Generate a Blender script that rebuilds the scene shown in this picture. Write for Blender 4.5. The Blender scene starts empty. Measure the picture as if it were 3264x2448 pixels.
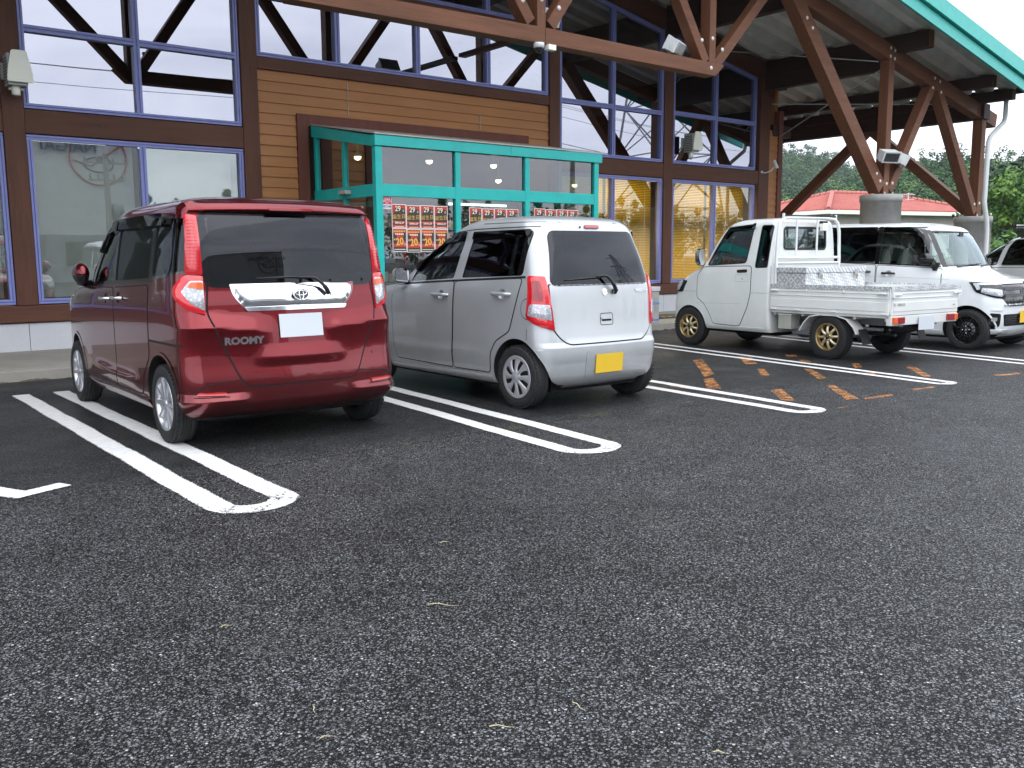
import bpy, bmesh, math, random
import numpy as np
from math import sin, cos, tan, pi, radians, sqrt, atan2, hypot
from mathutils import Vector, Matrix
from mathutils.bvhtree import BVHTree
from mathutils.interpolate import poly_3d_calc

random.seed(7)
SC = bpy.context.scene
COL = SC.collection

# ------------------------------------------------------------------ camera
def set_camera():
    yaw, pit, rol = radians(38.514), radians(7.981), radians(-0.3374)
    r0 = Vector((cos(yaw), -sin(yaw), 0)); fh = Vector((sin(yaw), cos(yaw), 0)); Z = Vector((0, 0, 1))
    fw = fh * cos(pit) - Z * sin(pit); up = fh * sin(pit) + Z * cos(pit)
    R = r0 * cos(rol) + up * sin(rol); U = -r0 * sin(rol) + up * cos(rol)
    cd = bpy.data.cameras.new('camera'); cam = bpy.data.objects.new('camera', cd); COL.objects.link(cam)
    m = Matrix((R, U, -fw)).transposed().to_4x4(); m.translation = (0, 0, 1.317)
    cam.matrix_world = m
    cd.sensor_fit = 'HORIZONTAL'; cd.sensor_width = 36.0; cd.lens = 36.0 * 2918.08 / 3264
    cd.clip_start = 0.05; cd.clip_end = 3000
    SC.camera = cam
set_camera()

# ------------------------------------------------------------------ world: overcast sky
SUN_EL, SUN_AZ = radians(62), radians(205)
def set_world():
    w = bpy.data.worlds.new('World'); SC.world = w; w.use_nodes = True
    nt = w.node_tree; n = nt.nodes; l = nt.links; n.clear()
    out = n.new('ShaderNodeOutputWorld'); bg = n.new('ShaderNodeBackground')
    sky = n.new('ShaderNodeTexSky'); sky.sky_type = 'NISHITA'; sky.sun_disc = False
    sky.sun_elevation = SUN_EL; sky.sun_rotation = SUN_AZ
    sc = n.new('ShaderNodeVectorMath'); sc.operation = 'SCALE'; sc.inputs['Scale'].default_value = 0.10
    l.new(sky.outputs[0], sc.inputs[0])
    tc = n.new('ShaderNodeTexCoord'); sep = n.new('ShaderNodeSeparateXYZ'); l.new(tc.outputs['Generated'], sep.inputs[0])
    # clouds are laid out on a plane high above: direction / (z + c)
    add = n.new('ShaderNodeMath'); add.operation = 'ADD'; add.inputs[1].default_value = 0.22
    absz = n.new('ShaderNodeMath'); absz.operation = 'ABSOLUTE'
    l.new(sep.outputs[2], absz.inputs[0]); l.new(absz.outputs[0], add.inputs[0])
    dv = n.new('ShaderNodeVectorMath'); dv.operation = 'DIVIDE'
    cb = n.new('ShaderNodeCombineXYZ')
    for i in range(3): l.new(add.outputs[0], cb.inputs[i])
    l.new(tc.outputs['Generated'], dv.inputs[0]); l.new(cb.outputs[0], dv.inputs[1])
    nz = n.new('ShaderNodeTexNoise'); nz.inputs['Scale'].default_value = 1.3; nz.inputs['Detail'].default_value = 5
    nz.inputs['Roughness'].default_value = 0.5; nz.inputs['Distortion'].default_value = 0.5
    l.new(dv.outputs[0], nz.inputs['Vector'])
    cr = n.new('ShaderNodeValToRGB'); e = cr.color_ramp.elements
    e[0].position = 0.3; e[0].color = (0.56, 0.60, 0.69, 1); e[1].position = 0.66; e[1].color = (0.95, 0.98, 1.04, 1)
    l.new(nz.outputs['Fac'], cr.inputs[0])
    # overcast sky brightens toward the zenith
    zr = n.new('ShaderNodeMapRange'); zr.inputs['From Max'].default_value = 1.0
    zr.inputs['To Min'].default_value = 0.98; zr.inputs['To Max'].default_value = 1.15
    l.new(sep.outputs[2], zr.inputs['Value'])
    ml = n.new('ShaderNodeVectorMath'); ml.operation = 'SCALE'
    l.new(cr.outputs[0], ml.inputs[0]); l.new(zr.outputs[0], ml.inputs['Scale'])
    mx = n.new('ShaderNodeMix'); mx.data_type = 'RGBA'; mx.inputs[0].default_value = 0.90
    l.new(sc.outputs[0], mx.inputs[6]); l.new(ml.outputs[0], mx.inputs[7])
    l.new(mx.outputs[2], bg.inputs[0]); bg.inputs[1].default_value = 1.0
    l.new(bg.outputs[0], out.inputs[0])
set_world()
def set_sun():
    sl = bpy.data.lights.new('sun', 'SUN'); so = bpy.data.objects.new('sun', sl); COL.objects.link(so)
    sl.energy = 0.5; sl.angle = radians(80); sl.color = (1.0, 0.98, 0.95)
    d = Vector((sin(SUN_AZ) * cos(SUN_EL), cos(SUN_AZ) * cos(SUN_EL), sin(SUN_EL)))
    so.rotation_euler = (-d).to_track_quat('-Z', 'Y').to_euler()
set_sun()
SC.view_settings.view_transform = 'Standard'; SC.view_settings.look = 'None'
SC.view_settings.exposure = 1.42; SC.view_settings.gamma = 1.0
SC.cycles.max_bounces = 8; SC.cycles.transparent_max_bounces = 16; SC.cycles.glossy_bounces = 4
SC.cycles.use_denoising = True
SC.cycles.caustics_reflective = False; SC.cycles.caustics_refractive = False

# ------------------------------------------------------------------ materials
MT = {}
def new_mat(name):
    m = bpy.data.materials.new(name); m.use_nodes = True
    MT[name] = m
    return m, m.node_tree.nodes, m.node_tree.links, m.node_tree.nodes['Principled BSDF']

def coord(n, l, scale=(1, 1, 1), kind='Object'):
    tc = n.new('ShaderNodeTexCoord'); mp = n.new('ShaderNodeMapping'); mp.inputs['Scale'].default_value = scale
    l.new(tc.outputs[kind], mp.inputs[0]); return mp.outputs[0]
def noise(n, l, vec, scale, detail=3, rough=0.55):
    t = n.new('ShaderNodeTexNoise'); t.inputs['Scale'].default_value = scale; t.inputs['Detail'].default_value = detail
    t.inputs['Roughness'].default_value = rough
    if vec is not None: l.new(vec, t.inputs['Vector'])
    return t.outputs['Fac']
def ramp(n, l, fac, stops):
    r = n.new('ShaderNodeValToRGB'); r.color_ramp.elements.remove(r.color_ramp.elements[1])
    r.color_ramp.elements[0].position = stops[0][0]; r.color_ramp.elements[0].color = (*stops[0][1], 1)
    for p, c in stops[1:]:
        e = r.color_ramp.elements.new(p); e.color = (*c, 1)
    l.new(fac, r.inputs[0]); return r.outputs[0]
def g(v): return (v, v, v)
def mapr(n, l, v, a, b, c, d):
    m = n.new('ShaderNodeMapRange'); m.inputs[1].default_value = a; m.inputs[2].default_value = b
    m.inputs[3].default_value = c; m.inputs[4].default_value = d; l.new(v, m.inputs[0]); return m.outputs[0]
def mth(n, l, op, a, b=None):
    m = n.new('ShaderNodeMath'); m.operation = op
    for i, v in enumerate((a, b)):
        if v is None: continue
        if isinstance(v, (int, float)): m.inputs[i].default_value = v
        else: l.new(v, m.inputs[i])
    return m.outputs[0]
def mixc(n, l, fac, a, b, mode='MIX'):
    m = n.new('ShaderNodeMix'); m.data_type = 'RGBA'; m.blend_type = mode
    for i, v in ((0, fac), (6, a), (7, b)):
        if isinstance(v, (int, float)): m.inputs[i].default_value = v
        elif isinstance(v, tuple): m.inputs[i].default_value = (*v, 1)
        else: l.new(v, m.inputs[i])
    return m.outputs[2]
def bump(n, l, h, strength, dist, bsdf):
    b = n.new('ShaderNodeBump'); b.inputs['Strength'].default_value = strength; b.inputs['Distance'].default_value = dist
    l.new(h, b.inputs['Height']); l.new(b.outputs[0], bsdf.inputs['Normal'])
def simple(name, col, rough=0.5, metal=0.0, coat=0.0, var=0.0, vscale=8, spec=0.5, bmp=0.0, bscale=60):
    m, n, l, b = new_mat(name)
    b.inputs['Base Color'].default_value = (*col, 1); b.inputs['Roughness'].default_value = rough
    b.inputs['Metallic'].default_value = metal; b.inputs['Coat Weight'].default_value = coat
    b.inputs['Coat Roughness'].default_value = 0.03; b.inputs['Specular IOR Level'].default_value = spec
    if var > 0 or bmp > 0:
        v = coord(n, l)
        if var > 0:
            f = noise(n, l, v, vscale, 4)
            c = ramp(n, l, f, [(0.3, tuple(x * (1 - var) for x in col)), (0.7, tuple(min(1, x * (1 + var)) for x in col))])
            l.new(c, b.inputs['Base Color'])
        if bmp > 0:
            bump(n, l, noise(n, l, v, bscale, 4), bmp, 0.01, b)
    return m

def paint(name, col, metal=0.0, rough=0.4, flake=0.0, spots=0.0):
    m, n, l, b = new_mat(name)
    b.inputs['Metallic'].default_value = metal; b.inputs['Roughness'].default_value = rough
    b.inputs['Coat Weight'].default_value = 1.0; b.inputs['Coat Roughness'].default_value = 0.02; b.inputs['Coat IOR'].default_value = 1.42
    v = coord(n, l)
    f = noise(n, l, v, 2.5, 5)
    c = ramp(n, l, f, [(0.3, tuple(x * 0.94 for x in col)), (0.7, tuple(min(1, x * 1.05) for x in col))])
    # road film that gathers low on the body
    sp = n.new('ShaderNodeSeparateXYZ'); l.new(v, sp.inputs[0])
    low = mapr(n, l, sp.outputs[2], 0.2, 0.65, 0.35, 0.0)
    low = mth(n, l, 'MULTIPLY', low, noise(n, l, v, 9, 5))
    c = mixc(n, l, low, c, (0.16, 0.15, 0.14))
    l.new(c, b.inputs['Base Color'])
    # rain droplets and orange peel
    vo = n.new('ShaderNodeTexVoronoi'); vo.inputs['Scale'].default_value = 85; l.new(v, vo.inputs['Vector'])
    drop = mapr(n, l, vo.outputs['Distance'], 0.0, 0.16, 1.0, 0.0)
    msk = mapr(n, l, noise(n, l, v, 7, 2), 0.5, 0.62, 0, 1)
    h = mth(n, l, 'MULTIPLY', drop, msk)
    bp = n.new('ShaderNodeBump'); bp.inputs['Strength'].default_value = 0.12; bp.inputs['Distance'].default_value = 0.0015
    l.new(h, bp.inputs['Height']); l.new(bp.outputs[0], b.inputs['Coat Normal'])
    if flake:
        vf = n.new('ShaderNodeTexVoronoi'); vf.inputs['Scale'].default_value = 600; l.new(v, vf.inputs['Vector'])
        b2 = n.new('ShaderNodeBump'); b2.inputs['Strength'].default_value = flake; b2.inputs['Distance'].default_value = 0.001
        l.new(vf.outputs['Distance'], b2.inputs['Height']); l.new(b2.outputs[0], b.inputs['Normal'])
    return m

def glass(name, tint, refl=1.0, base=0.04, rcol=(1, 1, 1), rough=0.0, wavy=0.0, wscale=0.6):
    """transparent tinted pane with a Fresnel mirror on top"""
    m, n, l, b = new_mat(name); n.remove(b)
    out = n['Material Output']
    tr = n.new('ShaderNodeBsdfTransparent'); tr.inputs[0].default_value = (*tint, 1)
    gl = n.new('ShaderNodeBsdfGlossy'); gl.inputs['Roughness'].default_value = rough; gl.inputs[0].default_value = (*rcol, 1)
    fr = n.new('ShaderNodeFresnel'); fr.inputs[0].default_value = 1.5
    f = mth(n, l, 'MULTIPLY', fr.outputs[0], refl); f = mth(n, l, 'ADD', f, base)
    f2 = n.new('ShaderNodeClamp'); l.new(f, f2.inputs[0])
    mx = n.new('ShaderNodeMixShader'); l.new(f2.outputs[0], mx.inputs[0]); l.new(tr.outputs[0], mx.inputs[1]); l.new(gl.outputs[0], mx.inputs[2])
    l.new(mx.outputs[0], out.inputs[0])
    if wavy:
        v = coord(n, l); bp = n.new('ShaderNodeBump'); bp.inputs['Strength'].default_value = wavy; bp.inputs['Distance'].default_value = 0.02
        l.new(noise(n, l, v, wscale, 1), bp.inputs['Height']); l.new(bp.outputs[0], gl.inputs['Normal'])
    return m

def wood(name, c1, c2, axis='X', rough=0.6):
    m, n, l, b = new_mat(name)
    sc = {'X': (0.6, 9, 9), 'Y': (9, 0.6, 9), 'Z': (9, 9, 0.6)}[axis]
    v = coord(n, l, sc)
    f = noise(n, l, v, 2.2, 6, 0.65)
    f2 = noise(n, l, coord(n, l, tuple(s * 4 for s in sc)), 3.0, 4, 0.7)
    big = noise(n, l, coord(n, l), 0.9, 3)
    fa = mth(n, l, 'ADD', mth(n, l, 'MULTIPLY', f, 0.6), mth(n, l, 'MULTIPLY', f2, 0.25)); fa = mth(n, l, 'ADD', fa, mth(n, l, 'MULTIPLY', big, 0.25))
    c = ramp(n, l, fa, [(0.35, c1), (0.72, c2)])
    # pale weathered flecks
    fl = mapr(n, l, noise(n, l, coord(n, l, (1, 1, 1)), 23, 2), 0.72, 0.76, 0, 0.35)
    c = mixc(n, l, fl, c, (0.30, 0.24, 0.2))
    l.new(c, b.inputs['Base Color']); b.inputs['Roughness'].default_value = rough; b.inputs['Specular IOR Level'].default_value = 0.3
    bump(n, l, fa, 0.35, 0.006, b)
    return m

def make_asphalt():
    m, n, l, b = new_mat('asphalt')
    v = coord(n, l)
    vo = n.new('ShaderNodeTexVoronoi'); vo.inputs['Scale'].default_value = 116; vo.inputs['Randomness'].default_value = 1; l.new(v, vo.inputs['Vector'])
    vo2 = n.new('ShaderNodeTexVoronoi'); vo2.inputs['Scale'].default_value = 185; l.new(v, vo2.inputs['Vector'])
    sep = n.new('ShaderNodeSeparateXYZ'); l.new(v, sep.inputs[0])
    # newer finer surfacing inside the bays, coarse worn surfacing in the lane
    wob = noise(n, l, v, 1.4, 4)
    yy = mth(n, l, 'ADD', sep.outputs[1], mth(n, l, 'MULTIPLY', mth(n, l, 'SUBTRACT', wob, 0.5), 0.35))
    bay = mapr(n, l, yy, 5.45, 5.75, 0, 1)
    hsv = n.new('ShaderNodeSeparateColor'); l.new(vo.outputs['Color'], hsv.inputs[0])
    hsv2 = n.new('ShaderNodeSeparateColor'); l.new(vo2.outputs['Color'], hsv2.inputs[0])
    big = noise(n, l, v, 0.45, 5, 0.6); mid = noise(n, l, v, 3.0, 4, 0.6)
    expo = mapr(n, l, big, 0.35, 0.65, 0.25, 1.0)
    rad = mapr(n, l, hsv.outputs[2], 0, 1, 0.30, 0.62)
    df = mth(n, l, 'SUBTRACT', rad, vo.outputs['Distance']); stone = mapr(n, l, df, 0.0, 0.10, 0, 1)
    st = ramp(n, l, hsv.outputs[0], [(0.0, (0.030, 0.031, 0.034)), (0.15, (0.070, 0.073, 0.079)), (0.5, (0.126, 0.130, 0.137)), (0.85, (0.195, 0.200, 0.208)), (0.975, (0.25, 0.255, 0.265)), (1.0, (0.60, 0.60, 0.58))])
    st2 = ramp(n, l, hsv2.outputs[0], [(0.0, g(0.006)), (0.6, g(0.015)), (0.93, g(0.045)), (1.0, g(0.18))])
    c = mixc(n, l, stone, st2, st)
    c = mixc(n, l, mapr(n, l, bay, 0, 1, 0, 0.8), c, mixc(n, l, 0.55, (0.011, 0.0115, 0.0125), ramp(n, l, hsv2.outputs[1], [(0.0, g(0.004)), (0.8, g(0.018)), (0.94, g(0.07)), (1.0, g(0.40))])))
    dark = mth(n, l, 'MULTIPLY', mapr(n, l, mid, 0.3, 0.7, 0.70, 1.12), mapr(n, l, big, 0.3, 0.7, 0.76, 1.18))
    dk = n.new('ShaderNodeVectorMath'); dk.operation = 'SCALE'; l.new(c, dk.inputs[0]); l.new(dark, dk.inputs['Scale'])
    c = dk.outputs[0]
    # seam / crack line with moss along the joint
    seam = mth(n, l, 'ABSOLUTE', mth(n, l, 'SUBTRACT', mth(n, l, 'ADD', sep.outputs[1], mth(n, l, 'MULTIPLY', mth(n, l, 'SUBTRACT', noise(n, l, v, 3.2, 5), 0.5), 0.16)), 5.44))
    sm = mapr(n, l, seam, 0.0, 0.014, 1, 0)
    c = mixc(n, l, sm, c, (0.008, 0.008, 0.008))
    moss = mth(n, l, 'MULTIPLY', mapr(n, l, seam, 0.0, 0.07, 1, 0), mapr(n, l, noise(n, l, v, 2.1, 5), 0.55, 0.66, 0, 1))
    moss = mth(n, l, 'MULTIPLY', moss, mapr(n, l, noise(n, l, v, 60, 2), 0.45, 0.6, 0, 1))
    c = mixc(n, l, moss, c, (0.16, 0.14, 0.035))
    # hairline cracks
    wv = n.new('ShaderNodeVectorMath'); wv.operation = 'MULTIPLY_ADD'; nzv = n.new('ShaderNodeTexNoise'); nzv.inputs['Scale'].default_value = 2.2; nzv.inputs['Detail'].default_value = 6; l.new(v, nzv.inputs['Vector'])
    l.new(nzv.outputs['Color'], wv.inputs[0]); wv.inputs[1].default_value = (0.55, 0.55, 0); l.new(v, wv.inputs[2])
    ck = n.new('ShaderNodeTexVoronoi'); ck.feature = 'DISTANCE_TO_EDGE'; ck.inputs['Scale'].default_value = 0.42; l.new(wv.outputs[0], ck.inputs['Vector'])
    crk = mth(n, l, 'MULTIPLY', mapr(n, l, ck.outputs['Distance'], 0.0, 0.0045, 1, 0), mapr(n, l, noise(n, l, v, 0.7, 4), 0.50, 0.60, 0, 0.85))
    c = mixc(n, l, crk, c, (0.008, 0.008, 0.008))
    # pale dusty patches
    dust = mth(n, l, 'MULTIPLY', mapr(n, l, noise(n, l, v, 1.1, 6, 0.7), 0.57, 0.75, 0, 0.7), mapr(n, l, noise(n, l, v, 45, 2), 0.45, 0.65, 0, 1))
    c = mixc(n, l, dust, c, (0.14, 0.14, 0.135))
    l.new(c, b.inputs['Base Color'])
    ro = mapr(n, l, big, 0.35, 0.65, 0.36, 0.62); l.new(ro, b.inputs['Roughness'])
    l.new(mapr(n, l, stone, 0, 1, 0.08, 0.5), b.inputs['Specular IOR Level'])
    h = mth(n, l, 'ADD', mth(n, l, 'MULTIPLY', stone, mth(n, l, 'ADD', hsv.outputs[1], 0.6)), mth(n, l, 'MULTIPLY', vo2.outputs['Distance'], -0.4))
    h = mth(n, l, 'SUBTRACT', h, mth(n, l, 'MULTIPLY', sm, 1.5))
    bp = n.new('ShaderNodeBump'); bp.inputs['Distance'].default_value = 0.007
    l.new(h, bp.inputs['Height']); l.new(mapr(n, l, bay, 0, 1, 0.95, 0.45), bp.inputs['Strength']); l.new(bp.outputs[0], b.inputs['Normal'])
make_asphalt()

def make_marking(name, col, wear, edge):
    """paint film: chipped edges and pinholes let the asphalt below show"""
    m, n, l, b = new_mat(name)
    out = n['Material Output']; v = coord(n, l)
    uv = n.new('ShaderNodeUVMap'); sp = n.new('ShaderNodeSeparateXYZ'); l.new(uv.outputs[0], sp.inputs[0])
    d = mth(n, l, 'SUBTRACT', 0.5, mth(n, l, 'ABSOLUTE', mth(n, l, 'SUBTRACT', sp.outputs[0], 0.5)))   # 0 at edge .5 mid
    e = mth(n, l, 'ADD', d, mth(n, l, 'MULTIPLY', mth(n, l, 'SUBTRACT', noise(n, l, v, 90, 3, 0.7), 0.5), edge))
    a1 = mapr(n, l, e, 0.03, 0.07, 0, 1)
    vo = n.new('ShaderNodeTexVoronoi'); vo.inputs['Scale'].default_value = 110; l.new(v, vo.inputs['Vector'])
    w = mth(n, l, 'ADD', mth(n, l, 'MULTIPLY', noise(n, l, v, 9, 6, 0.8), 0.6), mth(n, l, 'MULTIPLY', noise(n, l, v, 55, 4, 0.7), 0.4))
    wl = mth(n, l, 'ADD', w, mth(n, l, 'MULTIPLY', sp.outputs[1], 0.19))     # v = extra wear
    hole = mth(n, l, 'MULTIPLY', mapr(n, l, wl, wear, wear + 0.05, 0, 1), mapr(n, l, vo.outputs['Distance'], 0.2, 0.4, 0.35, 1))
    a = mth(n, l, 'MULTIPLY', a1, mth(n, l, 'SUBTRACT', 1.0, hole))
    dirt = mapr(n, l, noise(n, l, v, 14, 5, 0.7), 0.3, 0.75, 0.78, 1.03)
    sc = n.new('ShaderNodeVectorMath'); sc.operation = 'SCALE'; sc.inputs[0].default_value = col; l.new(dirt, sc.inputs['Scale'])
    l.new(sc.outputs[0], b.inputs['Base Color']); b.inputs['Roughness'].default_value = 0.5
    bump(n, l, mth(n, l, 'MULTIPLY', vo.outputs['Distance'], -1), 0.25, 0.003, b)
    tr = n.new('ShaderNodeBsdfTransparent'); mx = n.new('ShaderNodeMixShader')
    l.new(a, mx.inputs[0]); l.new(tr.outputs[0], mx.inputs[1]); l.new(b.outputs[0], mx.inputs[2]); l.new(mx.outputs[0], out.inputs[0])
make_marking('white_line', (0.80, 0.80, 0.78), 0.62, 0.34)
make_marking('orange_line', (0.58, 0.235, 0.06), 0.515, 0.7)

def make_concrete(name, col, scale=1.0, stain=0.3, spec=0.3):
    m, n, l, b = new_mat(name); v = coord(n, l)
    f = noise(n, l, v, 2.2 * scale, 8, 0.7); f2 = noise(n, l, v, 60 * scale, 3)
    c = ramp(n, l, f, [(0.3, tuple(x * (1 - stain) for x in col)), (0.65, col), (0.85, tuple(min(1, x * 1.1) for x in col))])
    c = mixc(n, l, mapr(n, l, f2, 0.3, 0.7, 0, 0.25), c, tuple(x * 0.75 for x in col))
    l.new(c, b.inputs['Base Color']); b.inputs['Roughness'].default_value = 0.75; b.inputs['Specular IOR Level'].default_value = spec
    bump(n, l, f2, 0.25, 0.004, b)
make_concrete('pavement_concrete', (0.36, 0.34, 0.295), 1.0, 0.25)
make_concrete('pier_concrete', (0.46, 0.46, 0.43), 1.6, 0.35)
make_concrete('white_wall', (0.62, 0.63, 0.66), 0.7, 0.08)
make_concrete('kerb_dirt', (0.12, 0.11, 0.08), 3, 0.6)
make_concrete('render_wall', (0.50, 0.46, 0.42), 1, 0.12)

BR1, BR2 = (0.066, 0.026, 0.015), (0.135, 0.055, 0.032)
for ax in 'XYZ': wood('timber_' + ax, BR1, BR2, ax)
for ax in 'XYZ': wood('truss_' + ax, (0.095, 0.038, 0.019), (0.20, 0.083, 0.042), ax)
wood('dark_timber_Y', (0.022, 0.010, 0.009), (0.05, 0.022, 0.017), 'Y')
wood('siding', (0.34, 0.145, 0.050), (0.44, 0.200, 0.074), 'X', 0.5)
wood('trim', (0.10, 0.032, 0.022), (0.17, 0.06, 0.04), 'Z')
simple('frame_blue', (0.225, 0.255, 0.56), 0.4, var=0.06)
simple('teal', (0.004, 0.46, 0.42), 0.35, var=0.07, vscale=5)
simple('teal_roof', (0.03, 0.44, 0.38), 0.4, var=0.08)
simple('deck_grey', (0.70, 0.71, 0.66), 0.55, var=0.12, vscale=3)
simple('galv', (0.5, 0.52, 0.52), 0.4, metal=0.7)
simple('bolt', (0.72, 0.70, 0.66), 0.45, metal=0.3)
simple('black_plastic', (0.012, 0.012, 0.013), 0.45, bmp=0.1, bscale=200)
simple('gloss_black', (0.006, 0.006, 0.007), 0.08, coat=0.6)
simple('rubber', (0.016, 0.016, 0.017), 0.75, var=0.3, vscale=20, bmp=0.2, bscale=90)
simple('dark_void', (0.006, 0.006, 0.006), 0.9)
simple('chrome', (0.82, 0.83, 0.85), 0.06, metal=1.0)
simple('alloy', (0.62, 0.63, 0.66), 0.28, metal=0.8, coat=0.4)
simple('cover_silver', (0.42, 0.43, 0.45), 0.4, metal=0.5)
simple('gold', (0.42, 0.30, 0.13), 0.35, metal=0.75)
simple('gold_light', (0.66, 0.56, 0.36), 0.35, metal=0.6)
simple('lamp_red', (0.62, 0.012, 0.02), 0.12, coat=1.0, var=0.15, vscale=60)
simple('lamp_dark_red', (0.30, 0.005, 0.01), 0.12, coat=1.0)
simple('lamp_orange', (0.75, 0.13, 0.02), 0.15, coat=1.0)
simple('reflector_red', (0.42, 0.01, 0.01), 0.1, coat=1.0)
simple('plate_white', (0.60, 0.64, 0.68), 0.5)
simple('plate_yellow', (0.80, 0.52, 0.03), 0.5)
simple('ink_green', (0.02, 0.12, 0.05), 0.5)
simple('ink_black', (0.015, 0.015, 0.015), 0.5)
simple('seat_cloth', (0.05, 0.05, 0.052), 0.9, var=0.2)
simple('seat_beige', (0.26, 0.27, 0.26), 0.9, var=0.1)
simple('blue_bag', (0.25, 0.55, 0.75), 0.6)
simple('cream', (0.88, 0.89, 0.76), 0.4)
simple('lamp_grey', (0.42, 0.43, 0.38), 0.5, var=0.1)
simple('white_metal', (0.72, 0.75, 0.74), 0.45)
simple('blind_white', (0.62, 0.64, 0.60), 0.8, var=0.03)
simple('paper_white', (0.78, 0.74, 0.72), 0.6)
simple('poster_red', (0.52, 0.045, 0.03), 0.5, var=0.3, vscale=30)
simple('poster_dark', (0.05, 0.03, 0.02), 0.5, var=0.4, vscale=40)
simple('poster_gold', (0.75, 0.48, 0.08), 0.45)
simple('poster_cream', (0.85, 0.78, 0.62), 0.5)
simple('sticker_red', (0.62, 0.05, 0.09), 0.5)
simple('sticker_blue', (0.05, 0.09, 0.35), 0.5)
simple('green_sticker', (0.12, 0.45, 0.08), 0.4)
simple('blue_sticker', (0.14, 0.42, 0.75), 0.4)
simple('strap_blue', (0.12, 0.25, 0.6), 0.5)
simple('haz_yellow', (0.75, 0.45, 0.05), 0.5)
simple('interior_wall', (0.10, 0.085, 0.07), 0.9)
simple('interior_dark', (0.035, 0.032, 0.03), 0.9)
simple('shelf', (0.11, 0.10, 0.09), 0.7)
simple('dry_straw', (0.55, 0.48, 0.27), 0.8)
simple('far_white', (0.55, 0.56, 0.56), 0.7, var=0.05)
simple('far_sign_red', (0.45, 0.05, 0.05), 0.6)
simple('far_sign_blue', (0.05, 0.07, 0.12), 0.6)
simple('pole_concrete', (0.30, 0.29, 0.27), 0.8)
simple('steel_grey', (0.25, 0.26, 0.27), 0.5, metal=0.4)
paint('red_paint', (0.165, 0.0018, 0.0070), 0.82, 0.26, 0.04)
paint('silver_paint', (0.50, 0.52, 0.53), 0.45, 0.42, 0.06)
paint('white_paint', (0.76, 0.78, 0.76), 0.0, 0.4)
paint('pearl_paint', (0.80, 0.83, 0.84), 0.0, 0.35)
paint('grey_paint', (0.52, 0.53, 0.52), 0.4, 0.35)
glass('privacy_glass', (0.030, 0.034, 0.038), 0.9, 0.005, (0.9, 0.93, 1.0))
glass('dark_glass', (0.10, 0.12, 0.115), 0.8, 0.0)
glass('green_glass', (0.66, 0.80, 0.72), 1.0, 0.02)
glass('pale_glass', (0.72, 0.88, 0.84), 1.0, 0.10, (0.85, 0.97, 1.0))
glass('store_glass', (0.14, 0.15, 0.18), 0.9, 0.34, (0.80, 0.81, 0.92), 0.0, 0.035, 0.7)
glass('store_glass_low', (0.80, 0.84, 0.80), 0.9, 0.22, (0.82, 0.88, 0.88), 0.0, 0.03, 0.7)
glass('store_glass_amber', (0.95, 0.93, 0.85), 0.9, 0.15, (0.9, 0.88, 0.78), 0.0, 0.03, 0.7)
glass('vestibule_glass', (0.45, 0.52, 0.50), 0.9, 0.10, (0.86, 0.86, 0.9), 0.0, 0.03, 0.8)
glass('vestibule_side', (0.45, 0.52, 0.50), 0.35, 0.0)
glass('lens_clear', (0.75, 0.75, 0.75), 1.2, 0.12)

def make_roof_tile():
    m, n, l, b = new_mat('red_tile'); v = coord(n, l)
    f = noise(n, l, v, 1.5, 5); f2 = noise(n, l, v, 30, 2)
    c = ramp(n, l, f, [(0.3, (0.38, 0.105, 0.085)), (0.7, (0.48, 0.15, 0.12))])
    c = mixc(n, l, mapr(n, l, f2, 0.4, 0.7, 0, 0.3), c, (0.42, 0.10, 0.07))
    l.new(c, b.inputs['Base Color']); b.inputs['Roughness'].default_value = 0.6
make_roof_tile()
def make_leaf(name, stops, trans=0.25):
    m, n, l, b = new_mat(name)
    at = n.new('ShaderNodeVertexColor'); at.layer_name = 'tone'
    sp = n.new('ShaderNodeSeparateColor'); l.new(at.outputs[0], sp.inputs[0])
    v = coord(n, l); f = mth(n, l, 'ADD', mth(n, l, 'MULTIPLY', sp.outputs[0], 0.75), mth(n, l, 'MULTIPLY', noise(n, l, v, 0.6, 3), 0.3))
    c = ramp(n, l, f, stops); l.new(c, b.inputs['Base Color']); b.inputs['Roughness'].default_value = 0.65
    b.inputs['Specular IOR Level'].default_value = 0.25
make_leaf('forest_leaf', [(0.05, (0.010, 0.028, 0.012)), (0.4, (0.030, 0.075, 0.028)), (0.7, (0.065, 0.14, 0.045)), (0.98, (0.17, 0.27, 0.08))])
make_leaf('bush_leaf', [(0.05, (0.03, 0.075, 0.015)), (0.5, (0.08, 0.17, 0.03)), (0.95, (0.19, 0.31, 0.06))])
simple('bark', (0.06, 0.045, 0.035), 0.9, var=0.3, bmp=0.5, bscale=20)
simple('soil_green', (0.03, 0.06, 0.025), 0.9, var=0.4, vscale=0.2)

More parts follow.
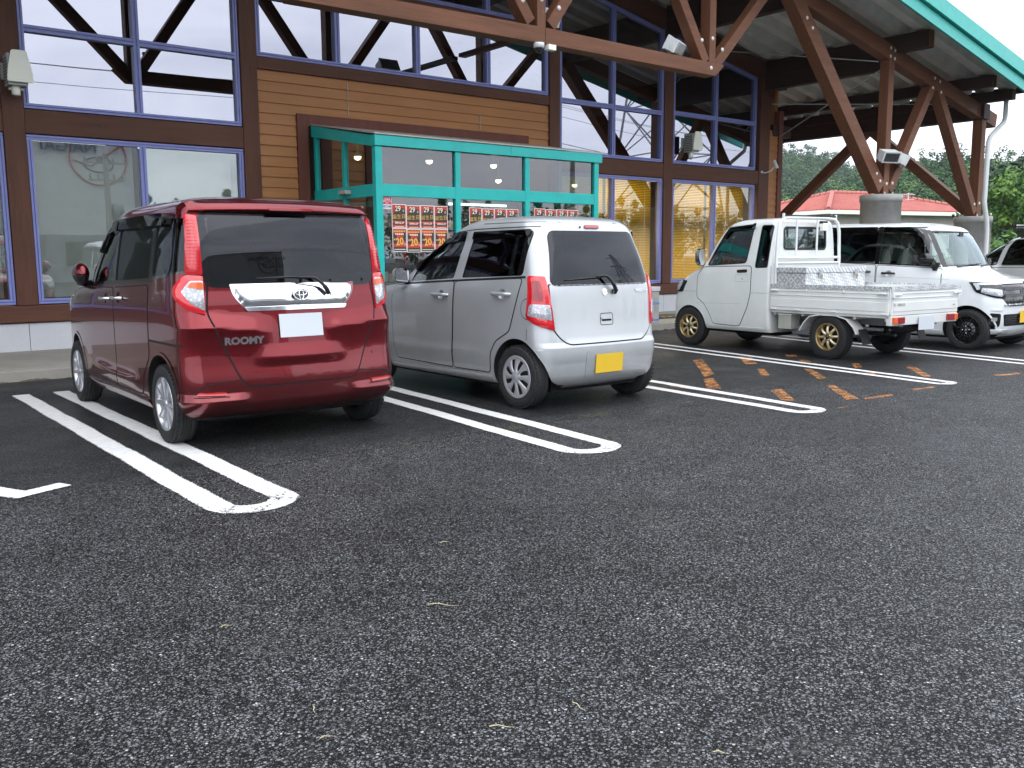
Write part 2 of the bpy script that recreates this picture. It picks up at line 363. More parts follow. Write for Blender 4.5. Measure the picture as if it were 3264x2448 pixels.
def make_bulb():
    m, n, l, b = new_mat('bulb_glow')
    b.inputs['Emission Color'].default_value = (1.0, 0.86, 0.45, 1); b.inputs['Emission Strength'].default_value = 4.0
    b.inputs['Base Color'].default_value = (0.9, 0.85, 0.6, 1)
make_bulb()
def make_led():
    m, n, l, b = new_mat('tube_glow')
    b.inputs['Emission Color'].default_value = (0.85, 0.95, 1.0, 1); b.inputs['Emission Strength'].default_value = 1.2
make_led()
def make_tread():
    m, n, l, b = new_mat('checker_plate'); v = coord(n, l, (1, 1, 1))
    w1 = n.new('ShaderNodeTexWave'); w1.inputs['Scale'].default_value = 9; w1.bands_direction = 'DIAGONAL'; l.new(v, w1.inputs['Vector'])
    v2 = coord(n, l, (1, -1, 1)); w2 = n.new('ShaderNodeTexWave'); w2.inputs['Scale'].default_value = 9; w2.bands_direction = 'DIAGONAL'; l.new(v2, w2.inputs['Vector'])
    ck = n.new('ShaderNodeTexChecker'); ck.inputs['Scale'].default_value = 20; l.new(v, ck.inputs['Vector'])
    h = mixc(n, l, ck.outputs['Fac'], w1.outputs['Color'], w2.outputs['Color'])
    c = ramp(n, l, h, [(0.55, (0.48, 0.49, 0.50)), (0.8, (0.80, 0.81, 0.82))]); l.new(c, b.inputs['Base Color'])
    b.inputs['Metallic'].default_value = 0.35; b.inputs['Roughness'].default_value = 0.38
    bp = n.new('ShaderNodeBump'); bp.inputs['Strength'].default_value = 0.5; bp.inputs['Distance'].default_value = 0.003
    l.new(h, bp.inputs['Height']); l.new(bp.outputs[0], b.inputs['Normal'])
make_tread()
def make_blind():
    m, n, l, b = new_mat('yellow_blind'); v = coord(n, l)
    f = noise(n, l, v, 1.2, 3)
    c = ramp(n, l, f, [(0.3, (0.78, 0.50, 0.02)), (0.7, (0.88, 0.60, 0.04))]); l.new(c, b.inputs['Base Color']); b.inputs['Roughness'].default_value = 0.5
    tl = n.new('ShaderNodeBsdfTranslucent'); l.new(c, tl.inputs[0]); mx = n.new('ShaderNodeMixShader'); mx.inputs[0].default_value = 0.5
    l.new(b.outputs[0], mx.inputs[1]); l.new(tl.outputs[0], mx.inputs[2]); l.new(mx.outputs[0], n['Material Output'].inputs[0])
make_blind()
def make_led_strip():
    m, n, l, b = new_mat('lens_white')
    v = coord(n, l); vo = n.new('ShaderNodeTexVoronoi'); vo.inputs['Scale'].default_value = 55; l.new(v, vo.inputs['Vector'])
    c = ramp(n, l, vo.outputs['Distance'], [(0.1, (0.85, 0.86, 0.88)), (0.5, (0.42, 0.43, 0.46))]); l.new(c, b.inputs['Base Color'])
    b.inputs['Metallic'].default_value = 0.35; b.inputs['Roughness'].default_value = 0.15; b.inputs['Coat Weight'].default_value = 1
make_led_strip()
# ------------------------------------------------------------------ mesh helpers
class MB:
    def __init__(s): s.v = []; s.f = []; s.m = []; s.s = []; s.mats = []; s.cn = {}
    def mi(s, m):
        if m not in s.mats: s.mats.append(m)
        return s.mats.index(m)
    def add(s, vs, fs, mat, smooth=False):
        o = len(s.v); s.v += [tuple(v) for v in vs]; i = s.mi(mat)
        for f in fs: s.f.append([o + k for k in f]); s.m.append(i); s.s.append(smooth)
    def box(s, x0, x1, y0, y1, z0, z1, mat, mtx=None):
        vs = [(x, y, z) for z in (z0, z1) for y in (y0, y1) for x in (x0, x1)]
        if mtx is not None: vs = [tuple(mtx @ Vector(v)) for v in vs]
        s.add(vs, [(0, 2, 3, 1), (4, 5, 7, 6), (0, 1, 5, 4), (2, 6, 7, 3), (0, 4, 6, 2), (1, 3, 7, 5)], mat)
    def beam(s, p0, p1, w, h, mat, up=(0, 0, 1)):
        """bar from p0 to p1; w across (perp to up), h along up"""
        p0 = Vector(p0); p1 = Vector(p1); d = (p1 - p0).normalized(); up = Vector(up)
        a = d.cross(up)
        if a.length < 1e-4: a = d.cross(Vector((0, 1, 0)))
        a.normalize(); b = a.cross(d).normalized(); a = a * w / 2; b = b * h / 2
        vs = [p + q for p in (p0, p1) for q in (-a - b, a - b, a + b, -a + b)]
        s.add(vs, [(3, 2, 1, 0), (4, 5, 6, 7), (0, 1, 5, 4), (1, 2, 6, 5), (2, 3, 7, 6), (3, 0, 4, 7)], mat)
    def tube(s, pts, r, mat, n=8, cap=True):
        pts = [Vector(p) for p in pts]; rs = r if isinstance(r, (list, tuple)) else [r] * len(pts)
        rings = []; prev = None
        for i, p in enumerate(pts):
            d = (pts[min(i + 1, len(pts) - 1)] - pts[max(i - 1, 0)]).normalized()
            u = d.cross(Vector((0, 0, 1))) if prev is None else prev - d * prev.dot(d)
            if u.length < 1e-4: u = d.cross(Vector((0, 1, 0)))
            u.normalize(); prev = u; w = d.cross(u)
            rings.append([p + (u * cos(2 * pi * k / n) + w * sin(2 * pi * k / n)) * rs[i] for k in range(n)])
        vs = [v for rg in rings for v in rg]; fs = []
        for i in range(len(pts) - 1):
            for k in range(n): fs.append((i * n + k, i * n + (k + 1) % n, (i + 1) * n + (k + 1) % n, (i + 1) * n + k))
        s.add(vs, fs, mat, True)
        if cap: s.add(rings[0], [tuple(range(n))[::-1]], mat); s.add(rings[-1], [tuple(range(n))], mat)
    def lathe(s, prof, c, axis, mat, n=32, smooth=True):
        """prof: list of (r, h) ; axis 'X','Y','Z'"""
        vs = []; m = len(prof)
        for k in range(n):
            a = 2 * pi * k / n
            for r, h in prof:
                q = {'X': (h, r * cos(a), r * sin(a)), 'Y': (r * cos(a), h, r * sin(a)), 'Z': (r * cos(a), r * sin(a), h)}[axis]
                vs.append((q[0] + c[0], q[1] + c[1], q[2] + c[2]))
        fs = []
        for k in range(n):
            k2 = (k + 1) % n
            for j in range(m - 1): fs.append((k * m + j, k2 * m + j, k2 * m + j + 1, k * m + j + 1))
        s.add(vs, fs, mat, smooth)
    def prism(s, poly, y0, y1, mat, plane='XZ', mtx=None):
        n = len(poly)
        def P(a, b, t): return {'XZ': (a, t, b), 'YZ': (t, a, b), 'XY': (a, b, t)}[plane]
        vs = [P(a, b, t) for t in (y0, y1) for a, b in poly]
        if mtx is not None: vs = [tuple(mtx @ Vector(v)) for v in vs]
        fs = [tuple(range(n)), tuple(range(2 * n - 1, n - 1, -1))] + [(i, i + n, (i + 1) % n + n, (i + 1) % n) for i in range(n)]
        s.add(vs, fs, mat)
    def blob(s, c, r, mat, sub=2):
        bm = bmesh.new(); bmesh.ops.create_icosphere(bm, subdivisions=sub, radius=1)
        vs = [(c[0] + v.co.x * r[0], c[1] + v.co.y * r[1], c[2] + v.co.z * r[2]) for v in bm.verts]
        fs = [[v.index for v in f.verts] for f in bm.faces]; bm.free(); s.add(vs, fs, mat, True)
    def merge(s, o):
        k = len(s.v); s.v += o.v
        for a_, b_ in o.cn.items(): s.cn[a_ + k] = b_
        idx = [s.mi(m) for m in o.mats]
        for f, m, sm in zip(o.f, o.m, o.s): s.f.append([k + i for i in f]); s.m.append(idx[m]); s.s.append(sm)

def tagk(o, label=None, cat=None, group=None, kind=None):
    if label: o['label'] = label
    if cat: o['category'] = cat
    if group: o['group'] = group
    if kind: o['kind'] = kind
    return o

def build(name, mb, parent=None, fixn=True, bevel=0.0, loc=None, origin=None):
    me = bpy.data.meshes.new(name)
    vs = mb.v
    if origin is not None: vs = [(v[0] - origin[0], v[1] - origin[1], v[2] - origin[2]) for v in vs]
    me.from_pydata(vs, [], mb.f)
    for m in mb.mats: me.materials.append(MT[m])
    me.polygons.foreach_set('material_index', mb.m); me.polygons.foreach_set('use_smooth', mb.s)
    if fixn:
        bm = bmesh.new(); bm.from_mesh(me); bmesh.ops.recalc_face_normals(bm, faces=bm.faces); bm.to_mesh(me); bm.free()
    me.update()
    if mb.cn:
        nr = []
        for p in me.polygons:
            for vi in p.vertices:
                q = mb.cn.get(vi)
                nr.append(tuple(q) if q is not None else (tuple(me.vertices[vi].normal) if p.use_smooth else tuple(p.normal)))
        me.normals_split_custom_set(nr)
    o = bpy.data.objects.new(name, me); COL.objects.link(o)
    if parent is not None: o.parent = parent
    if origin is not None: o.location = origin
    if loc is not None: o.location = loc
    if bevel:
        b = o.modifiers.new('bevel', 'BEVEL'); b.width = bevel; b.segments = 2; b.limit_method = 'ANGLE'; b.angle_limit = radians(40)
        b.harden_normals = False
    return o

def empty(name, loc, rz, label, cat, group=None):
    o = bpy.data.objects.new(name, None); COL.objects.link(o); o.location = loc; o.rotation_euler = (0, 0, rz)
    o.empty_display_size = 0.3
    return tagk(o, label, cat, group)

def copy_tree(o, parent=None):
    c = o.copy(); COL.objects.link(c); c.parent = parent
    for ch in list(o.children): copy_tree(ch, c)
    return c

def text_mb(txt, size, mat, extrude=0.0, bold=0.0, align='CENTER', sx=1.0):
    cu = bpy.data.curves.new('t', 'FONT'); cu.body = txt; cu.size = size; cu.extrude = extrude; cu.offset = bold
    cu.align_x = align; cu.align_y = 'CENTER'; cu.resolution_u = 3
    o = bpy.data.objects.new('t', cu); COL.objects.link(o)
    dg = bpy.context.evaluated_depsgraph_get(); me = bpy.data.meshes.new_from_object(o.evaluated_get(dg))
    mb = MB(); mb.add([(v.co.x * sx, v.co.y, v.co.z) for v in me.vertices], [list(p.vertices) for p in me.polygons], mat)
    bpy.data.objects.remove(o); bpy.data.curves.remove(cu); bpy.data.meshes.remove(me)
    return mb
def xf(mb, M):
    mb.v = [tuple(M @ Vector(v)) for v in mb.v]; return mb

# ------------------------------------------------------------------ foliage
def leaf_cloud(rng, centres, radii, per, size, flat=0.5):
    """leaf-sized quads spread through clump volumes; returns verts, faces, tone"""
    V = []; T = []
    for c, r, k in zip(centres, radii, per):
        d = rng.normal(size=(k, 3)); d /= np.linalg.norm(d, axis=1)[:, None]
        rad = rng.uniform(0.55, 1.05, size=(k, 1)) * np.array(r)[None, :]
        p = np.array(c)[None, :] + d * rad
        nrm = d + rng.normal(scale=0.6, size=(k, 3)) + np.array([0, 0, flat]); nrm /= np.linalg.norm(nrm, axis=1)[:, None]
        a = np.cross(nrm, rng.normal(size=(k, 3))); a /= np.linalg.norm(a, axis=1)[:, None]; b = np.cross(nrm, a)
        s = size * rng.uniform(0.6, 1.4, size=(k, 1))
        q = np.stack([p - a * s, p - b * s * 0.6, p + a * s, p + b * s * 0.6], axis=1)
        V.append(q.reshape(-1, 3)); T.append(np.repeat(np.clip(rng.normal(0.45, 0.26) + rng.normal(scale=0.10, size=k), 0, 1), 4))
    V = np.concatenate(V); T = np.concatenate(T); F = np.arange(len(V)).reshape(-1, 4)
    return V, F, T
def leaf_obj(name, V, F, T, mat, parent=None, extra=None):
    me = bpy.data.meshes.new(name); nv = len(V)
    me.vertices.add(nv); me.vertices.foreach_set('co', V.astype(np.float32).ravel())
    me.loops.add(F.size); me.loops.foreach_set('vertex_index', F.ravel().astype(np.int32))
    me.polygons.add(len(F)); me.polygons.foreach_set('loop_start', (np.arange(len(F)) * F.shape[1]).astype(np.int32))
    me.update(calc_edges=True)
    ca = me.color_attributes.new('tone', 'BYTE_COLOR', 'POINT')
    col = np.ones((nv, 4), np.float32); col[:, 0] = col[:, 1] = col[:, 2] = T; ca.data.foreach_set('color', col.ravel())
    me.materials.append(MT[mat]); o = bpy.data.objects.new(name, me); COL.objects.link(o)
    if parent is not None: o.parent = parent
    return o
# ================================================================== GROUND
YF = 13.27       # facade plane
def make_ground():
    mb = MB(); mb.add([(-400, -400, 0), (700, -400, 0), (700, 600, 0), (-400, 600, 0)], [(0, 1, 2, 3)], 'asphalt')
    tagk(build('asphalt_ground', mb), kind='structure')
    mb = MB(); mb.box(-8, 23.6, 11.10, 13.6, -0.05, 0.12, 'pavement_concrete')
    mb.box(-8, 23.6, 10.97, 11.098, -0.05, 0.116, 'pavement_concrete')
    tagk(build('pavement', mb, bevel=0.008), kind='structure')
    # dirt and weeds collected against the kerb foot: low uneven lumps
    rng = np.random.default_rng(3); mb = MB()
    for i in range(170):
        x = rng.uniform(-1, 13.5); r = rng.uniform(0.012, 0.05)
        mb.blob((x, 10.955 - rng.uniform(0, 0.05), 0.002), (r * 1.6, r * 0.8, r * 0.55), 'kerb_dirt', 1)
    tagk(build('kerb_dirt', mb), kind='stuff')
make_ground()

def strip_mesh(mb, pts, w, mat, z=0.004, wear=0.0):
    """flat ribbon along pts, kept as separate uv list"""
    n = len(pts); vs = []; uv = []
    for i, p in enumerate(pts):
        a = Vector(pts[max(i - 1, 0)]); b = Vector(pts[min(i + 1, n - 1)]); d = (b - a).normalized(); q = Vector((-d.y, d.x)) * w / 2
        jit = 0.004 * sin(i * 0.9 + p[0] * 3) + 0.003 * sin(i * 2.3 + p[0])
        for sgn, u in ((-1, 0), (1, 1)):
            vs.append((p[0] + q.x * sgn + jit, p[1] + q.y * sgn, z)); uv.append((u, wear[i] if isinstance(wear, list) else wear))
    fs = [(2 * i, 2 * i + 1, 2 * i + 3, 2 * i + 2) for i in range(n - 1)]
    mb.add(vs, fs, mat); mb.uv = getattr(mb, 'uv', []) + uv
def build_uv(name, mb):
    me = bpy.data.meshes.new(name); me.from_pydata(mb.v, [], mb.f)
    for m in mb.mats: me.materials.append(MT[m])
    u = me.uv_layers.new(name='uv')
    for lp in me.loops: u.data[lp.index].uv = mb.uv[lp.vertex_index]
    bm = bmesh.new(); bm.from_mesh(me)
    for f in bm.faces:
        if f.normal.z < 0: f.normal_flip()
    bm.to_mesh(me); bm.free()
    o = bpy.data.objects.new(name, me); COL.objects.link(o); tagk(o, kind='structure'); return o

def lerp_pts(a, n=24):
    out = []
    for i in range(len(a) - 1):
        for k in range(n): t = k / n; out.append((a[i][0] * (1 - t) + a[i + 1][0] * t, a[i][1] * (1 - t) + a[i + 1][1] * t))
    out.append(a[-1]); return out
def bay_line(far1, far2, near1, near2, w=0.152, endw=None):
    """hairpin: two parallel stripes joined by a half round at the lane end"""
    a = lerp_pts([far1, near1]); b = lerp_pts([near2, far2])
    c = Vector(((near1[0] + near2[0]) / 2, (near1[1] + near2[1]) / 2)); r = (Vector(near2) - Vector(near1)) / 2
    d = Vector((r.y, -r.x)).normalized() * (r.length * 0.95)
    if d.y > 0: d = -d
    arc = [tuple(c - r * cos(t) + d * sin(t)) for t in [pi * k / 14 for k in range(1, 14)]]
    pts = a + arc + b
    wear = [0.0] * len(a) + [0.50] * len(arc) + [0.0] * len(b)
    for k in range(5): wear[len(a) - 1 - k] = 0.4 - 0.08 * k; wear[len(a) + len(arc) + k] = 0.4 - 0.08 * k
    mb = MB(); strip_mesh(mb, pts, w, 'white_line', 0.004, wear); build_uv('parking_line', mb)
bay_line((1.745, 9.87), (2.105, 9.87), (1.722, 4.66), (2.088, 4.74), 0.165)
bay_line((4.52, 9.6), (4.87, 9.6), (4.095, 4.58), (4.475, 4.58), 0.148)
bay_line((6.98, 9.4), (7.36, 9.4), (6.600, 4.48), (6.885, 4.52), 0.135)
bay_line((9.86, 9.4), (10.18, 9.4), (9.130, 4.52), (9.350, 4.58), 0.115)
bay_line((12.42, 9.4), (12.80, 9.4), (11.50, 4.45), (11.82, 4.45), 0.125)
def corner_mark():
    mb = MB(); strip_mesh(mb, lerp_pts([(-1.6, 5.66), (0.9, 5.66), (1.19, 5.735)], 6), 0.15, 'white_line', 0.004, 0.05)
    build_uv('parking_line', mb)
    mb = MB(); strip_mesh(mb, lerp_pts([(-1.3, 9.87), (0.0, 7.6), (0.93, 5.62)], 6), 0.15, 'white_line', 0.006, 0.05)
    build_uv('parking_line', mb)
mb = MB(); strip_mesh(mb, lerp_pts([(0.50, 6.62), (0.955, 5.64), (0.975, 5.60)], 4), 0.15, 'white_line', 0.004, 0.02); build_uv('parking_line', mb)
mb = MB(); strip_mesh(mb, lerp_pts([(0.90, 5.605), (1.21, 5.735)], 4), 0.13, 'white_line', 0.0065, 0.02); build_uv('parking_line', mb)
ORANGE = [[(8.90, 7.53), (9.11, 7.56), (8.03, 6.48), (7.75, 6.39)], [(7.62, 6.30), (7.76, 6.28), (7.19, 5.71), (7.08, 5.80)],
 [(9.66, 7.41), (9.78, 7.30), (9.16, 6.75), (9.05, 6.84)], [(8.76, 6.45), (8.84, 6.41), (8.40, 6.02), (8.29, 6.05)],
 [(7.47, 5.34), (7.63, 5.33), (7.09, 4.79), (7.04, 4.91)], [(9.18, 6.12), (9.22, 6.04), (8.67, 5.49), (8.53, 5.51)],
 [(8.18, 5.19), (8.26, 5.15), (7.64, 4.50), (7.49, 4.53)], [(7.70, 4.49), (8.13, 4.46), (8.04, 4.39), (7.62, 4.42)],
 [(8.57, 4.49), (8.93, 4.45), (8.86, 4.40), (8.49, 4.43)], [(7.01, 4.34), (7.20, 4.34), (7.16, 4.31), (6.98, 4.32)],
 [(10.03, 6.03), (10.13, 5.99), (9.77, 5.73), (9.70, 5.79)], [(9.37, 5.47), (9.46, 5.40), (9.27, 5.28), (9.22, 5.36)],
 [(10.21, 5.44), (10.32, 5.39), (9.61, 4.82), (9.54, 4.88)], [(10.24, 4.46), (10.67, 4.38), (10.52, 4.30), (10.14, 4.40)],
 [(10.29, 7.14), (10.39, 7.05), (10.14, 6.85), (10.09, 6.98)], [(6.99, 6.22), (7.03, 5.86), (6.95, 5.79), (6.92, 6.11)],
 [(9.9, 6.7), (10.0, 6.62), (9.85, 6.45), (9.75, 6.52)]]
for q in ORANGE:
    mb = MB(); k = 6; vs = []; uv = []
    for j in range(k + 1):
        t = j / k
        for (a, b), u in (((q[0], q[3]), 0), ((q[1], q[2]), 1)):
            vs.append((a[0] * (1 - t) + b[0] * t, a[1] * (1 - t) + b[1] * t, 0.003)); uv.append((0.12 + 0.76 * u, 0.25))
    mb.add(vs, [(2 * j, 2 * j + 1, 2 * j + 3, 2 * j + 2) for j in range(k)], 'orange_line'); mb.uv = uv
    build_uv('hatch_marking', mb)

# ================================================================== STORE BUILDING
STORE = empty('store_building', (0, 0, 0), 0, 'long timber and glass shop building with a corrugated gable roof behind the parked cars', 'building')
def part(name, mb, parent=STORE, **k): return build(name, mb, parent, **k)
def zrake(X): return 5.26 + 0.19 * (17.6 - (X if X > 8.6 else 17.2 - X))
def zdeck(X): return 5.74 - 0.197 * (abs(X - 8.6) - 9.0)

mb = MB()
xs = [-6.5, -3.55, -0.53, 2.51, 5.63, 8.6, 11.58, 14.70, 17.95, 18.62]
for a, b in zip(xs[:-1], xs[1:]): mb.box(a + 0.004, b - 0.004, YF, YF + 0.2, 0.12, 0.482, 'white_wall')
part('base_wall', mb)
for a, b in ((-6.5, 6.36), (10.96, 18.62)):
    mb = MB(); mb.box(a, b, YF - 0.045, YF + 0.18, 0.492, 0.715, 'timber_X'); part('sill_beam', mb, bevel=0.01)
    mb = MB(); mb.box(a, b, YF - 0.012, YF + 0.16, 0.48, 0.492, 'dark_void'); part('flashing', mb)
for x0, x1 in ((-3.67, -3.43), (-0.65, -0.44), (2.385, 2.635), (5.525, 5.775), (11.45, 11.70), (14.575, 14.845), (17.77, 18.14)):
    top = zrake((x0 + x1) / 2) + 0.30
    mb = MB(); mb.box(x0, x1, YF - 0.06, YF + 0.18, 0.715, top, 'timber_Z'); part('post', mb, bevel=0.008)
# horizontal rails
for a, b, z0, z1 in ((-3.43, -0.65, 2.90, 3.20), (-0.44, 2.385, 2.90, 3.20), (2.635, 5.525, 2.90, 3.20), (11.70, 14.575, 2.90, 3.20), (14.845, 17.77, 2.90, 3.20),
                     (5.775, 11.45, 4.065, 4.235), (5.775, 11.45, 5.16, 5.46)):
    mb = MB(); mb.box(a, b, YF - 0.05, YF + 0.16, z0, z1, 'timber_X'); part('rail', mb, bevel=0.008)
# rake boards over the glazing
for sgn in (1, -1):
    mb = MB()
    p = [(8.6, zrake(8.6) + .03), (18.7, zrake(18.7) + .03), (18.7, zrake(18.7) + .40), (8.6, zrake(8.6) + .40)]
    if sgn < 0: p = [(17.2 - a, b) for a, b in p]
    mb.prism(p, YF - 0.08, YF + 0.16, 'timber_X'); part('rake_board', mb)
# siding corner on the right
def siding(mb, x0, x1, z0, z1, pitch=0.155, y=YF):
    z = z1
    while z > z0 + 0.01:
        zb = max(z - pitch, z0)
        mb.add([(x0, y, z), (x1, y, z), (x1, y - 0.022, zb), (x0, y - 0.022, zb), (x0, y + 0.02, zb), (x1, y + 0.02, zb), (x0, y + .02, z), (x1, y + .02, z)],
               [(0, 1, 2, 3), (3, 2, 5, 4), (0, 3, 4, 6), (1, 7, 5, 2)], 'siding')
        z -= pitch
mb = MB(); siding(mb, 5.775, 6.39, 0.12, 4.065); siding(mb, 10.93, 11.45, 0.12, 4.065); siding(mb, 6.39, 10.93, 3.46, 4.065)
for xj, za, zb in ((7.27, 3.52, 4.03), (9.86, 3.5, 3.76)): mb.box(xj, xj + 0.008, YF - 0.026, YF, za, zb, 'lamp_grey')
part('siding_wall', mb, fixn=False)
mb = MB(); siding(mb, 18.14, 18.50, 0.12, 4.15); part('siding_wall', mb, fixn=False)
mb = MB(); mb.box(18.50, 18.66, YF - 0.05, YF + 0.1, 0.12, 4.6, 'trim'); part('corner_trim', mb, bevel=0.006)
mb = MB(); mb.box(18.30, 18.98, YF - 0.03, YF + 0.2, 4.02, 4.28, 'dark_timber_Y'); part('beam_end', mb)
mb = MB(); mb.box(18.52, 18.62, YF + 0.1, 26, 0.12, 5.2, 'siding'); part('side_wall', mb)
# brown surround of the entrance
mb = MB(); mb.box(6.38, 6.56, YF - 0.06, YF + 0.1, 0.12, 3.475, 'trim'); mb.box(6.56, 10.94, YF - 0.06, YF + 0.1, 3.29, 3.475, 'trim')
mb.box(10.76, 10.94, YF - 0.06, YF + 0.1, 0.12, 3.29, 'trim'); part('door_surround', mb, bevel=0.006)

def fbar(mb, x0, x1, z0, z1, y0=YF - 0.03, y1=YF + 0.06, mat='frame_blue'):
    """window bar: two raised edges with a sunk groove between"""
    if x1 - x0 > z1 - z0:
        h = (z1 - z0); mb.box(x0, x1, y0, y1, z0, z0 + h * .40, mat); mb.box(x0, x1, y0 + .018, y1, z0 + h * .40, z1 - h * .40, mat); mb.box(x0, x1, y0, y1, z1 - h * .40, z1, mat)
    else:
        h = (x1 - x0); mb.box(x0, x0 + h * .40, y0, y1, z0, z1, mat); mb.box(x0 + h * .40, x1 - h * .40, y0 + .018, y1, z0, z1, mat); mb.box(x1 - h * .40, x1, y0, y1, z0, z1, mat)
def window(x0, x1, z0, z1, mull=(), trans=(), gmat='store_glass', sloped=False, w=0.062, mw=0.085):
    fr = MB()
    if sloped:
        zl, zr = zrake(x0), zrake(x1)
        if x0 < 8.6 < x1: top = [(x0, zl), (8.6, zrake(8.6)), (x1, zr)]
        else: top = [(x0, zl), (x1, zr)]
        for (a, za), (b, zb) in zip(top[:-1], top[1:]):
            fr.prism([(a, za - w), (b, zb - w), (b, zb), (a, za)], YF - .03, YF + .06, 'frame_blue')
    else: zl = zr = z1; fbar(fr, x0, x1, z1 - w, z1)
    zt = lambda X: zrake(X) - w if sloped else z1 - w
    fbar(fr, x0, x1, z0, z0 + w)
    fbar(fr, x0, x0 + w, z0 + w, zt(x0 + w)); fbar(fr, x1 - w, x1, z0 + w, zt(x1 - w))
    for m in mull: fbar(fr, m - mw / 2, m + mw / 2, z0 + w, zt(m))
    xsb = [x0 + w] + [k for m in mull for k in (m - mw / 2, m + mw / 2)] + [x1 - w]
    for t in trans:
        for i in range(0, len(xsb), 2): fbar(fr, xsb[i], xsb[i + 1], t - mw / 2, t + mw / 2)
    f = part('window', fr)
    pn = MB()
    if sloped and x0 < 8.6 < x1: pl = [(x0 + .01, z0 + .01), (x1 - .01, z0 + .01), (x1 - .01, zr - .02), (8.6, zrake(8.6) - .02), (x0 + .01, zl - .02)]
    else: pl = [(x0 + .01, z0 + .01), (x1 - .01, z0 + .01), (x1 - .01, zr - .02), (x0 + .01, zl - .02)]
    pn.add([(a, YF + .03, b) for a, b in pl], [tuple(range(len(pl)))], gmat)
    build('pane', pn, f, fixn=False)
    return f
W4 = dict(w=0.062)
for x0, x1, low in ((-3.43, -0.65, 'store_glass_low'), (-0.44, 2.375, 'store_glass_low'), (2.645, 5.515, 'store_glass_low'), (11.71, 14.565, 'store_glass_amber'), (14.86, 17.66, 'store_glass_amber')):
    m = (x0 + x1) / 2
    window(x0, x1, 0.73, 2.885, (m,), (), low)
    tr = (4.20, 5.14) if (2 < x0 < 12) else (4.24,)
    window(x0, x1, 3.215, 0, (m,), tr, 'store_glass', True)
window(5.79, 11.43, 4.245, 5.145, (7.12, 8.60, 10.06), (), 'store_glass')
window(5.79, 11.43, 5.47, 0, (7.12, 8.60, 10.06), (), 'store_glass', True)
# roller screens behind the left windows, yellow venetian blinds behind the right ones
for x0, x1 in ((-0.36, 0.92), (1.0, 2.3), (2.72, 4.03), (4.11, 5.44)):
    mb = MB(); mb.box(x0, x1, YF + 0.30, YF + 0.304, 0.8, 2.84, 'blind_white'); part('roller_screen', mb)
for x0, x1 in ((11.78, 13.10), (13.18, 14.5), (14.93, 16.22), (16.3, 17.6)):
    mb = MB(); z = 0.80
    while z < 2.84:
        mb.add([(x0, YF + .22, z), (x1, YF + .22, z), (x1, YF + .252, z + .028), (x0, YF + .252, z + .028)], [(0, 1, 2, 3)], 'yellow_blind'); z += 0.034
    for xx in (x0 + .2, (x0 + x1) / 2, x1 - .2): mb.box(xx, xx + .004, YF + .215, YF + .219, .78, 2.85, 'poster_cream')
    part('venetian_blind', mb, fixn=False)
# interior shell
mb = MB()
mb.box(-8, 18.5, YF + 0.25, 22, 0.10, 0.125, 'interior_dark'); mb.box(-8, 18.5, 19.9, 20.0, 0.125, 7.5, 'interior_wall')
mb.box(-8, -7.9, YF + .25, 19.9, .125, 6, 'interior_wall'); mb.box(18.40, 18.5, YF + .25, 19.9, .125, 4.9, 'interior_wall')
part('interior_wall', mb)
for k, x in enumerate((3.4, 13.1, 16.2)):  # tube lamps added inside the shop to brighten the blinds
    mb = MB(); mb.box(x - .62, x + .62, 14.55, 14.75, 3.02, 3.08, 'white_metal')
    mb.tube([(x - .58, 14.65, 2.99), (x + .58, 14.65, 2.99)], .02, 'tube_glow', 8)
    o = build('added_ceiling_light', mb); tagk(o, ['added shop tube light behind the left pale windows', 'added shop tube light behind the left pair of yellow blinds', 'added shop tube light behind the right pair of yellow blinds'][k], 'lamp', 'added tube lights inside the shop')
    la = bpy.data.lights.new('added_tube_light', 'AREA'); la.shape = 'RECTANGLE'; la.size = 1.16; la.size_y = .06; la.energy = 60; la.color = (1.0, 0.96, 0.86)
    lo = bpy.data.objects.new('added_tube_light', la); COL.objects.link(lo); lo.location = (x, 14.65, 2.965); lo.parent = o
rng = np.random.default_rng(11)
for k in range(5):
    x = 5.9 + k * 1.05; mb = MB(); mb.box(x, x + .9, 15.6, 16.0, .125, .2, 'shelf')
    for j in range(5): mb.box(x, x + .9, 15.6, 16.0, .45 + j * .35, .48 + j * .35, 'shelf')
    mb.box(x, x + .02, 15.6, 16, .2, 2.2, 'shelf'); mb.box(x + .88, x + .9, 15.6, 16, .2, 2.2, 'shelf')
    for j in range(5):
        xx = x + .04
        while xx < x + .8:
            w_ = rng.uniform(.05, .14); h_ = rng.uniform(.1, .26)
            mb.box(xx, xx + w_, 15.62, 15.85, .481 + j * .35 - .35 * (j == 9), .481 + j * .35 + h_, ['shelf', 'poster_cream', 'poster_red', 'lamp_grey', 'blue_sticker'][rng.integers(5)]); xx += w_ + .01
    o = build('shop_shelf', mb)
    tagk(o, ['leftmost', 'second from left', 'middle', 'fourth from left', 'rightmost'][k] + ' goods shelf inside the shop behind the green glass entrance', 'shelf', 'goods shelves inside the shop')

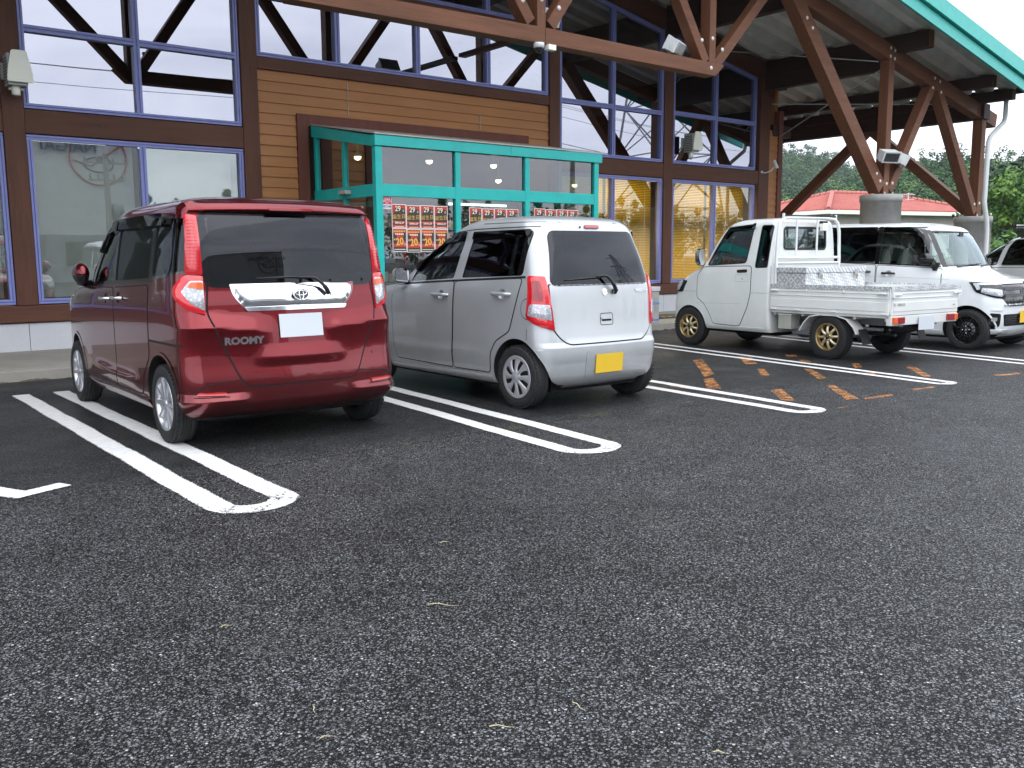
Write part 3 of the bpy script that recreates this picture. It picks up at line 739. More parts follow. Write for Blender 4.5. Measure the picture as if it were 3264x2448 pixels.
# ---- entrance vestibule
VX0, VX1, VY = 6.62, 10.90, 11.33
def roofz(y): return 2.985 + (y - VY) * (3.31 - 2.985) / (YF - VY)
mb = MB(); T = 'teal'
for x0, x1 in ((VX0, VX0 + .11), (7.975, 8.065), (9.31, 9.40), (VX1 - .10, VX1)): mb.box(x0, x1, VY, VY + .09, .12, 2.84, T)
mb.box(VX0 + .11, VX1 - .10, VY + .004, VY + .086, 2.155, 2.325, T)                         # transom
mb.box(VX0 - .02, 9.0, VY - .03, VY + .10, 2.84, 2.985, T); mb.box(9.004, VX1 + .05, VY - .03, VY + .10, 2.84, 2.985, T)   # fascia in two lengths
for X in (VX0, VX1 - .1):
    xo = X - .02 if X == VX0 else X
    mb.add([(xo, VY + .101, roofz(VY) - .145), (xo + .12, VY + .101, roofz(VY) - .145), (xo + .12, YF - .06, roofz(YF) - .17), (xo, YF - .06, roofz(YF) - .17),
            (xo, VY + .101, roofz(VY)), (xo + .12, VY + .101, roofz(VY)), (xo + .12, YF - .06, roofz(YF)), (xo, YF - .06, roofz(YF))],
           [(0, 1, 2, 3), (4, 7, 6, 5), (0, 4, 5, 1), (1, 5, 6, 2), (2, 6, 7, 3), (3, 7, 4, 0)], T)
    mb.box(X + .004, X + .086, VY + .101, YF - .06, 2.155, 2.325, T)
    for y0 in (12.24, YF - .15): mb.box(X + .01, X + .08, y0, y0 + .075, .12, roofz(y0) - .15, T)
    mb.box(X + .01, X + .08, VY + .10, YF - .15, .12, .22, T)
mb.box(VX0 + .11, VX1 - .1, VY + .01, VY + .08, .12, .20, T)
VEST = part('entrance_vestibule', mb, bevel=0.004)
mb = MB(); mb.add([(VX0 - .03, VY - .05, 2.99), (VX1 + .06, VY - .05, 2.99), (VX1 + .06, YF - .06, 3.315), (VX0 - .03, YF - .06, 3.315),
                   (VX0 - .03, VY - .05, 3.01), (VX1 + .06, VY - .05, 3.01), (VX1 + .06, YF - .06, 3.33), (VX0 - .03, YF - .06, 3.33)],
                  [(0, 1, 2, 3), (4, 7, 6, 5), (0, 4, 5, 1), (1, 5, 6, 2), (2, 6, 7, 3), (3, 7, 4, 0)], 'lamp_grey'); build('vestibule_roof', mb, VEST)
for x0, x1 in ((VX0 + .11, 7.975), (8.065, 9.31), (9.40, VX1 - .10)):
    for z0, z1 in ((.20, 2.155), (2.325, 2.84)):
        mb = MB(); mb.add([(x0, VY + .045, z0), (x1, VY + .045, z0), (x1, VY + .045, z1), (x0, VY + .045, z1)], [(0, 1, 2, 3)], 'vestibule_glass'); build('pane', mb, VEST, fixn=False)
for X in (VX0 + .045, VX1 - .055):
    for y0, y1 in ((VY + .1, 12.24), (12.315, YF - .15)):
        for low in (0, 1):
            za, zb, zc = (.22, 2.155, 2.155) if low else (2.325, roofz(y0) - .15, roofz(y1) - .15)
            mb = MB(); mb.add([(X, y0, za), (X, y1, za), (X, y1, zc), (X, y0, zb)], [(0, 1, 2, 3)], 'vestibule_side'); build('pane', mb, VEST, fixn=False)
for y0 in (12.3, 13.0):   # sliding door leaves on the left side
    mb = MB(); mb.box(VX0 + .09, VX0 + .13, y0 - .7, y0, 2.02, 2.10, T); mb.box(VX0 + .09, VX0 + .13, y0 - .06, y0, .14, 2.02, T); build('door_leaf', mb, VEST)
mb = MB(); mb.box(6.50, 6.61, 12.02, 12.20, 2.215, 2.27, 'lamp_grey'); mb.box(6.505, 6.52, 12.03, 12.19, 2.20, 2.215, 'gloss_black'); build('door_sensor', mb, VEST)

# ---- roof, purlins, trusses
mb = MB()
ys = [];
y = 9.06
while y < 24.5:
    for dy, dz in ((0, 0), (.19, 0), (.25, .17), (.44, .17)): ys.append((y + dy, dz))
    y += 0.5
ys.append((y, 0)); n = len(ys)
for sgn in (1, -1):
    e = [8.6, 8.6 + sgn * 13.45]
    vs = [(X, yy, zdeck(X) + dz) for X in e for yy, dz in ys]
    mb.add(vs, [(i, i + 1, n + i + 1, n + i) for i in range(n - 1)], 'deck_grey')
    vs = [(X, yy, zdeck(X) + .20) for X in e for yy in (9.02, 24.5)]
    mb.add(vs, [(0, 1, 3, 2)], 'teal_roof')
part('corrugated_roof', mb, fixn=False)
for sgn in (1, -1):
    def fx(pl): return pl if sgn > 0 else [(17.2 - a, b) for a, b in pl]
    A, B = 8.6, 22.8
    mb = MB()
    mb.prism(fx([(A, zdeck(A) - .28), (B, zdeck(B) - .28), (B, zdeck(B) - .06), (A, zdeck(A) - .06)]), 9.0, 9.05, 'teal_roof')
    mb.prism(fx([(A, zdeck(A) - .04), (B, zdeck(B) - .04), (B, zdeck(B) + .24), (A, zdeck(A) + .24)]), 8.93, 9.05, 'teal_roof')
    mb.prism(fx([(A, zdeck(A) - .06), (B, zdeck(B) - .06), (B, zdeck(B) - .04), (A, zdeck(A) - .04)]), 9.02, 9.05, 'ink_green')
    part('rake_fascia', mb)
    X = 8.6 + sgn * 13.45
    mb = MB(); mb.box(min(X, X + sgn * .10), max(X, X + sgn * .10), 9.05, 24.5, zdeck(X) - .02, zdeck(X) + .14, 'dark_timber_Y'); part('gutter', mb)
PUR = [(8.6, .24, .42), (11.6, .2, .30), (14.65, .2, .30), (18.0, .2, .33), (20.75, .2, .23), (21.72, .2, .22)]
for X, w_, h_ in PUR:
    for sgn in ((1, -1) if X > 9 else (1,)):
        XX = 8.6 + sgn * (X - 8.6); zt = zdeck(XX) - .035
        y1 = 18.4 if X > 17 else YF - .08
        mb = MB(); mb.box(XX - w_ / 2, XX + w_ / 2, 9.43, y1, zt - h_, zt, 'dark_timber_Y')
        if 9 < X < 19: mb.box(XX - w_ / 2 + .01, XX + w_ / 2 - .01, 10.32, y1, zt - h_ - .30, zt - h_ - .003, 'dark_timber_Y')
        mb.box(XX - w_ / 2 + .004, XX + w_ / 2 - .004, 9.424, 9.43, zt - h_ + .004, zt - .004, 'truss_Z')  # lighter end cap: light on the end face put into the colour
        y = 9.68
        while y < y1 - .2:      # V shaped roofing saddles
            for d in (-.09, .09): mb.beam((XX, y + d, zt), (XX, y + d * .25, zt + .17), .02, .012, 'galv')
            y += 0.5
        part('purlin', mb)
mb = MB(); mb.box(21.66, 21.94, 10.02, 18.4, 4.33, 4.66, 'dark_timber_Y'); part('eave_beam', mb)
mb = MB(); mb.box(-4.74, -4.46, 10.02, 18.4, 4.33, 4.66, 'dark_timber_Y'); part('eave_beam', mb)

PY = 10.2
def ztc(X): return 5.42 - 0.2 * (abs(X - 8.6) - 9.2)      # top of top chord
def bolt(o, pts, y):
    for x, z in pts:
        mb = MB(); mb.lathe([(0, -.012), (.018, -.012), (.03, -.004), (.034, 0), (.034, .01)], (x, y, z), 'Y', 'bolt', 12); build('bolt', mb, o)
def member(name, p0, p1, w, d, bolts=(), mat='truss_X', y=PY):
    mb = MB(); mb.beam((p0[0], y, p0[1]), (p1[0], y, p1[1]), d, w, mat, up=(0, 0, 1) if abs(p1[0] - p0[0]) > .02 else (1, 0, 0))
    o = part(name, mb, bevel=0.008)
    bolt(o, bolts, y - d / 2 - .001); return o
for sgn in (1, -1):
    q = lambda X: 8.6 + sgn * (X - 8.6)
    def mem(name, p0, p1, w, d, bolts=(), mat='truss_X', y=PY): member(name, (q(p0[0]), p0[1]), (q(p1[0]), p1[1]), w, d, [(q(a), b) for a, b in bolts], mat, y)
    mem('top_chord', (8.62, ztc(8.62) - .15), (22.45, ztc(22.45) - .15), .30, .22, [(17.70, 5.36), (17.86, 5.33), (17.70, 5.20), (17.86, 5.17), (19.5, 4.98), (19.72, 4.93), (21.75, 4.5), (21.9, 4.47)])
    mem('diagonal', (12.38, 4.40), (14.10, 6.16), .17, .185, [(12.52, 4.66)])
    mem('diagonal', (12.12, 4.42), (10.45, 6.86), .17, .19, [(12.00, 4.74)])
    mem('king_post', (12.26, 4.36), (12.26, ztc(12.26) - .2), .155, .20, [(12.26, 4.80)], 'truss_Z')
    mem('diagonal', (8.78, 4.50), (10.45, 6.72), .17, .185, [(8.93, 4.76)])
    mem('strut', (17.60, 2.62), (14.20, 6.14), .29, .24, [(17.52, 2.76), (17.38, 2.90), (15.0, 5.35), (14.82, 5.5)])
    mem('post', (17.79, 2.52), (17.79, 5.22), .20, .20, [(17.80, 2.72)], 'truss_Z')
    mem('strut', (17.95, 2.58), (19.58, 4.96), .20, .205, [(18.02, 2.74), (19.45, 4.78)])
    mem('strut', (21.70, 2.24), (19.62, 4.96), .20, .215, [(21.62, 2.42), (19.80, 4.72)])
    mem('post', (21.85, 2.16), (21.85, 4.66), .20, .22, [(21.85, 2.45)], 'truss_Z')
    for k, (X, Y, ztop) in enumerate(((17.79, PY, 2.50), (21.82, PY, 2.15), (21.82, 15.6, 2.2))):
        XX = q(X); mb = MB(); mb.lathe([(0, ztop), (.40, ztop), (.415, ztop - .012), (.415, ztop - .14), (.395, ztop - .145), (.395, 0), (.40, 0)], (XX, Y, 0), 'Z', 'pier_concrete', 48)
        for a in range(4): mb.lathe([(0, ztop + .05), (.015, ztop + .05), (.015, ztop)], (XX + .22 * cos(a * pi / 2 + .8), Y + .22 * sin(a * pi / 2 + .8), 0), 'Z', 'galv', 8)
        part('concrete_pier', mb)
    XE = q(21.82)
    for ya, yb in ((10.35, 12.86), (15.45, 12.94)):
        mb = MB(); mb.beam((XE, ya, 2.28), (XE, yb, 4.38), .2, .22, 'truss_Y'); part('strut', mb, bevel=0.008)
member('king_post', (8.6, 4.24), (8.6, ztc(8.6) - .2), .155, .20, [(8.6, 4.82), (8.62, 4.34)], 'truss_Z')
mb = MB(); zb, zt_ = 4.235, 4.455
mb.prism([(8.66, zb), (12.34, zb - .02), (12.56, zt_ - .04), (8.66, zt_)], PY - .115, PY + .115, 'truss_X')
o = part('bottom_chord', mb, bevel=0.008); bolt(o, [(12.22, 4.33)], PY - .116)
mb = MB(); mb.prism([(8.655, zb), (4.86, zb - .02), (4.64, zt_ - .04), (8.655, zt_)], PY - .115, PY + .115, 'truss_X'); o = part('bottom_chord', mb, bevel=0.008); bolt(o, [(4.98, 4.33)], PY - .116)
for p, q_ in (((16.2, 13.1, 5.62), (17.62, 10.3, 5.12)), ((18.2, 13.2, 4.72), (21.2, 10.3, 4.63)), ((18.5, 13.2, 4.02), (17.75, 10.32, 4.98))):
    mb = MB(); mb.tube([p, q_], .011, 'galv', 6); m_ = (Vector(p) * .35 + Vector(q_) * .65); d_ = (Vector(q_) - Vector(p)).normalized() * .09
    mb.tube([m_ - d_, m_ + d_], .02, 'galv', 8); part('tie_rod', mb)
mb = MB(); mb.tube([(22.03, 9.72, 4.86), (22.03, 9.72, 4.34), (21.98, 9.72, 4.24), (21.38, 9.72, 3.88), (21.30, 9.72, 3.76), (21.28, 9.72, 2.45), (21.33, 9.72, 2.3), (21.46, 9.72, 2.0), (21.50, 9.72, 1.8), (21.50, 9.72, 0.1)], .052, 'white_metal', 12); part('downpipe', mb)
# ================================================================== CAR BODY ENGINE
def pchip(xk, yk, x):
    xk = np.asarray(xk, float); yk = np.asarray(yk, float); h = np.diff(xk); d = np.diff(yk) / h
    m = np.zeros(len(xk)); m[0] = d[0]; m[-1] = d[-1]
    for i in range(1, len(xk) - 1):
        if d[i - 1] * d[i] > 0:
            w1 = 2 * h[i] + h[i - 1]; w2 = h[i] + 2 * h[i - 1]; m[i] = (w1 + w2) / (w1 / d[i - 1] + w2 / d[i])
    i = np.clip(np.searchsorted(xk, x, side='right') - 1, 0, len(xk) - 2); t = (x - xk[i]) / h[i]
    return ((2 * t**3 - 3 * t**2 + 1) * yk[i] + (t**3 - 2 * t**2 + t) * h[i] * m[i] + (-2 * t**3 + 3 * t**2) * yk[i + 1] + (t**3 - t**2) * h[i] * m[i + 1])

FIELDS = ('z', 'yr', 'yf', 'w', 'rr', 'rf', 'kr', 'kf', 'br', 'bf')
class Body:
    """stack of rounded-rectangle slices. y forward, x right, z up, rear axle at y=0"""
    def __init__(s, keys, dens=14, disp=None):
        K = np.array([[k[f] for f in FIELDS] for k in keys], float); n = len(K)
        nd = [max(3, int(dens * max(0.12, min(1, (K[i + 1][0] - K[i][0]) / 0.18 + abs(K[i + 1][2] - K[i][2]) / .25 + abs(K[i + 1][3] - K[i][3]) / .12)))) for i in range(n - 1)]
        t = np.concatenate([np.linspace(i, i + 1, nd[i], endpoint=False) for i in range(n - 1)] + [[n - 1]])
        xk = np.arange(n)
        s.P = np.array([pchip(xk, K[:, j], t) for j in range(len(FIELDS))]).T
        s.loops = [s.outline(p) for p in s.P]; s.N = len(s.loops[0])
        V = [v for L in s.loops for v in L]; F = []; N = s.N
        for i in range(len(s.loops) - 1):
            for k in range(N): F.append((i * N + k, i * N + (k + 1) % N, (i + 1) * N + (k + 1) % N, (i + 1) * N + k))
        s.nv = len(V)
        F.append(tuple(range(N))[::-1]); F.append(tuple((len(s.loops) - 1) * N + k for k in range(N)))
        if disp: V = [disp(*v) for v in V]
        s.loops = [V[i * N:(i + 1) * N] for i in range(len(s.loops))]
        s.V = [Vector(v) for v in V]; s.F = F
        me = bpy.data.meshes.new('tmp'); me.from_pydata(V, [], F); bm = bmesh.new(); bm.from_mesh(me)
        bmesh.ops.recalc_face_normals(bm, faces=bm.faces); bm.to_mesh(me); bm.free()
        for p in me.polygons: p.use_smooth = True
        me.update(); s.me = me
        s.VN = [v.normal.copy() for v in me.vertices]; T_ = []
        for p in me.polygons:
            v_ = tuple(p.vertices); T_ += [(v_[0], v_[i], v_[i + 1]) for i in range(1, len(v_) - 1)]
        s.F = T_
        s.bvh = BVHTree.FromPolygons([v.co for v in me.vertices], s.F)
    def outline(s, p):
        z, yr, yf, w, rr, rf, kr, kf, br, bf = p
        pts = []
        def arc(cx, cy, r, a0, a1, n):
            for k in range(n): a = a0 + (a1 - a0) * k / n; pts.append((cx + r * cos(a), cy + r * sin(a)))
        n1, nc, ns = 18, 10, 50
        for k in range(n1): pts.append(((w - rr) * k / n1, yr))
        arc(w - rr, yr + rr, rr, -pi / 2, 0, nc)
        for k in range(ns): pts.append((w, yr + rr + (yf - rf - yr - rr) * k / ns))
        arc(w - rf, yf - rf, rf, 0, pi / 2, nc)
        for k in range(n1 + 1): pts.append(((w - rf) * (1 - k / n1), yf))
        L = max(yf - yr, .1); out = []
        for x, y in pts:
            t = (y - yr) / L; a = max(0, 1 - t / .35); b = max(0, (t - .62) / .38)
            f = abs(x) / max(w, .01)
            x2 = x * (1 - kr * a * a - kf * b * b)
            ww = max(0, 1 - t / .25); wf = max(0, (t - .75) / .25)
            y2 = y + br * f * f * ww - bf * f * f * wf
            out.append((x2, y2, z))
        mir = [(-x, y, z) for x, y, z in out[1:-1]][::-1]
        return out + mir
    def normal_at(s, loc, idx):
        f = s.F[idx]
        w = poly_3d_calc([s.V[i] for i in f], loc); n = Vector((0, 0, 0))
        if any(a != a for a in w): w = (1, 1, 1)
        for a, i in zip(w, f): n += s.VN[i] * max(a, 0.0)
        return n.normalized() if n.length > 1e-6 else s.VN[f[0]].copy()
    def cast(s, mode, u, v):
        o, d = {'L': ((-4, u, v), (1, 0, 0)), 'R': ((4, u, v), (-1, 0, 0)), 'B': ((u, -6, v), (0, 1, 0)), 'F': ((u, 8, v), (0, -1, 0)), 'T': ((u, v, 5), (0, 0, -1))}[mode]
        h = s.bvh.ray_cast(Vector(o), Vector(d))
        if h[0] is None:
            h = s.bvh.find_nearest(Vector(o) + Vector(d) * (3.3 if mode in 'LR' else 5.4 if mode == 'B' else 5 if mode == 'F' else 3.3))
        return h[0], s.normal_at(h[0], h[2])
    def wrap(s, mode, u, z):
        """u = arc length from centre line; mode 'wB' rear-going-left, 'wBr' right, 'wF' front-going-left, 'wFr' """
        zs = s.P[:, 0]; i = int(np.clip(np.searchsorted(zs, z) - 1, 0, len(zs) - 2)); t = (z - zs[i]) / max(zs[i + 1] - zs[i], 1e-6)
        A, B = s.loops[i], s.loops[i + 1]; nh = s.N // 2
        L = [Vector(A[k]).lerp(Vector(B[k]), t) for k in range(nh + 1)]
        if mode.startswith('wF'): L = L[::-1]
        acc = 0; q = L[-1]
        for a, b in zip(L[:-1], L[1:]):
            d = (b - a).length
            if acc + d >= u: q = a.lerp(b, (u - acc) / d); break
            acc += d
        if not mode.endswith('r'): q = Vector((-q.x, q.y, q.z))
        h = s.bvh.find_nearest(q); return q, s.normal_at(h[0], h[2])
    def pt(s, mode, u, v): return s.wrap(mode, u, v) if mode[0] == 'w' else s.cast(mode, u, v)

def rnd(poly, r=0.03, n=4):
    """round polygon corners; r scalar or list"""
    out = []; m = len(poly)
    for i, p in enumerate(poly):
        ri = r[i] if isinstance(r, (list, tuple)) else r
        p = Vector(p); a = Vector(poly[i - 1]); b = Vector(poly[(i + 1) % m])
        da, db = (a - p), (b - p); k = min(ri, da.length * .45, db.length * .45)
        if k < 1e-4: out.append(tuple(p)); continue
        pa = p + da.normalized() * k; pb = p + db.normalized() * k
        for j in range(n + 1):
            t = j / n; out.append(tuple(pa * (1 - t) ** 2 + p * 2 * t * (1 - t) + pb * t * t))
    return out
def grow(poly, d):
    A = sum(poly[i - 1][0] * poly[i][1] - poly[i][0] * poly[i - 1][1] for i in range(len(poly)))
    sg = 1 if A > 0 else -1; out = []; m = len(poly)
    for i in range(m):
        p = Vector(poly[i]); a = (p - Vector(poly[i - 1])); b = (Vector(poly[(i + 1) % m]) - p)
        if a.length < 1e-6 or b.length < 1e-6: out.append(tuple(p)); continue
        a.normalize(); b.normalize(); na = Vector((a.y, -a.x)) * sg; nb = Vector((b.y, -b.x)) * sg; q = (na + nb)
        k = q.length
        if k < 1e-3: out.append(tuple(p)); continue
        q = q / k; out.append(tuple(p + q * d / max(q.dot(na), .4)))
    return out
def grid_fill(poly, step):
    bm = bmesh.new(); vs = [bm.verts.new((a, b, 0)) for a, b in poly]; bm.faces.new(vs)
    us = [p[0] for p in poly]; ws = [p[1] for p in poly]
    for lo, hi, ax in ((min(us), max(us), 0), (min(ws), max(ws), 1)):
        k = max(1, int((hi - lo) / step))
        for i in range(1, k):
            c = [0, 0, 0]; c[ax] = lo + (hi - lo) * i / k + 1e-5; nn = [0, 0, 0]; nn[ax] = 1
            bmesh.ops.bisect_plane(bm, geom=bm.verts[:] + bm.edges[:] + bm.faces[:], plane_co=c, plane_no=nn)
    bmesh.ops.triangulate(bm, faces=[f for f in bm.faces if len(f.verts) > 4])
    bm.verts.index_update()
    V = [(v.co.x, v.co.y) for v in bm.verts]; F = [[v.index for v in f.verts] for f in bm.faces]
    bd = [(e.verts[0].index, e.verts[1].index) for e in bm.edges if len(e.link_faces) == 1]
    bm.free(); return V, F, bd
def patch(mb, body, mode, poly, off, mat, step=0.05, skirt=0.006, dome=0.0, edge_mat=None, flat=False):
    """sheet that follows the body surface, off metres proud, with a turned-in edge"""
    V, F, bd = grid_fill(poly, step)
    C = [body.pt(mode, *v) for v in V]; NRM = []
    if dome:
        P2 = [Vector(p) for p in poly]
        def ed(v):
            v = Vector(v); best = 9; d = Vector((0, 0))
            for a, b in zip(P2, P2[1:] + P2[:1]):
                ab = b - a; t = max(0, min(1, (v - a).dot(ab) / max(ab.length_squared, 1e-9))); q = v - (a + ab * t)
                if q.length < best: best = q.length; d = q
            return best, d
        E = [ed(v) for v in V]; W_ = .05
        offs = [off + dome * (1 - (1 - min(e[0] / W_, 1)) ** 2) for e in E]
        for i, (e, d) in enumerate(E):
            c0, n0_ = C[i]; e = max(e, .001)
            if e >= W_: NRM.append(n0_); continue
            if d.length < 1e-4:
                cen = sum((p for p in P2), Vector((0, 0))) / len(P2); d = cen - Vector(V[i])
            d = d.normalized(); q, _ = body.pt(mode, V[i][0] + d.x * .004, V[i][1] + d.y * .004); T = (q - c0)
            if T.length < 1e-5: NRM.append(n0_); continue
            T.normalize(); NRM.append((n0_ - T * (dome * 2 * (1 - e / W_) / W_)).normalized())
    else: offs = [off] * len(V); NRM = [c[1] for c in C]
    if flat: offs = [off] * len(V)
    P = [c + n * o for (c, n), o in zip(C, offs)]
    n0 = None
    fs = []
    for f in F:
        a, b, c = P[f[0]], P[f[1]], P[f[2]]; nn = (b - a).cross(c - a)
        fs.append(f if nn.dot(C[f[0]][1]) > 0 else f[::-1])
    k0 = len(mb.v); mb.add(P, fs, mat, True)
    for i, q in enumerate(NRM): mb.cn[k0 + i] = q
    if skirt:
        em = edge_mat or mat
        for a, b in bd:
            q = [P[a], P[b], P[b] - C[b][1] * (skirt + offs[b]), P[a] - C[a][1] * (skirt + offs[a])]
            mb.add(q, [(0, 1, 2, 3)], em)
def strip_patch(mb, body, mode, pts, w, off, mat, closed=False, sub=0.025):
    """thin line lying on the body (shut lines, mouldings)"""
    P = []
    pp = list(pts) + ([pts[0]] if closed else [])
    for a, b in zip(pp[:-1], pp[1:]):
        k = max(1, int((Vector(b) - Vector(a)).length / sub))
        for i in range(k): t = i / k; P.append((a[0] * (1 - t) + b[0] * t, a[1] * (1 - t) + b[1] * t))
    P.append(pp[-1]); S = [body.pt(mode, *p) for p in P]; vs = []; 
    for i in range(len(P)):
        a = S[max(i - 1, 0)][0]; b = S[min(i + 1, len(P) - 1)][0]; c, n = S[i]; d = (b - a); q = d.cross(n)
        if q.length < 1e-7: q = Vector((0, 0, 1))
        q.normalize(); vs += [c + q * w / 2 + n * off, c - q * w / 2 + n * off]; mb.cn[len(mb.v) + 2 * i] = n; mb.cn[len(mb.v) + 2 * i + 1] = n
    mb.add(vs, [(2 * i, 2 * i + 2, 2 * i + 3, 2 * i + 1) for i in range(len(P) - 1)], mat, True)

def bool_cut(body, cuts, paint_mat, parent, name='body', under='dark_void'):
    """cut wheel wells, cabin and window openings out of the body; keep the smooth normals"""
    me = body.me.copy(); me.materials.clear(); me.materials.append(MT[paint_mat])
    o = bpy.data.objects.new(name, me); COL.objects.link(o)
    tmp = []
    for i, c in enumerate(cuts):
        co = build('cut', c, None); tmp.append(co)
        md = o.modifiers.new('b', 'BOOLEAN'); md.operation = 'DIFFERENCE'; md.object = co; md.solver = 'EXACT'; md.material_mode = 'TRANSFER'
    dg = bpy.context.evaluated_depsgraph_get(); dg.update()
    m2 = bpy.data.meshes.new_from_object(o.evaluated_get(dg)); o.modifiers.clear(); o.data = m2
    for t in tmp: bpy.data.objects.remove(t)
    # custom normals from the uncut surface
    pm = [i for i, m in enumerate(m2.materials) if m and m.name == paint_mat]
    pi_ = pm[0] if pm else 0
    nrm = [None] * len(m2.loops)
    for p in m2.polygons:
        ispaint = p.material_index == pi_
        p.use_smooth = True
        for li in p.loop_indices:
            if ispaint:
                co = m2.vertices[m2.loops[li].vertex_index].co; h = body.bvh.find_nearest(co)
                nn = body.normal_at(h[0], h[2]); nrm[li] = nn if nn.dot(p.normal) > 0.2 else p.normal.copy()
            else: nrm[li] = p.normal.copy()
    # underside is unpainted
    m2.materials.append(MT[under]); k = len(m2.materials) - 1
    zmin = min(v.co.z for v in m2.vertices)
    for p in m2.polygons:
        if p.normal.z < -0.6 and p.center.z < zmin + 0.02: p.material_index = k
    m2.normals_split_custom_set([tuple(n) for n in nrm]); m2.update()
    if parent is not None: o.parent = parent
    return o

def well(y, z, r, x0, x1, mat='dark_void', n=40, flat=0.0):
    mb = MB(); pts = [(y + r * cos(2 * pi * k / n), z + (r + flat * 0) * sin(2 * pi * k / n)) for k in range(n)]
    mb.prism(pts, x0, x1, mat, 'YZ'); return mb
def arch_lip(mb, body, mode, y, z, r, mat, w=0.02, off=0.004, a0=-0.2, a1=pi + 0.2):
    pts = [(y + (r + w / 2) * cos(a0 + (a1 - a0) * k / 30), z + (r + w / 2) * sin(a0 + (a1 - a0) * k / 30)) for k in range(31)]
    strip_patch(mb, body, mode, pts, w, off, mat, sub=.3)

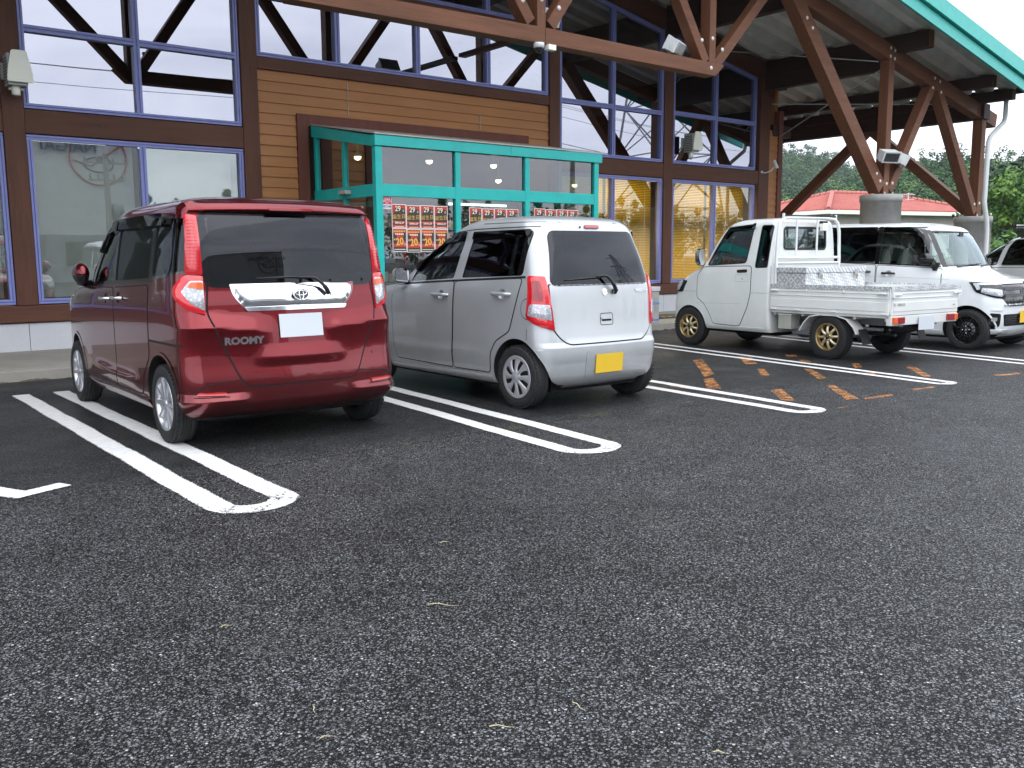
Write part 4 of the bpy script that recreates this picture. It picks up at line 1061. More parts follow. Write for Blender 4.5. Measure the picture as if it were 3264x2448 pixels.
# ------------------------------------------------------------------ wheels (axle along X, outer face toward -X)
def make_wheel(style, R=0.284, rim=0.19, wd=0.155):
    """returns (wheel object, with tyre and rim children); outer face at x=0, wheel extends to +x"""
    hub = MB(); hub.lathe([(0, .055), (rim * .62, .055), (rim * .62, .10), (0, .10)], (0, 0, 0), 'X', 'dark_void', 28)
    hub.lathe([(rim * .30, .045), (rim * .55, .050), (rim * .55, .056)], (0, 0, 0), 'X', 'steel_grey', 28)
    w = build('wheel', hub)
    ty = MB()
    s = R - rim
    prof = [(rim - .004, .012), (rim + .004, .004), (rim + s * .25, -.003), (rim + s * .55, -.004), (rim + s * .80, .003), (R - .016, .012), (R - .005, .022), (R, .036)]
    k = 5; tw = wd - .072
    for i in range(k):
        a = .036 + tw * i / k; b = .036 + tw * (i + 1) / k
        prof += [(R, b - .006), (R - .007, b - .005), (R - .007, b - .001), (R, b)] if i < k - 1 else [(R, b)]
    prof += [(R - .005, wd - .022), (R - .016, wd - .012), (rim + s * .5, wd + .003), (rim, wd - .008), (rim - .004, wd - .02)]
    ty.lathe(prof, (0, 0, 0), 'X', 'rubber', 48)
    for rr_ in (rim + s * .33, rim + s * .62):
        ty.lathe([(rr_, -.0045), (rr_ + .003, -.0062), (rr_ + .006, -.0045)], (0, 0, 0), 'X', 'rubber', 48)
    nb = 46
    for i in range(nb):      # shoulder blocks
        a = 2 * pi * i / nb; M = Matrix.Rotation(a, 4, 'X')
        ty.box(.004, .030, -.011, .011, R - .020, R - .0035, 'rubber', M)
    build('tyre', ty, w)
    rb = MB()
    if style == 'ten':
        mt = 'alloy'
        rb.lathe([(rim - .002, .004), (rim + .003, .0), (rim + .004, .006), (rim - .010, .010), (rim - .014, .03), (rim - .03, .11)], (0, 0, 0), 'X', mt, 48)
        for i in range(10):
            a = 2 * pi * i / 10; M = Matrix.Rotation(a, 4, 'X')
            a0, a1 = .026 if i % 2 == 0 else .018, .034 if i % 2 == 0 else .024
            q = [(-a0 * .55, .035), (a0 * .55, .035), (a1 * .5, rim - .008), (-a1 * .5, rim - .008)]
            x_in, x_out = .012, .006
            vs = []
            for (t, r_), xx in zip(q, (x_in, x_in, x_out, x_out)): vs.append((xx, t, r_))
            for (t, r_), xx in zip(q, (x_in, x_in, x_out, x_out)): vs.append((xx + .028, t * 1.3, r_))
            vs = [tuple(M @ Vector(v)) for v in vs]
            rb.add(vs, [(0, 1, 2, 3), (0, 4, 5, 1), (1, 5, 6, 2), (2, 6, 7, 3), (3, 7, 4, 0)], mt)
        rb.lathe([(0, .004), (.025, .004), (.036, .009), (.044, .020), (.048, .04)], (0, 0, 0), 'X', mt, 28)
        rb.lathe([(.046, .022), (rim * .92, .048)], (0, 0, 0), 'X', 'steel_grey', 28)
    elif style == 'cover':
        mt = 'cover_silver'
        rb.lathe([(rim + .001, .003), (rim + .002, -.001), (rim - .004, -.004), (rim - .018, -.003), (rim - .030, .004)], (0, 0, 0), 'X', mt, 48)
        n = 8
        for i in range(n):
            a = 2 * pi * i / n
            M = Matrix.Rotation(a, 4, 'X'); rows = []
            for j in range(7):
                r_ = .040 + (rim - .024 - .040) * j / 6; wd_ = [.018, .0175, .0185, .022, .028, .036, .048][j]; xx = -.016 + .018 * (j / 6) ** 1.6
                tw_ = .010 * sin(j / 6 * pi)
                rows.append([(xx + .010, -wd_ + tw_, r_), (xx, -wd_ * .6 + tw_, r_), (xx, wd_ * .6 + tw_, r_), (xx + .010, wd_ + tw_, r_)])
            vs = [tuple(M @ Vector(v)) for r_ in rows for v in r_]
            fs = [(4 * j + k, 4 * j + k + 1, 4 * j + k + 5, 4 * j + k + 4) for j in range(6) for k in range(3)]
            rb.add(vs, fs, mt, True)
        rb.lathe([(0, -.022), (.026, -.022), (.030, -.018), (.040, -.016), (.052, -.012), (.060, -.004)], (0, 0, 0), 'X', mt, 32)
        rb.lathe([(0, .02), (rim - .02, .02)], (0, 0, 0), 'X', 'dark_void', 32)
    elif style == 'gold':
        mt = 'gold'
        rb.lathe([(rim + .001, .004), (rim + .006, -.004), (rim + .001, -.008), (rim - .008, -.006), (rim - .012, .004), (rim - .014, .028), (rim - .022, .034), (rim - .03, .10)], (0, 0, 0), 'X', mt, 48)
        for i in range(8):
            a = 2 * pi * i / 8; M = Matrix.Rotation(a + .2, 4, 'X'); rows = []
            for j in range(6):
                t = j / 5; r_ = .050 + (rim - .018 - .050) * t; wd_ = .014 + .006 * abs(t - .5) * 2; xx = .000 + .030 * t * t - .010 * sin(pi * t)
                rows.append([(xx + .02, -wd_, r_), (xx, -wd_ * .55, r_), (xx - .002, wd_ * .55, r_), (xx + .02, wd_, r_)])
            vs = [tuple(M @ Vector(v)) for r_ in rows for v in r_]
            rb.add(vs, [(4 * j + k, 4 * j + k + 1, 4 * j + k + 5, 4 * j + k + 4) for j in range(5) for k in range(3)], 'gold_light', True)
        rb.lathe([(.026, .004), (.030, -.002), (.056, .002), (.060, .03)], (0, 0, 0), 'X', mt, 32)
        rb.lathe([(0, -.012), (.020, -.010), (.025, .0), (.026, .02)], (0, 0, 0), 'X', 'gloss_black', 24)
        for i in range(4):
            a = 2 * pi * i / 4 + .5; rb.lathe([(0, -.006), (.007, -.005), (.008, .004)], (0, .041 * cos(a), .041 * sin(a)), 'X', 'chrome', 8)
        rb.lathe([(.06, .045), (rim - .02, .05)], (0, 0, 0), 'X', 'dark_void', 32)
    else:  # black alloy, thin paired spokes
        mt = 'gloss_black'
        rb.lathe([(rim + .001, .004), (rim + .005, -.002), (rim, -.004), (rim - .008, .0), (rim - .012, .02), (rim - .03, .10)], (0, 0, 0), 'X', mt, 48)
        for i in range(7):
            for da in (-.11, .11):
                a = 2 * pi * i / 7; M = Matrix.Rotation(a, 4, 'X')
                p0 = Vector((.006, .030 * da * 4, .035)); p1 = Vector((.002, rim * sin(da * 1.6), rim * cos(da * 1.6) - .006))
                t = MB(); t.beam(p0, p1, .014, .02, mt, up=(1, 0, 0)); t.v = [tuple(M @ Vector(v)) for v in t.v]; rb.merge(t)
        rb.lathe([(0, -.004), (.026, -.003), (.040, .004), (.05, .03)], (0, 0, 0), 'X', mt, 28)
        rb.box(-.0055, -.003, -.011, .011, -.011, .011, 'alloy')
        for i in range(4):
            a = 2 * pi * i / 4 + .78; rb.lathe([(0, -.006), (.008, -.005), (.009, .006)], (0, .047 * cos(a), .047 * sin(a)), 'X', 'chrome', 8)
        rb.lathe([(0, .05), (rim - .02, .055)], (0, 0, 0), 'X', 'dark_void', 32)
    if style != 'cover': rb.lathe([(.0, .09), (rim - .02, .095)], (0, 0, 0), 'X', 'dark_void', 32)
    build('rim', rb, w)
    return w
def fit_wheels(root, style, R, rim, wd, xo, ya, yb, steer=0.0):
    w0 = make_wheel(style, R, rim, wd); first = True
    rng = random.Random(style)
    for y in (ya, yb):
        for sd in (-1, 1):
            w = w0 if first else copy_tree(w0); first = False
            w.parent = root; w.location = (sd * xo, y, R)
            a = rng.uniform(0, 6)
            # mirror by turning the wheel half a turn about Z for the right side
            w.rotation_euler = (a, 0, (pi if sd > 0 else 0) + (steer if y == yb else 0))

def seat(mb, x, y, z, mat, w=.46):
    mb.blob((x, y, z), (w / 2, .26, .10), mat, 3)
    M = Matrix.Translation((x, y - .25, z + .33)) @ Matrix.Rotation(radians(-12), 4, 'X')
    t = MB(); t.blob((0, 0, 0), (w / 2, .085, .36), mat, 3); t.blob((0, .0, .45), (.13, .055, .10), mat, 2); xf(t, M); mb.merge(t)
def text_on(mb, body, mode, u, v, txt, size, mat, off=.004, ang=0, ext=.002, bold=.0, sx=1.0):
    c, n = body.pt(mode, u, v)
    up = Vector((0, 0, 1)); xa = up.cross(n).normalized(); ya = n.cross(xa)
    M = Matrix((xa, ya, n)).transposed().to_4x4(); M.translation = c + n * off
    t = text_mb(txt, size, mat, ext, bold, sx=sx); xf(t, M); mb.merge(t)
def frame_on(body, mode, u, v, off=0.0):
    c, n = body.pt(mode, u, v); xa = Vector((0, 0, 1)).cross(n).normalized(); ya = n.cross(xa)
    M = Matrix((xa, ya, n)).transposed().to_4x4(); M.translation = c + n * off; return M
def plate(parent, body, mode, u, v, mat, ink, txt=None, off=.02):
    M = frame_on(body, mode, u, v, off); mb = MB(); mb.box(-.165, .165, -.0825, .0825, 0, .003, mat, M)
    o = build('number_plate', mb, parent)
    if txt:
        t = text_mb(txt, .085, ink, .0005, .001, sx=.8); xf(t, M @ Matrix.Translation((.02, -.015, .0036))); build('plate_digits', t, o)
    return o
def smooth_tube(pts, n=6):
    """Catmull-Rom resample"""
    P = [Vector(p) for p in pts]; P = [P[0] * 2 - P[1]] + P + [P[-1] * 2 - P[-2]]; out = []
    for i in range(1, len(P) - 2):
        for k in range(n):
            t = k / n; a, b, c, d = P[i - 1], P[i], P[i + 1], P[i + 2]
            out.append(0.5 * ((2 * b) + (c - a) * t + (2 * a - 5 * b + 4 * c - d) * t * t + (3 * b - a - 3 * c + d) * t ** 3))
    out.append(P[-2]); return out
def folded_mirror(root, body, side, y, z, top, low, w=.20, h=.16, th=.10):
    """door mirror folded in against the window: long axis along the car"""
    c, n = body.cast('L' if side < 0 else 'R', y, z); cx = c.x + side * (.045 + th / 2)
    def shell(mat, zc0, zc1, s=1.0):
        mb = MB(); rings = []
        for j in range(9):
            t = -1 + 2 * j / 8; sc = (1 - abs(t) ** 2.6) ** .5 if abs(t) < 1 else 0; sc = max(sc, .12)
            ring = []
            for i in range(20):
                a = 2 * pi * i / 20; zz = z + (h / 2) * sin(a) * sc * s * (1.0 if t < .2 else 1 - .25 * (t - .2)); xx = cx + (th / 2) * cos(a) * sc * s
                ring.append((xx, y + t * w / 2 * s, min(max(zz, zc0), zc1)))
            rings.append(ring)
        vs = [v for r in rings for v in r]; mb.add(vs, [(20 * j + i, 20 * j + (i + 1) % 20, 20 * (j + 1) + (i + 1) % 20, 20 * (j + 1) + i) for j in range(8) for i in range(20)], mat, True)
        mb.add(rings[0], [tuple(range(20))], mat, True); mb.add(rings[-1], [tuple(range(20))], mat, True); return mb
    o = build('door_mirror', shell(top, z - .012, 9), root)
    mb = shell(low, -9, z - .012, .97); mb.tube([(c.x, y + w * .42, z - h * .55), (cx, y + w * .30, z - h * .36)], .028, 'black_plastic', 10)
    mb.prism([(y + w * .62, z - h * .3), (y + w * .1, z - h * .3), (y + w * .30, z - h * .95), (y + w * .52, z - h * .95)], min(c.x - .01, c.x + side * .035), max(c.x - .01, c.x + side * .035), 'black_plastic', 'YZ'); build('mirror_foot', mb, o)
    return o
def mirror_part(root, body, side, y, z, paint_mat, w=.20, h=.15, ax=.13, plate_dir=-1):
    """door mirror: shell, dark foot and glass. side -1 left"""
    c, n = body.cast('L' if side < 0 else 'R', y, z)
    cx = c.x + side * ax
    mb = MB(); k = 14; rings = []
    prof = [(0, .04), (.25, .10), (.55, .55), (.85, .92), (1.0, 1.0)]
    for t, s in ((-.075, .25), (-.065, .62), (-.045, .86), (-.01, .98), (.03, 1.0)):
        ring = []
        for i in range(24):
            a = 2 * pi * i / 24; ca, sa = cos(a), sin(a)
            ex = abs(ca) ** .6 * (1 if ca > 0 else -1); ez = abs(sa) ** .6 * (1 if sa > 0 else -1)
            ring.append((cx + ex * w / 2 * s, y - t, z + ez * h / 2 * s))
        rings.append(ring)
    vs = [v for r in rings for v in r]; fs = [(j * 24 + i, j * 24 + (i + 1) % 24, (j + 1) * 24 + (i + 1) % 24, (j + 1) * 24 + i) for j in range(4) for i in range(24)]
    mb.add(vs, fs, paint_mat, True); mb.add(rings[0], [tuple(range(24))], paint_mat, True)
    mb.tube([(c.x - side * .01, y, z - h * .45), (cx - side * w * .3, y, z - h * .40)], .022, 'black_plastic', 10)
    o = build('door_mirror', mb, root)
    g_ = MB(); yy = rings[-1][0][1]
    g_.add([(cx + (v[0] - cx) * .93, yy - .003, z + (v[2] - z) * .93) for v in rings[-1]], [tuple(range(24))], 'chrome')
    g_.add([(v[0], yy - .001, v[2]) for v in rings[-1]], [tuple(range(24))], 'black_plastic')
    build('mirror_glass', g_, o)
    return o
# ================================================================== CARS
def keys(rows, rr, rf, kr, kf, br, bf):
    """rows: (z, yr, yf, w[, rrmul])"""
    out = []
    for r in rows:
        z, yr, yf, w = r[:4]; m = r[4] if len(r) > 4 else 1
        out.append(dict(z=z, yr=yr, yf=yf, w=w, rr=min(rr * m, w * .6), rf=min(rf * m, w * .6), kr=kr, kf=kf, br=br, bf=bf))
    return out
def cabin_void(body, rr, rf, kr, kf, br, bf, z0, z1, inset=.065, ytrim=None, mat='interior_dark'):
    """inner space of the cabin following the body, inset from the skin"""
    zs = np.linspace(z0, z1, 15); R = body.P; mb = MB(); loops = []
    for z in zs:
        yr, yf, w = (float(np.interp(z, R[:, 0], R[:, j])) for j in (1, 2, 3))
        yr += inset + .02; yf -= inset + .03; w -= inset
        if ytrim: yf = min(yf, ytrim)
        L = body.outline((z, yr, yf, w, rr, rf, kr, kf, br + .02, bf + .02))
        loops.append([L[i] for i in range(0, len(L), 3)])
    n = len(loops[0]); vs = [v for L in loops for v in L]
    fs = [(i * n + k, i * n + (k + 1) % n, (i + 1) * n + (k + 1) % n, (i + 1) * n + k) for i in range(len(loops) - 1) for k in range(n)]
    fs += [tuple(range(n))[::-1], tuple((len(loops) - 1) * n + k for k in range(n))]
    mb.add(vs, fs, mat); return mb
def side_cut(poly, x0=.3, x1=1.2, mat='black_plastic'):
    a = MB(); a.prism(poly, -x1, -x0, mat, 'YZ'); b = MB(); b.prism(poly, x0, x1, mat, 'YZ'); return [a, b]
def panes_LR(root, body, poly, mat, name='window_glass', modes=('L', 'R'), off=-.006):
    for md in modes:
        mb = MB(); patch(mb, body, md, grow(poly, .004), off, mat, .08, skirt=0); build(name, mb, root, fixn=False)
def seam(root, body, modes, pts, closed=False, w=.007, off=.0015, name='door_seam', mat='dark_void'):
    for md in modes:
        mb = MB(); strip_patch(mb, body, md, pts, w, off, mat, closed); build(name, mb, root, fixn=False)
def door(root, body, modes, poly, mat, name='door', r=.03, step=.06, handle=None, hmat='chrome', hl=.20):
    for md in modes:
        mb = MB(); P = rnd(poly, r, 3) if r else poly
        strip_patch(mb, body, md, P, .014, .0012, 'dark_void', True, .04)
        patch(mb, body, md, grow(P, -.0028), .0035, mat, step, skirt=.004, edge_mat='dark_void')
        o = build(name, mb, root, fixn=False)
        if handle:
            y, z = handle; h = MB(); sd = 'L' if md == 'L' else 'R'
            pts = []
            for k in range(9):
                t = k / 8; c, n = body.cast(sd, y - hl / 2 + hl * t, z); pts.append(c + n * (.004 + .036 * min(1, 3.2 * sin(pi * t))))
            rr_ = [.008 + .008 * min(1, 2.5 * sin(pi * (.08 + .84 * k / 8))) for k in range(9)]
            h.tube(pts, rr_, hmat, 10)
            build('door_handle', h, o)
            h = MB(); patch(h, body, sd, [(y + .05 * cos(a_ / 20 * 2 * pi), z + .045 * sin(a_ / 20 * 2 * pi)) for a_ in range(20)], .0045, mat, .012, 0, -.035, flat=True)
            c, n = body.cast(sd, y, z)
            build('handle_cup', h, o, fixn=False)
def emblem_rings(mb, M, mat, bg, k=1.0):
    """three interlocking ovals on an oval shield"""
    def ell(cx, cy, a, b, r, z=.006):
        pts = [M @ Vector(((cx + a * cos(2 * pi * i / 28)) * k, (cy + b * sin(2 * pi * i / 28)) * k, z)) for i in range(29)]
        mb.tube(pts, r, mat, 6, cap=False)
    vs = [M @ Vector((.060 * k * cos(2 * pi * i / 28), .041 * k * sin(2 * pi * i / 28), .004)) for i in range(28)]; mb.add(vs, [tuple(range(28))], bg)
    ell(0, 0, .060, .041, .0055 * k); ell(0, .012, .046, .017, .0045 * k); ell(0, 0, .017, .039, .0045 * k, .008)
def ellipse_patch(root, body, mode, u, v, a, b, off, mat, name, step=.03, n=20, **k):
    mb = MB(); patch(mb, body, mode, [(u + a * cos(2 * pi * i / n), v + b * sin(2 * pi * i / n)) for i in range(n)], off, mat, step, **k); return build(name, mb, root, fixn=False)

# ------------------------------------------------------------------ red tall hatchback
def red_car():
    root = empty('red_hatchback', (2.89, 6.572, 0), radians(-.59), 'tall dark red hatchback with full height tail lamps, leftmost of the parked cars', 'car', 'cars parked nose in at the shop front')
    rows = [(.20, -.42, 3.08, .77), (.25, -.50, 3.14, .805), (.33, -.545, 3.18, .825), (.45, -.55, 3.195, .832), (.60, -.53, 3.19, .835), (.80, -.505, 3.15, .836),
            (.92, -.49, 3.09, .834), (1.00, -.48, 2.96, .83), (1.05, -.472, 2.75, .826), (1.09, -.465, 2.42, .820), (1.20, -.458, 2.27, .808), (1.40, -.440, 1.99, .776), (1.56, -.405, 1.74, .746),
            (1.63, -.375, 1.62, .730), (1.675, -.345, 1.52, .70), (1.710, -.29, 1.40, .64), (1.733, -.20, 1.25, .55), (1.749, -.05, 1.05, .40), (1.760, .2, .75, .15)]
    A = (.15, .28, .02, .10, .055, .12); 
    def relief(x, y, z):
        ax_ = abs(x)
        if .45 < y < 2.05 and ax_ > .7 and .28 < z < .75:
            zc = .40 + .10 * max(0, (y - 1.3)) + .12 * max(0, .8 - y); t = z - zc; e = min(1, (y - .45) / .15, (2.05 - y) / .15)
            o = .016 * (max(0, 1 - t / .045) if t > 0 else max(0, 1 + t / .16)) * e
            return (x + (o if x > 0 else -o), y, z)
        if y > .15 or z > 1.1 or z < .25: return (x, y, z)
        rear = max(0, min(1, (.15 - y) / .45)); o = 0
        # shelf that falls from the lamp toward the plate: shallow above, undercut below
        zl = .845 - .10 * max(0, .62 - ax_); fx = max(0, min(1, (ax_ - .20) / .10)) * (1 if ax_ < .74 else max(0, 1 - (ax_ - .74) / .09))
        t = (z - zl)
        if t >= 0: o += .034 * max(0, 1 - t / .11) ** 1.2 * fx
        else: o += .034 * max(0, 1 + t / .20) ** 1.6 * fx
        # trapezoid bulge under the plate
        if ax_ < .36:
            zc = .615; t = z - zc; fx = max(0, min(1, (.36 - ax_) / .10))
            o += (.018 * max(0, 1 - t / .09) if t >= 0 else .018 * max(0, 1 + t / .05)) * fx
        # lower bumper lip
        t = z - .345
        o += (.026 * max(0, 1 - t / .05) if t >= 0 else .026 * max(0, 1 + t / .12)) * max(0, min(1, (ax_ - .38) / .08))
        return (x + (o * .5 * (1 if x > 0 else -1) if ax_ > .70 else 0), y - o * rear, z)
    B = Body(keys(rows, *A), 30, relief)
    ax = 2.49
    winF = rnd([(1.12, 1.135), (1.76, 1.112), (1.60, 1.37), (1.40, 1.56), (1.12, 1.578)], [.02, .03, .1, .08, .02])
    winQ = rnd([(1.84, 1.112), (2.13, 1.108), (1.70, 1.40)], .02)
    winR = rnd([(.22, 1.172), (1.06, 1.137), (1.06, 1.58), (.22, 1.585)], [.03, .02, .02, .03])
    winB = rnd([(-.40, 1.215), (.14, 1.18), (.14, 1.585), (-.36, 1.58)], [.05, .03, .03, .05])
    rg = rnd([(-.595, 1.165), (.595, 1.165), (.585, 1.585), (-.585, 1.585)], .04)
    ws = rnd([(-.66, 1.13), (.66, 1.13), (.58, 1.56), (-.58, 1.56)], .06)
    cuts = [cabin_void(B, *A, .62, 1.655)]
    for w_ in (winF, winQ, winR, winB): cuts += side_cut(w_)
    c = MB(); c.prism(rg, -1, 0.0, 'black_plastic', 'XZ'); cuts.append(c); c = MB(); c.prism(ws, 1.35, 2.9, 'black_plastic', 'XZ'); cuts.append(c)
    for y in (0, ax):
        for s in ((-1, -.52), (.52, 1)): cuts.append(well(y, .30, .335, *s))
    bool_cut(B, cuts, 'red_paint', root)
    panes_LR(root, B, winF, 'green_glass'); panes_LR(root, B, winQ, 'dark_glass'); panes_LR(root, B, winR, 'privacy_glass'); panes_LR(root, B, winB, 'privacy_glass')
    mb = MB(); patch(mb, B, 'B', grow(rg, .055), .005, 'privacy_glass', .04, skirt=0); rgo = build('rear_window', mb, root, fixn=False)
    mb = MB(); patch(mb, B, 'F', grow(ws, .01), -.002, 'pale_glass', .1, skirt=0); build('windscreen', mb, root, fixn=False)
    # black rim band round the rear glass
    mb = MB(); strip_patch(mb, B, 'B', grow(rg, .028), .060, .0025, 'gloss_black', True); build('glass_band', mb, rgo, fixn=False)
    # black pillars, belt moulding
    for md in 'LR':
        mb = MB()
        for P in ([(1.062, 1.12), (1.118, 1.12), (1.118, 1.60), (1.062, 1.60)], [(.143, 1.165), (.217, 1.16), (.217, 1.60), (.143, 1.60)],
                  [(1.77, 1.10), (1.84, 1.10), (1.44, 1.585), (1.38, 1.585)], [(-.40, 1.585), (1.38, 1.585), (1.40, 1.607), (-.40, 1.607)]):
            patch(mb, B, md, P, .002, 'gloss_black', .05, skirt=.003)
        patch(mb, B, md, [(-.44, 1.21), (.14, 1.155), (.22, 1.145), (2.20, 1.082), (2.18, 1.105), (.22, 1.168), (.14, 1.178), (-.42, 1.23)], .003, 'gloss_black', .06, skirt=.003)
        build('window_trim', mb, root, fixn=False)
        mb = MB(); patch(mb, B, md, rnd([(-.02, 1.535), (1.04, 1.53), (1.04, 1.612), (.0, 1.618)], .02), .028, 'dark_glass', .08, skirt=.03)
        patch(mb, B, md, rnd([(1.10, 1.53), (1.42, 1.50), (1.62, 1.35), (1.66, 1.385), (1.45, 1.585), (1.10, 1.61)], .02), .026, 'dark_glass', .08, skirt=.03); build('door_visor', mb, root, fixn=False)
    # doors
    door(root, B, 'LR', [(1.11, 1.085), (2.02, 1.07), (2.10, .95), (2.12, .62), (2.04, .34), (1.11, .31)], 'red_paint', handle=(1.30, .995), r=.05)
    door(root, B, 'LR', [(.22, 1.12), (1.095, 1.085), (1.095, .31), (.46, .31), (.40, .46), (.24, .60)], 'red_paint', handle=(.95, 1.008), r=.05)
    seam(root, B, 'LR', [(.22, .725), (-.40, .725)], w=.016, name='sliding_rail')
    for md in 'LR':
        mb = MB()
        for y in (0, ax): arch_lip(mb, B, md, y, .30, .335, 'red_paint', .022, .006, .12, pi - .12)
        patch(mb, B, md, [(.36, .215), (2.13, .215), (2.13, .275), (.36, .275)], .012, 'red_paint', .1)
        strip_patch(mb, B, md, [(.42, .300), (1.09, .300)], .010, .012, 'chrome'); strip_patch(mb, B, md, [(1.12, .300), (2.0, .30)], .010, .012, 'chrome')
        build('side_skirt', mb, root, fixn=False)
    # tailgate
    gp = [(-.615, 1.150), (.615, 1.150), (.640, .94), (.60, .83), (.455, .49), (.40, .43), (-.40, .43), (-.455, .49), (-.60, .83), (-.640, .94)]
    P = rnd(gp, [.01, .01, .05, .05, .05, .04, .04, .05, .05, .05])
    mb = MB(); strip_patch(mb, B, 'B', P, .016, .001, 'dark_void', True, .04); patch(mb, B, 'B', grow(P, -.004), .004, 'red_paint', .022, skirt=.004, edge_mat='dark_void')
    tg = build('tailgate', mb, root, fixn=False)
    mb = MB(); G = rnd([(-.475, 1.135), (.475, 1.135), (.455, 1.05), (.375, .958), (-.375, .958), (-.455, 1.05)], [.01, .01, .04, .03, .03, .04])
    patch(mb, B, 'B', G, .006, 'chrome', .03, skirt=.012, dome=.018)
    patch(mb, B, 'B', rnd([(-.39, .972), (.39, .972), (.37, .945), (-.37, .945)], .01), .022, 'chrome', .05, skirt=.03)
    gn = build('chrome_garnish', mb, tg, fixn=False)
    mb = MB(); M = frame_on(B, 'B', 0.02, 1.045, .040); emblem_rings(mb, M, 'chrome', 'gloss_black', .95); build('emblem', mb, tg)
    mb = MB(); text_on(mb, B, 'B', -.415, .748, 'ROOMY', .068, 'chrome', .008, ext=.003, bold=.003, sx=1.1); build('badge', mb, tg)
    plate(tg, B, 'B', .015, .835, 'plate_white', 'ink_green', None, .012)
    # wiper
    mb = MB(); q = lambda x, z, o: B.cast('B', x, z)[0] + B.cast('B', x, z)[1] * o
    mb.tube(smooth_tube([q(.235, 1.045, .05), q(.20, 1.10, .065), (q(.13, 1.163, .055)), q(.02, 1.172, .03)]), [.016] * 7 + [.012] * 7 + [.009] * 5, 'black_plastic', 8)
    mb.tube([q(.16, 1.168, .022), q(-.06, 1.176, .018), q(-.29, 1.170, .016)], [.006, .009, .004], 'black_plastic', 6)
    mb.lathe([(0, .03), (.02, .03), (.026, .02), (.028, 0)], tuple(q(.235, 1.045, .03)), 'Y', 'black_plastic', 14); build('rear_wiper', mb, tg)
    ellipse_patch(rgo, B, 'B', .535, 1.245, .034, .024, .004, 'green_sticker', 'sticker'); ellipse_patch(rgo, B, 'B', .54, 1.185, .037, .025, .004, 'blue_sticker', 'sticker')
    # spoiler lip over the glass
    mb = MB(); rows_ = []
    for i in range(41):
        x = -.685 + 1.37 * i / 40; f = (x / .685) ** 2; z = 1.650 - .014 * f; y0 = -.435 + .07 * f
        if abs(x) > .62: y0 += .04 * (abs(x) - .62) / .06
        rows_.append([(x, -.26, z + .062), (x, y0 + .075, z + .052), (x, y0 + .045, z + .036), (x, y0 + .006, z + .002), (x, y0 + .004, z - .006), (x, y0 + .05, z - .020), (x, -.36 + .06 * f, z - .024)])
    vs = [v for r in rows_ for v in r]; mb.add(vs, [(7 * i + k, 7 * i + k + 1, 7 * i + k + 8, 7 * i + k + 7) for i in range(40) for k in range(6)], 'red_paint', True)
    sp = build('roof_spoiler', mb, root)
    mb = MB(); mb.box(-.16, .16, -.440, -.41, 1.640, 1.656, 'lamp_dark_red'); build('high_brake_lamp', mb, sp)
    # tail lamps wrap round the corners
    for md in ('wB', 'wBr'):
        mb = MB(); patch(mb, B, md, rnd([(.645, 1.600), (.725, 1.604), (.760, 1.21), (.648, 1.20)], .012), .010, 'lamp_red', .03, skirt=.012, dome=.008)
        up = build('tail_lamp', mb, root, fixn=False)
        mb = MB()
        for k in range(16): z = 1.225 + k * .0225; strip_patch(mb, B, md, [(.660, z), (.725 + .07 * (1.59 - z), z)], .003, .0195, 'lamp_dark_red')
        build('lamp_lens', mb, up, fixn=False)
        mb = MB(); lo = rnd([(.648, 1.192), (.760, 1.20), (.875, 1.105), (.862, 1.045), (.765, .965), (.652, .930)], [.01, .03, .03, .04, .04, .01])
        patch(mb, B, md, lo, .012, 'lamp_red', .03, skirt=.014, dome=.010); lw = build('tail_lamp', mb, root, fixn=False)
        mb = MB(); patch(mb, B, md, rnd([(.652, 1.160), (.728, 1.160), (.790, 1.085), (.735, 1.005), (.655, .955)], .015), .022, 'lens_white', .03, skirt=.006, dome=.006)
        patch(mb, B, md, rnd([(.655, 1.15), (.72, 1.15), (.745, 1.115), (.655, 1.10)], .01), .030, 'lamp_orange', .03, skirt=.003); build('lamp_lens', mb, lw, fixn=False)
        mb = MB(); patch(mb, B, md, rnd([(.560, .408), (.745, .412), (.755, .388), (.560, .380)], .008), .012, 'reflector_red', .04, skirt=.01); build('reflector', mb, root, fixn=False)
        mb = MB(); strip_patch(mb, B, md, [(.80, .40), (.68, .462), (.46, .482), (.42, .47)], .007, .002, 'dark_void'); strip_patch(mb, B, md, [(.54, .372), (.78, .378)], .006, .003, 'dark_void')
        strip_patch(mb, B, md, [(.89, .93), (.885, .80), (.90, .60), (.93, .40)], .005, .0015, 'dark_void')
        for s_ in (.60, .745):
            patch(mb, B, md, [(s_ + .013 * cos(2 * pi * i / 12), .605 + .013 * sin(2 * pi * i / 12)) for i in range(12)], .004, 'red_paint', .05, skirt=.004, edge_mat='dark_void')
        build('bumper_detail', mb, root, fixn=False)
        mb = MB(); patch(mb, B, 'wF' + md[2:], rnd([(.45, .95), (.95, .98), (.98, .84), (.50, .78)], .03), .008, 'lens_white', .05, dome=.01); build('headlight', mb, root, fixn=False)
    for sd in (-1, 1): folded_mirror(root, B, sd, 1.90, 1.185, 'red_paint', 'black_plastic', .30, .19, .12)
    fit_wheels(root, 'ten', .284, .190, .165, .822, 0, ax)
    mb = MB(); 
    for x in (-.36, .36): seat(mb, x, 1.05, .72, 'seat_cloth'); seat(mb, x, .15, .72, 'seat_cloth')
    mb.box(-.68, .68, 1.75, 2.1, .66, 1.02, 'black_plastic'); build('seat', mb, root)
    mb = MB(); mb.box(-.60, .60, -.30, 2.8, .17, .26, 'dark_void'); build('underbody', mb, root)

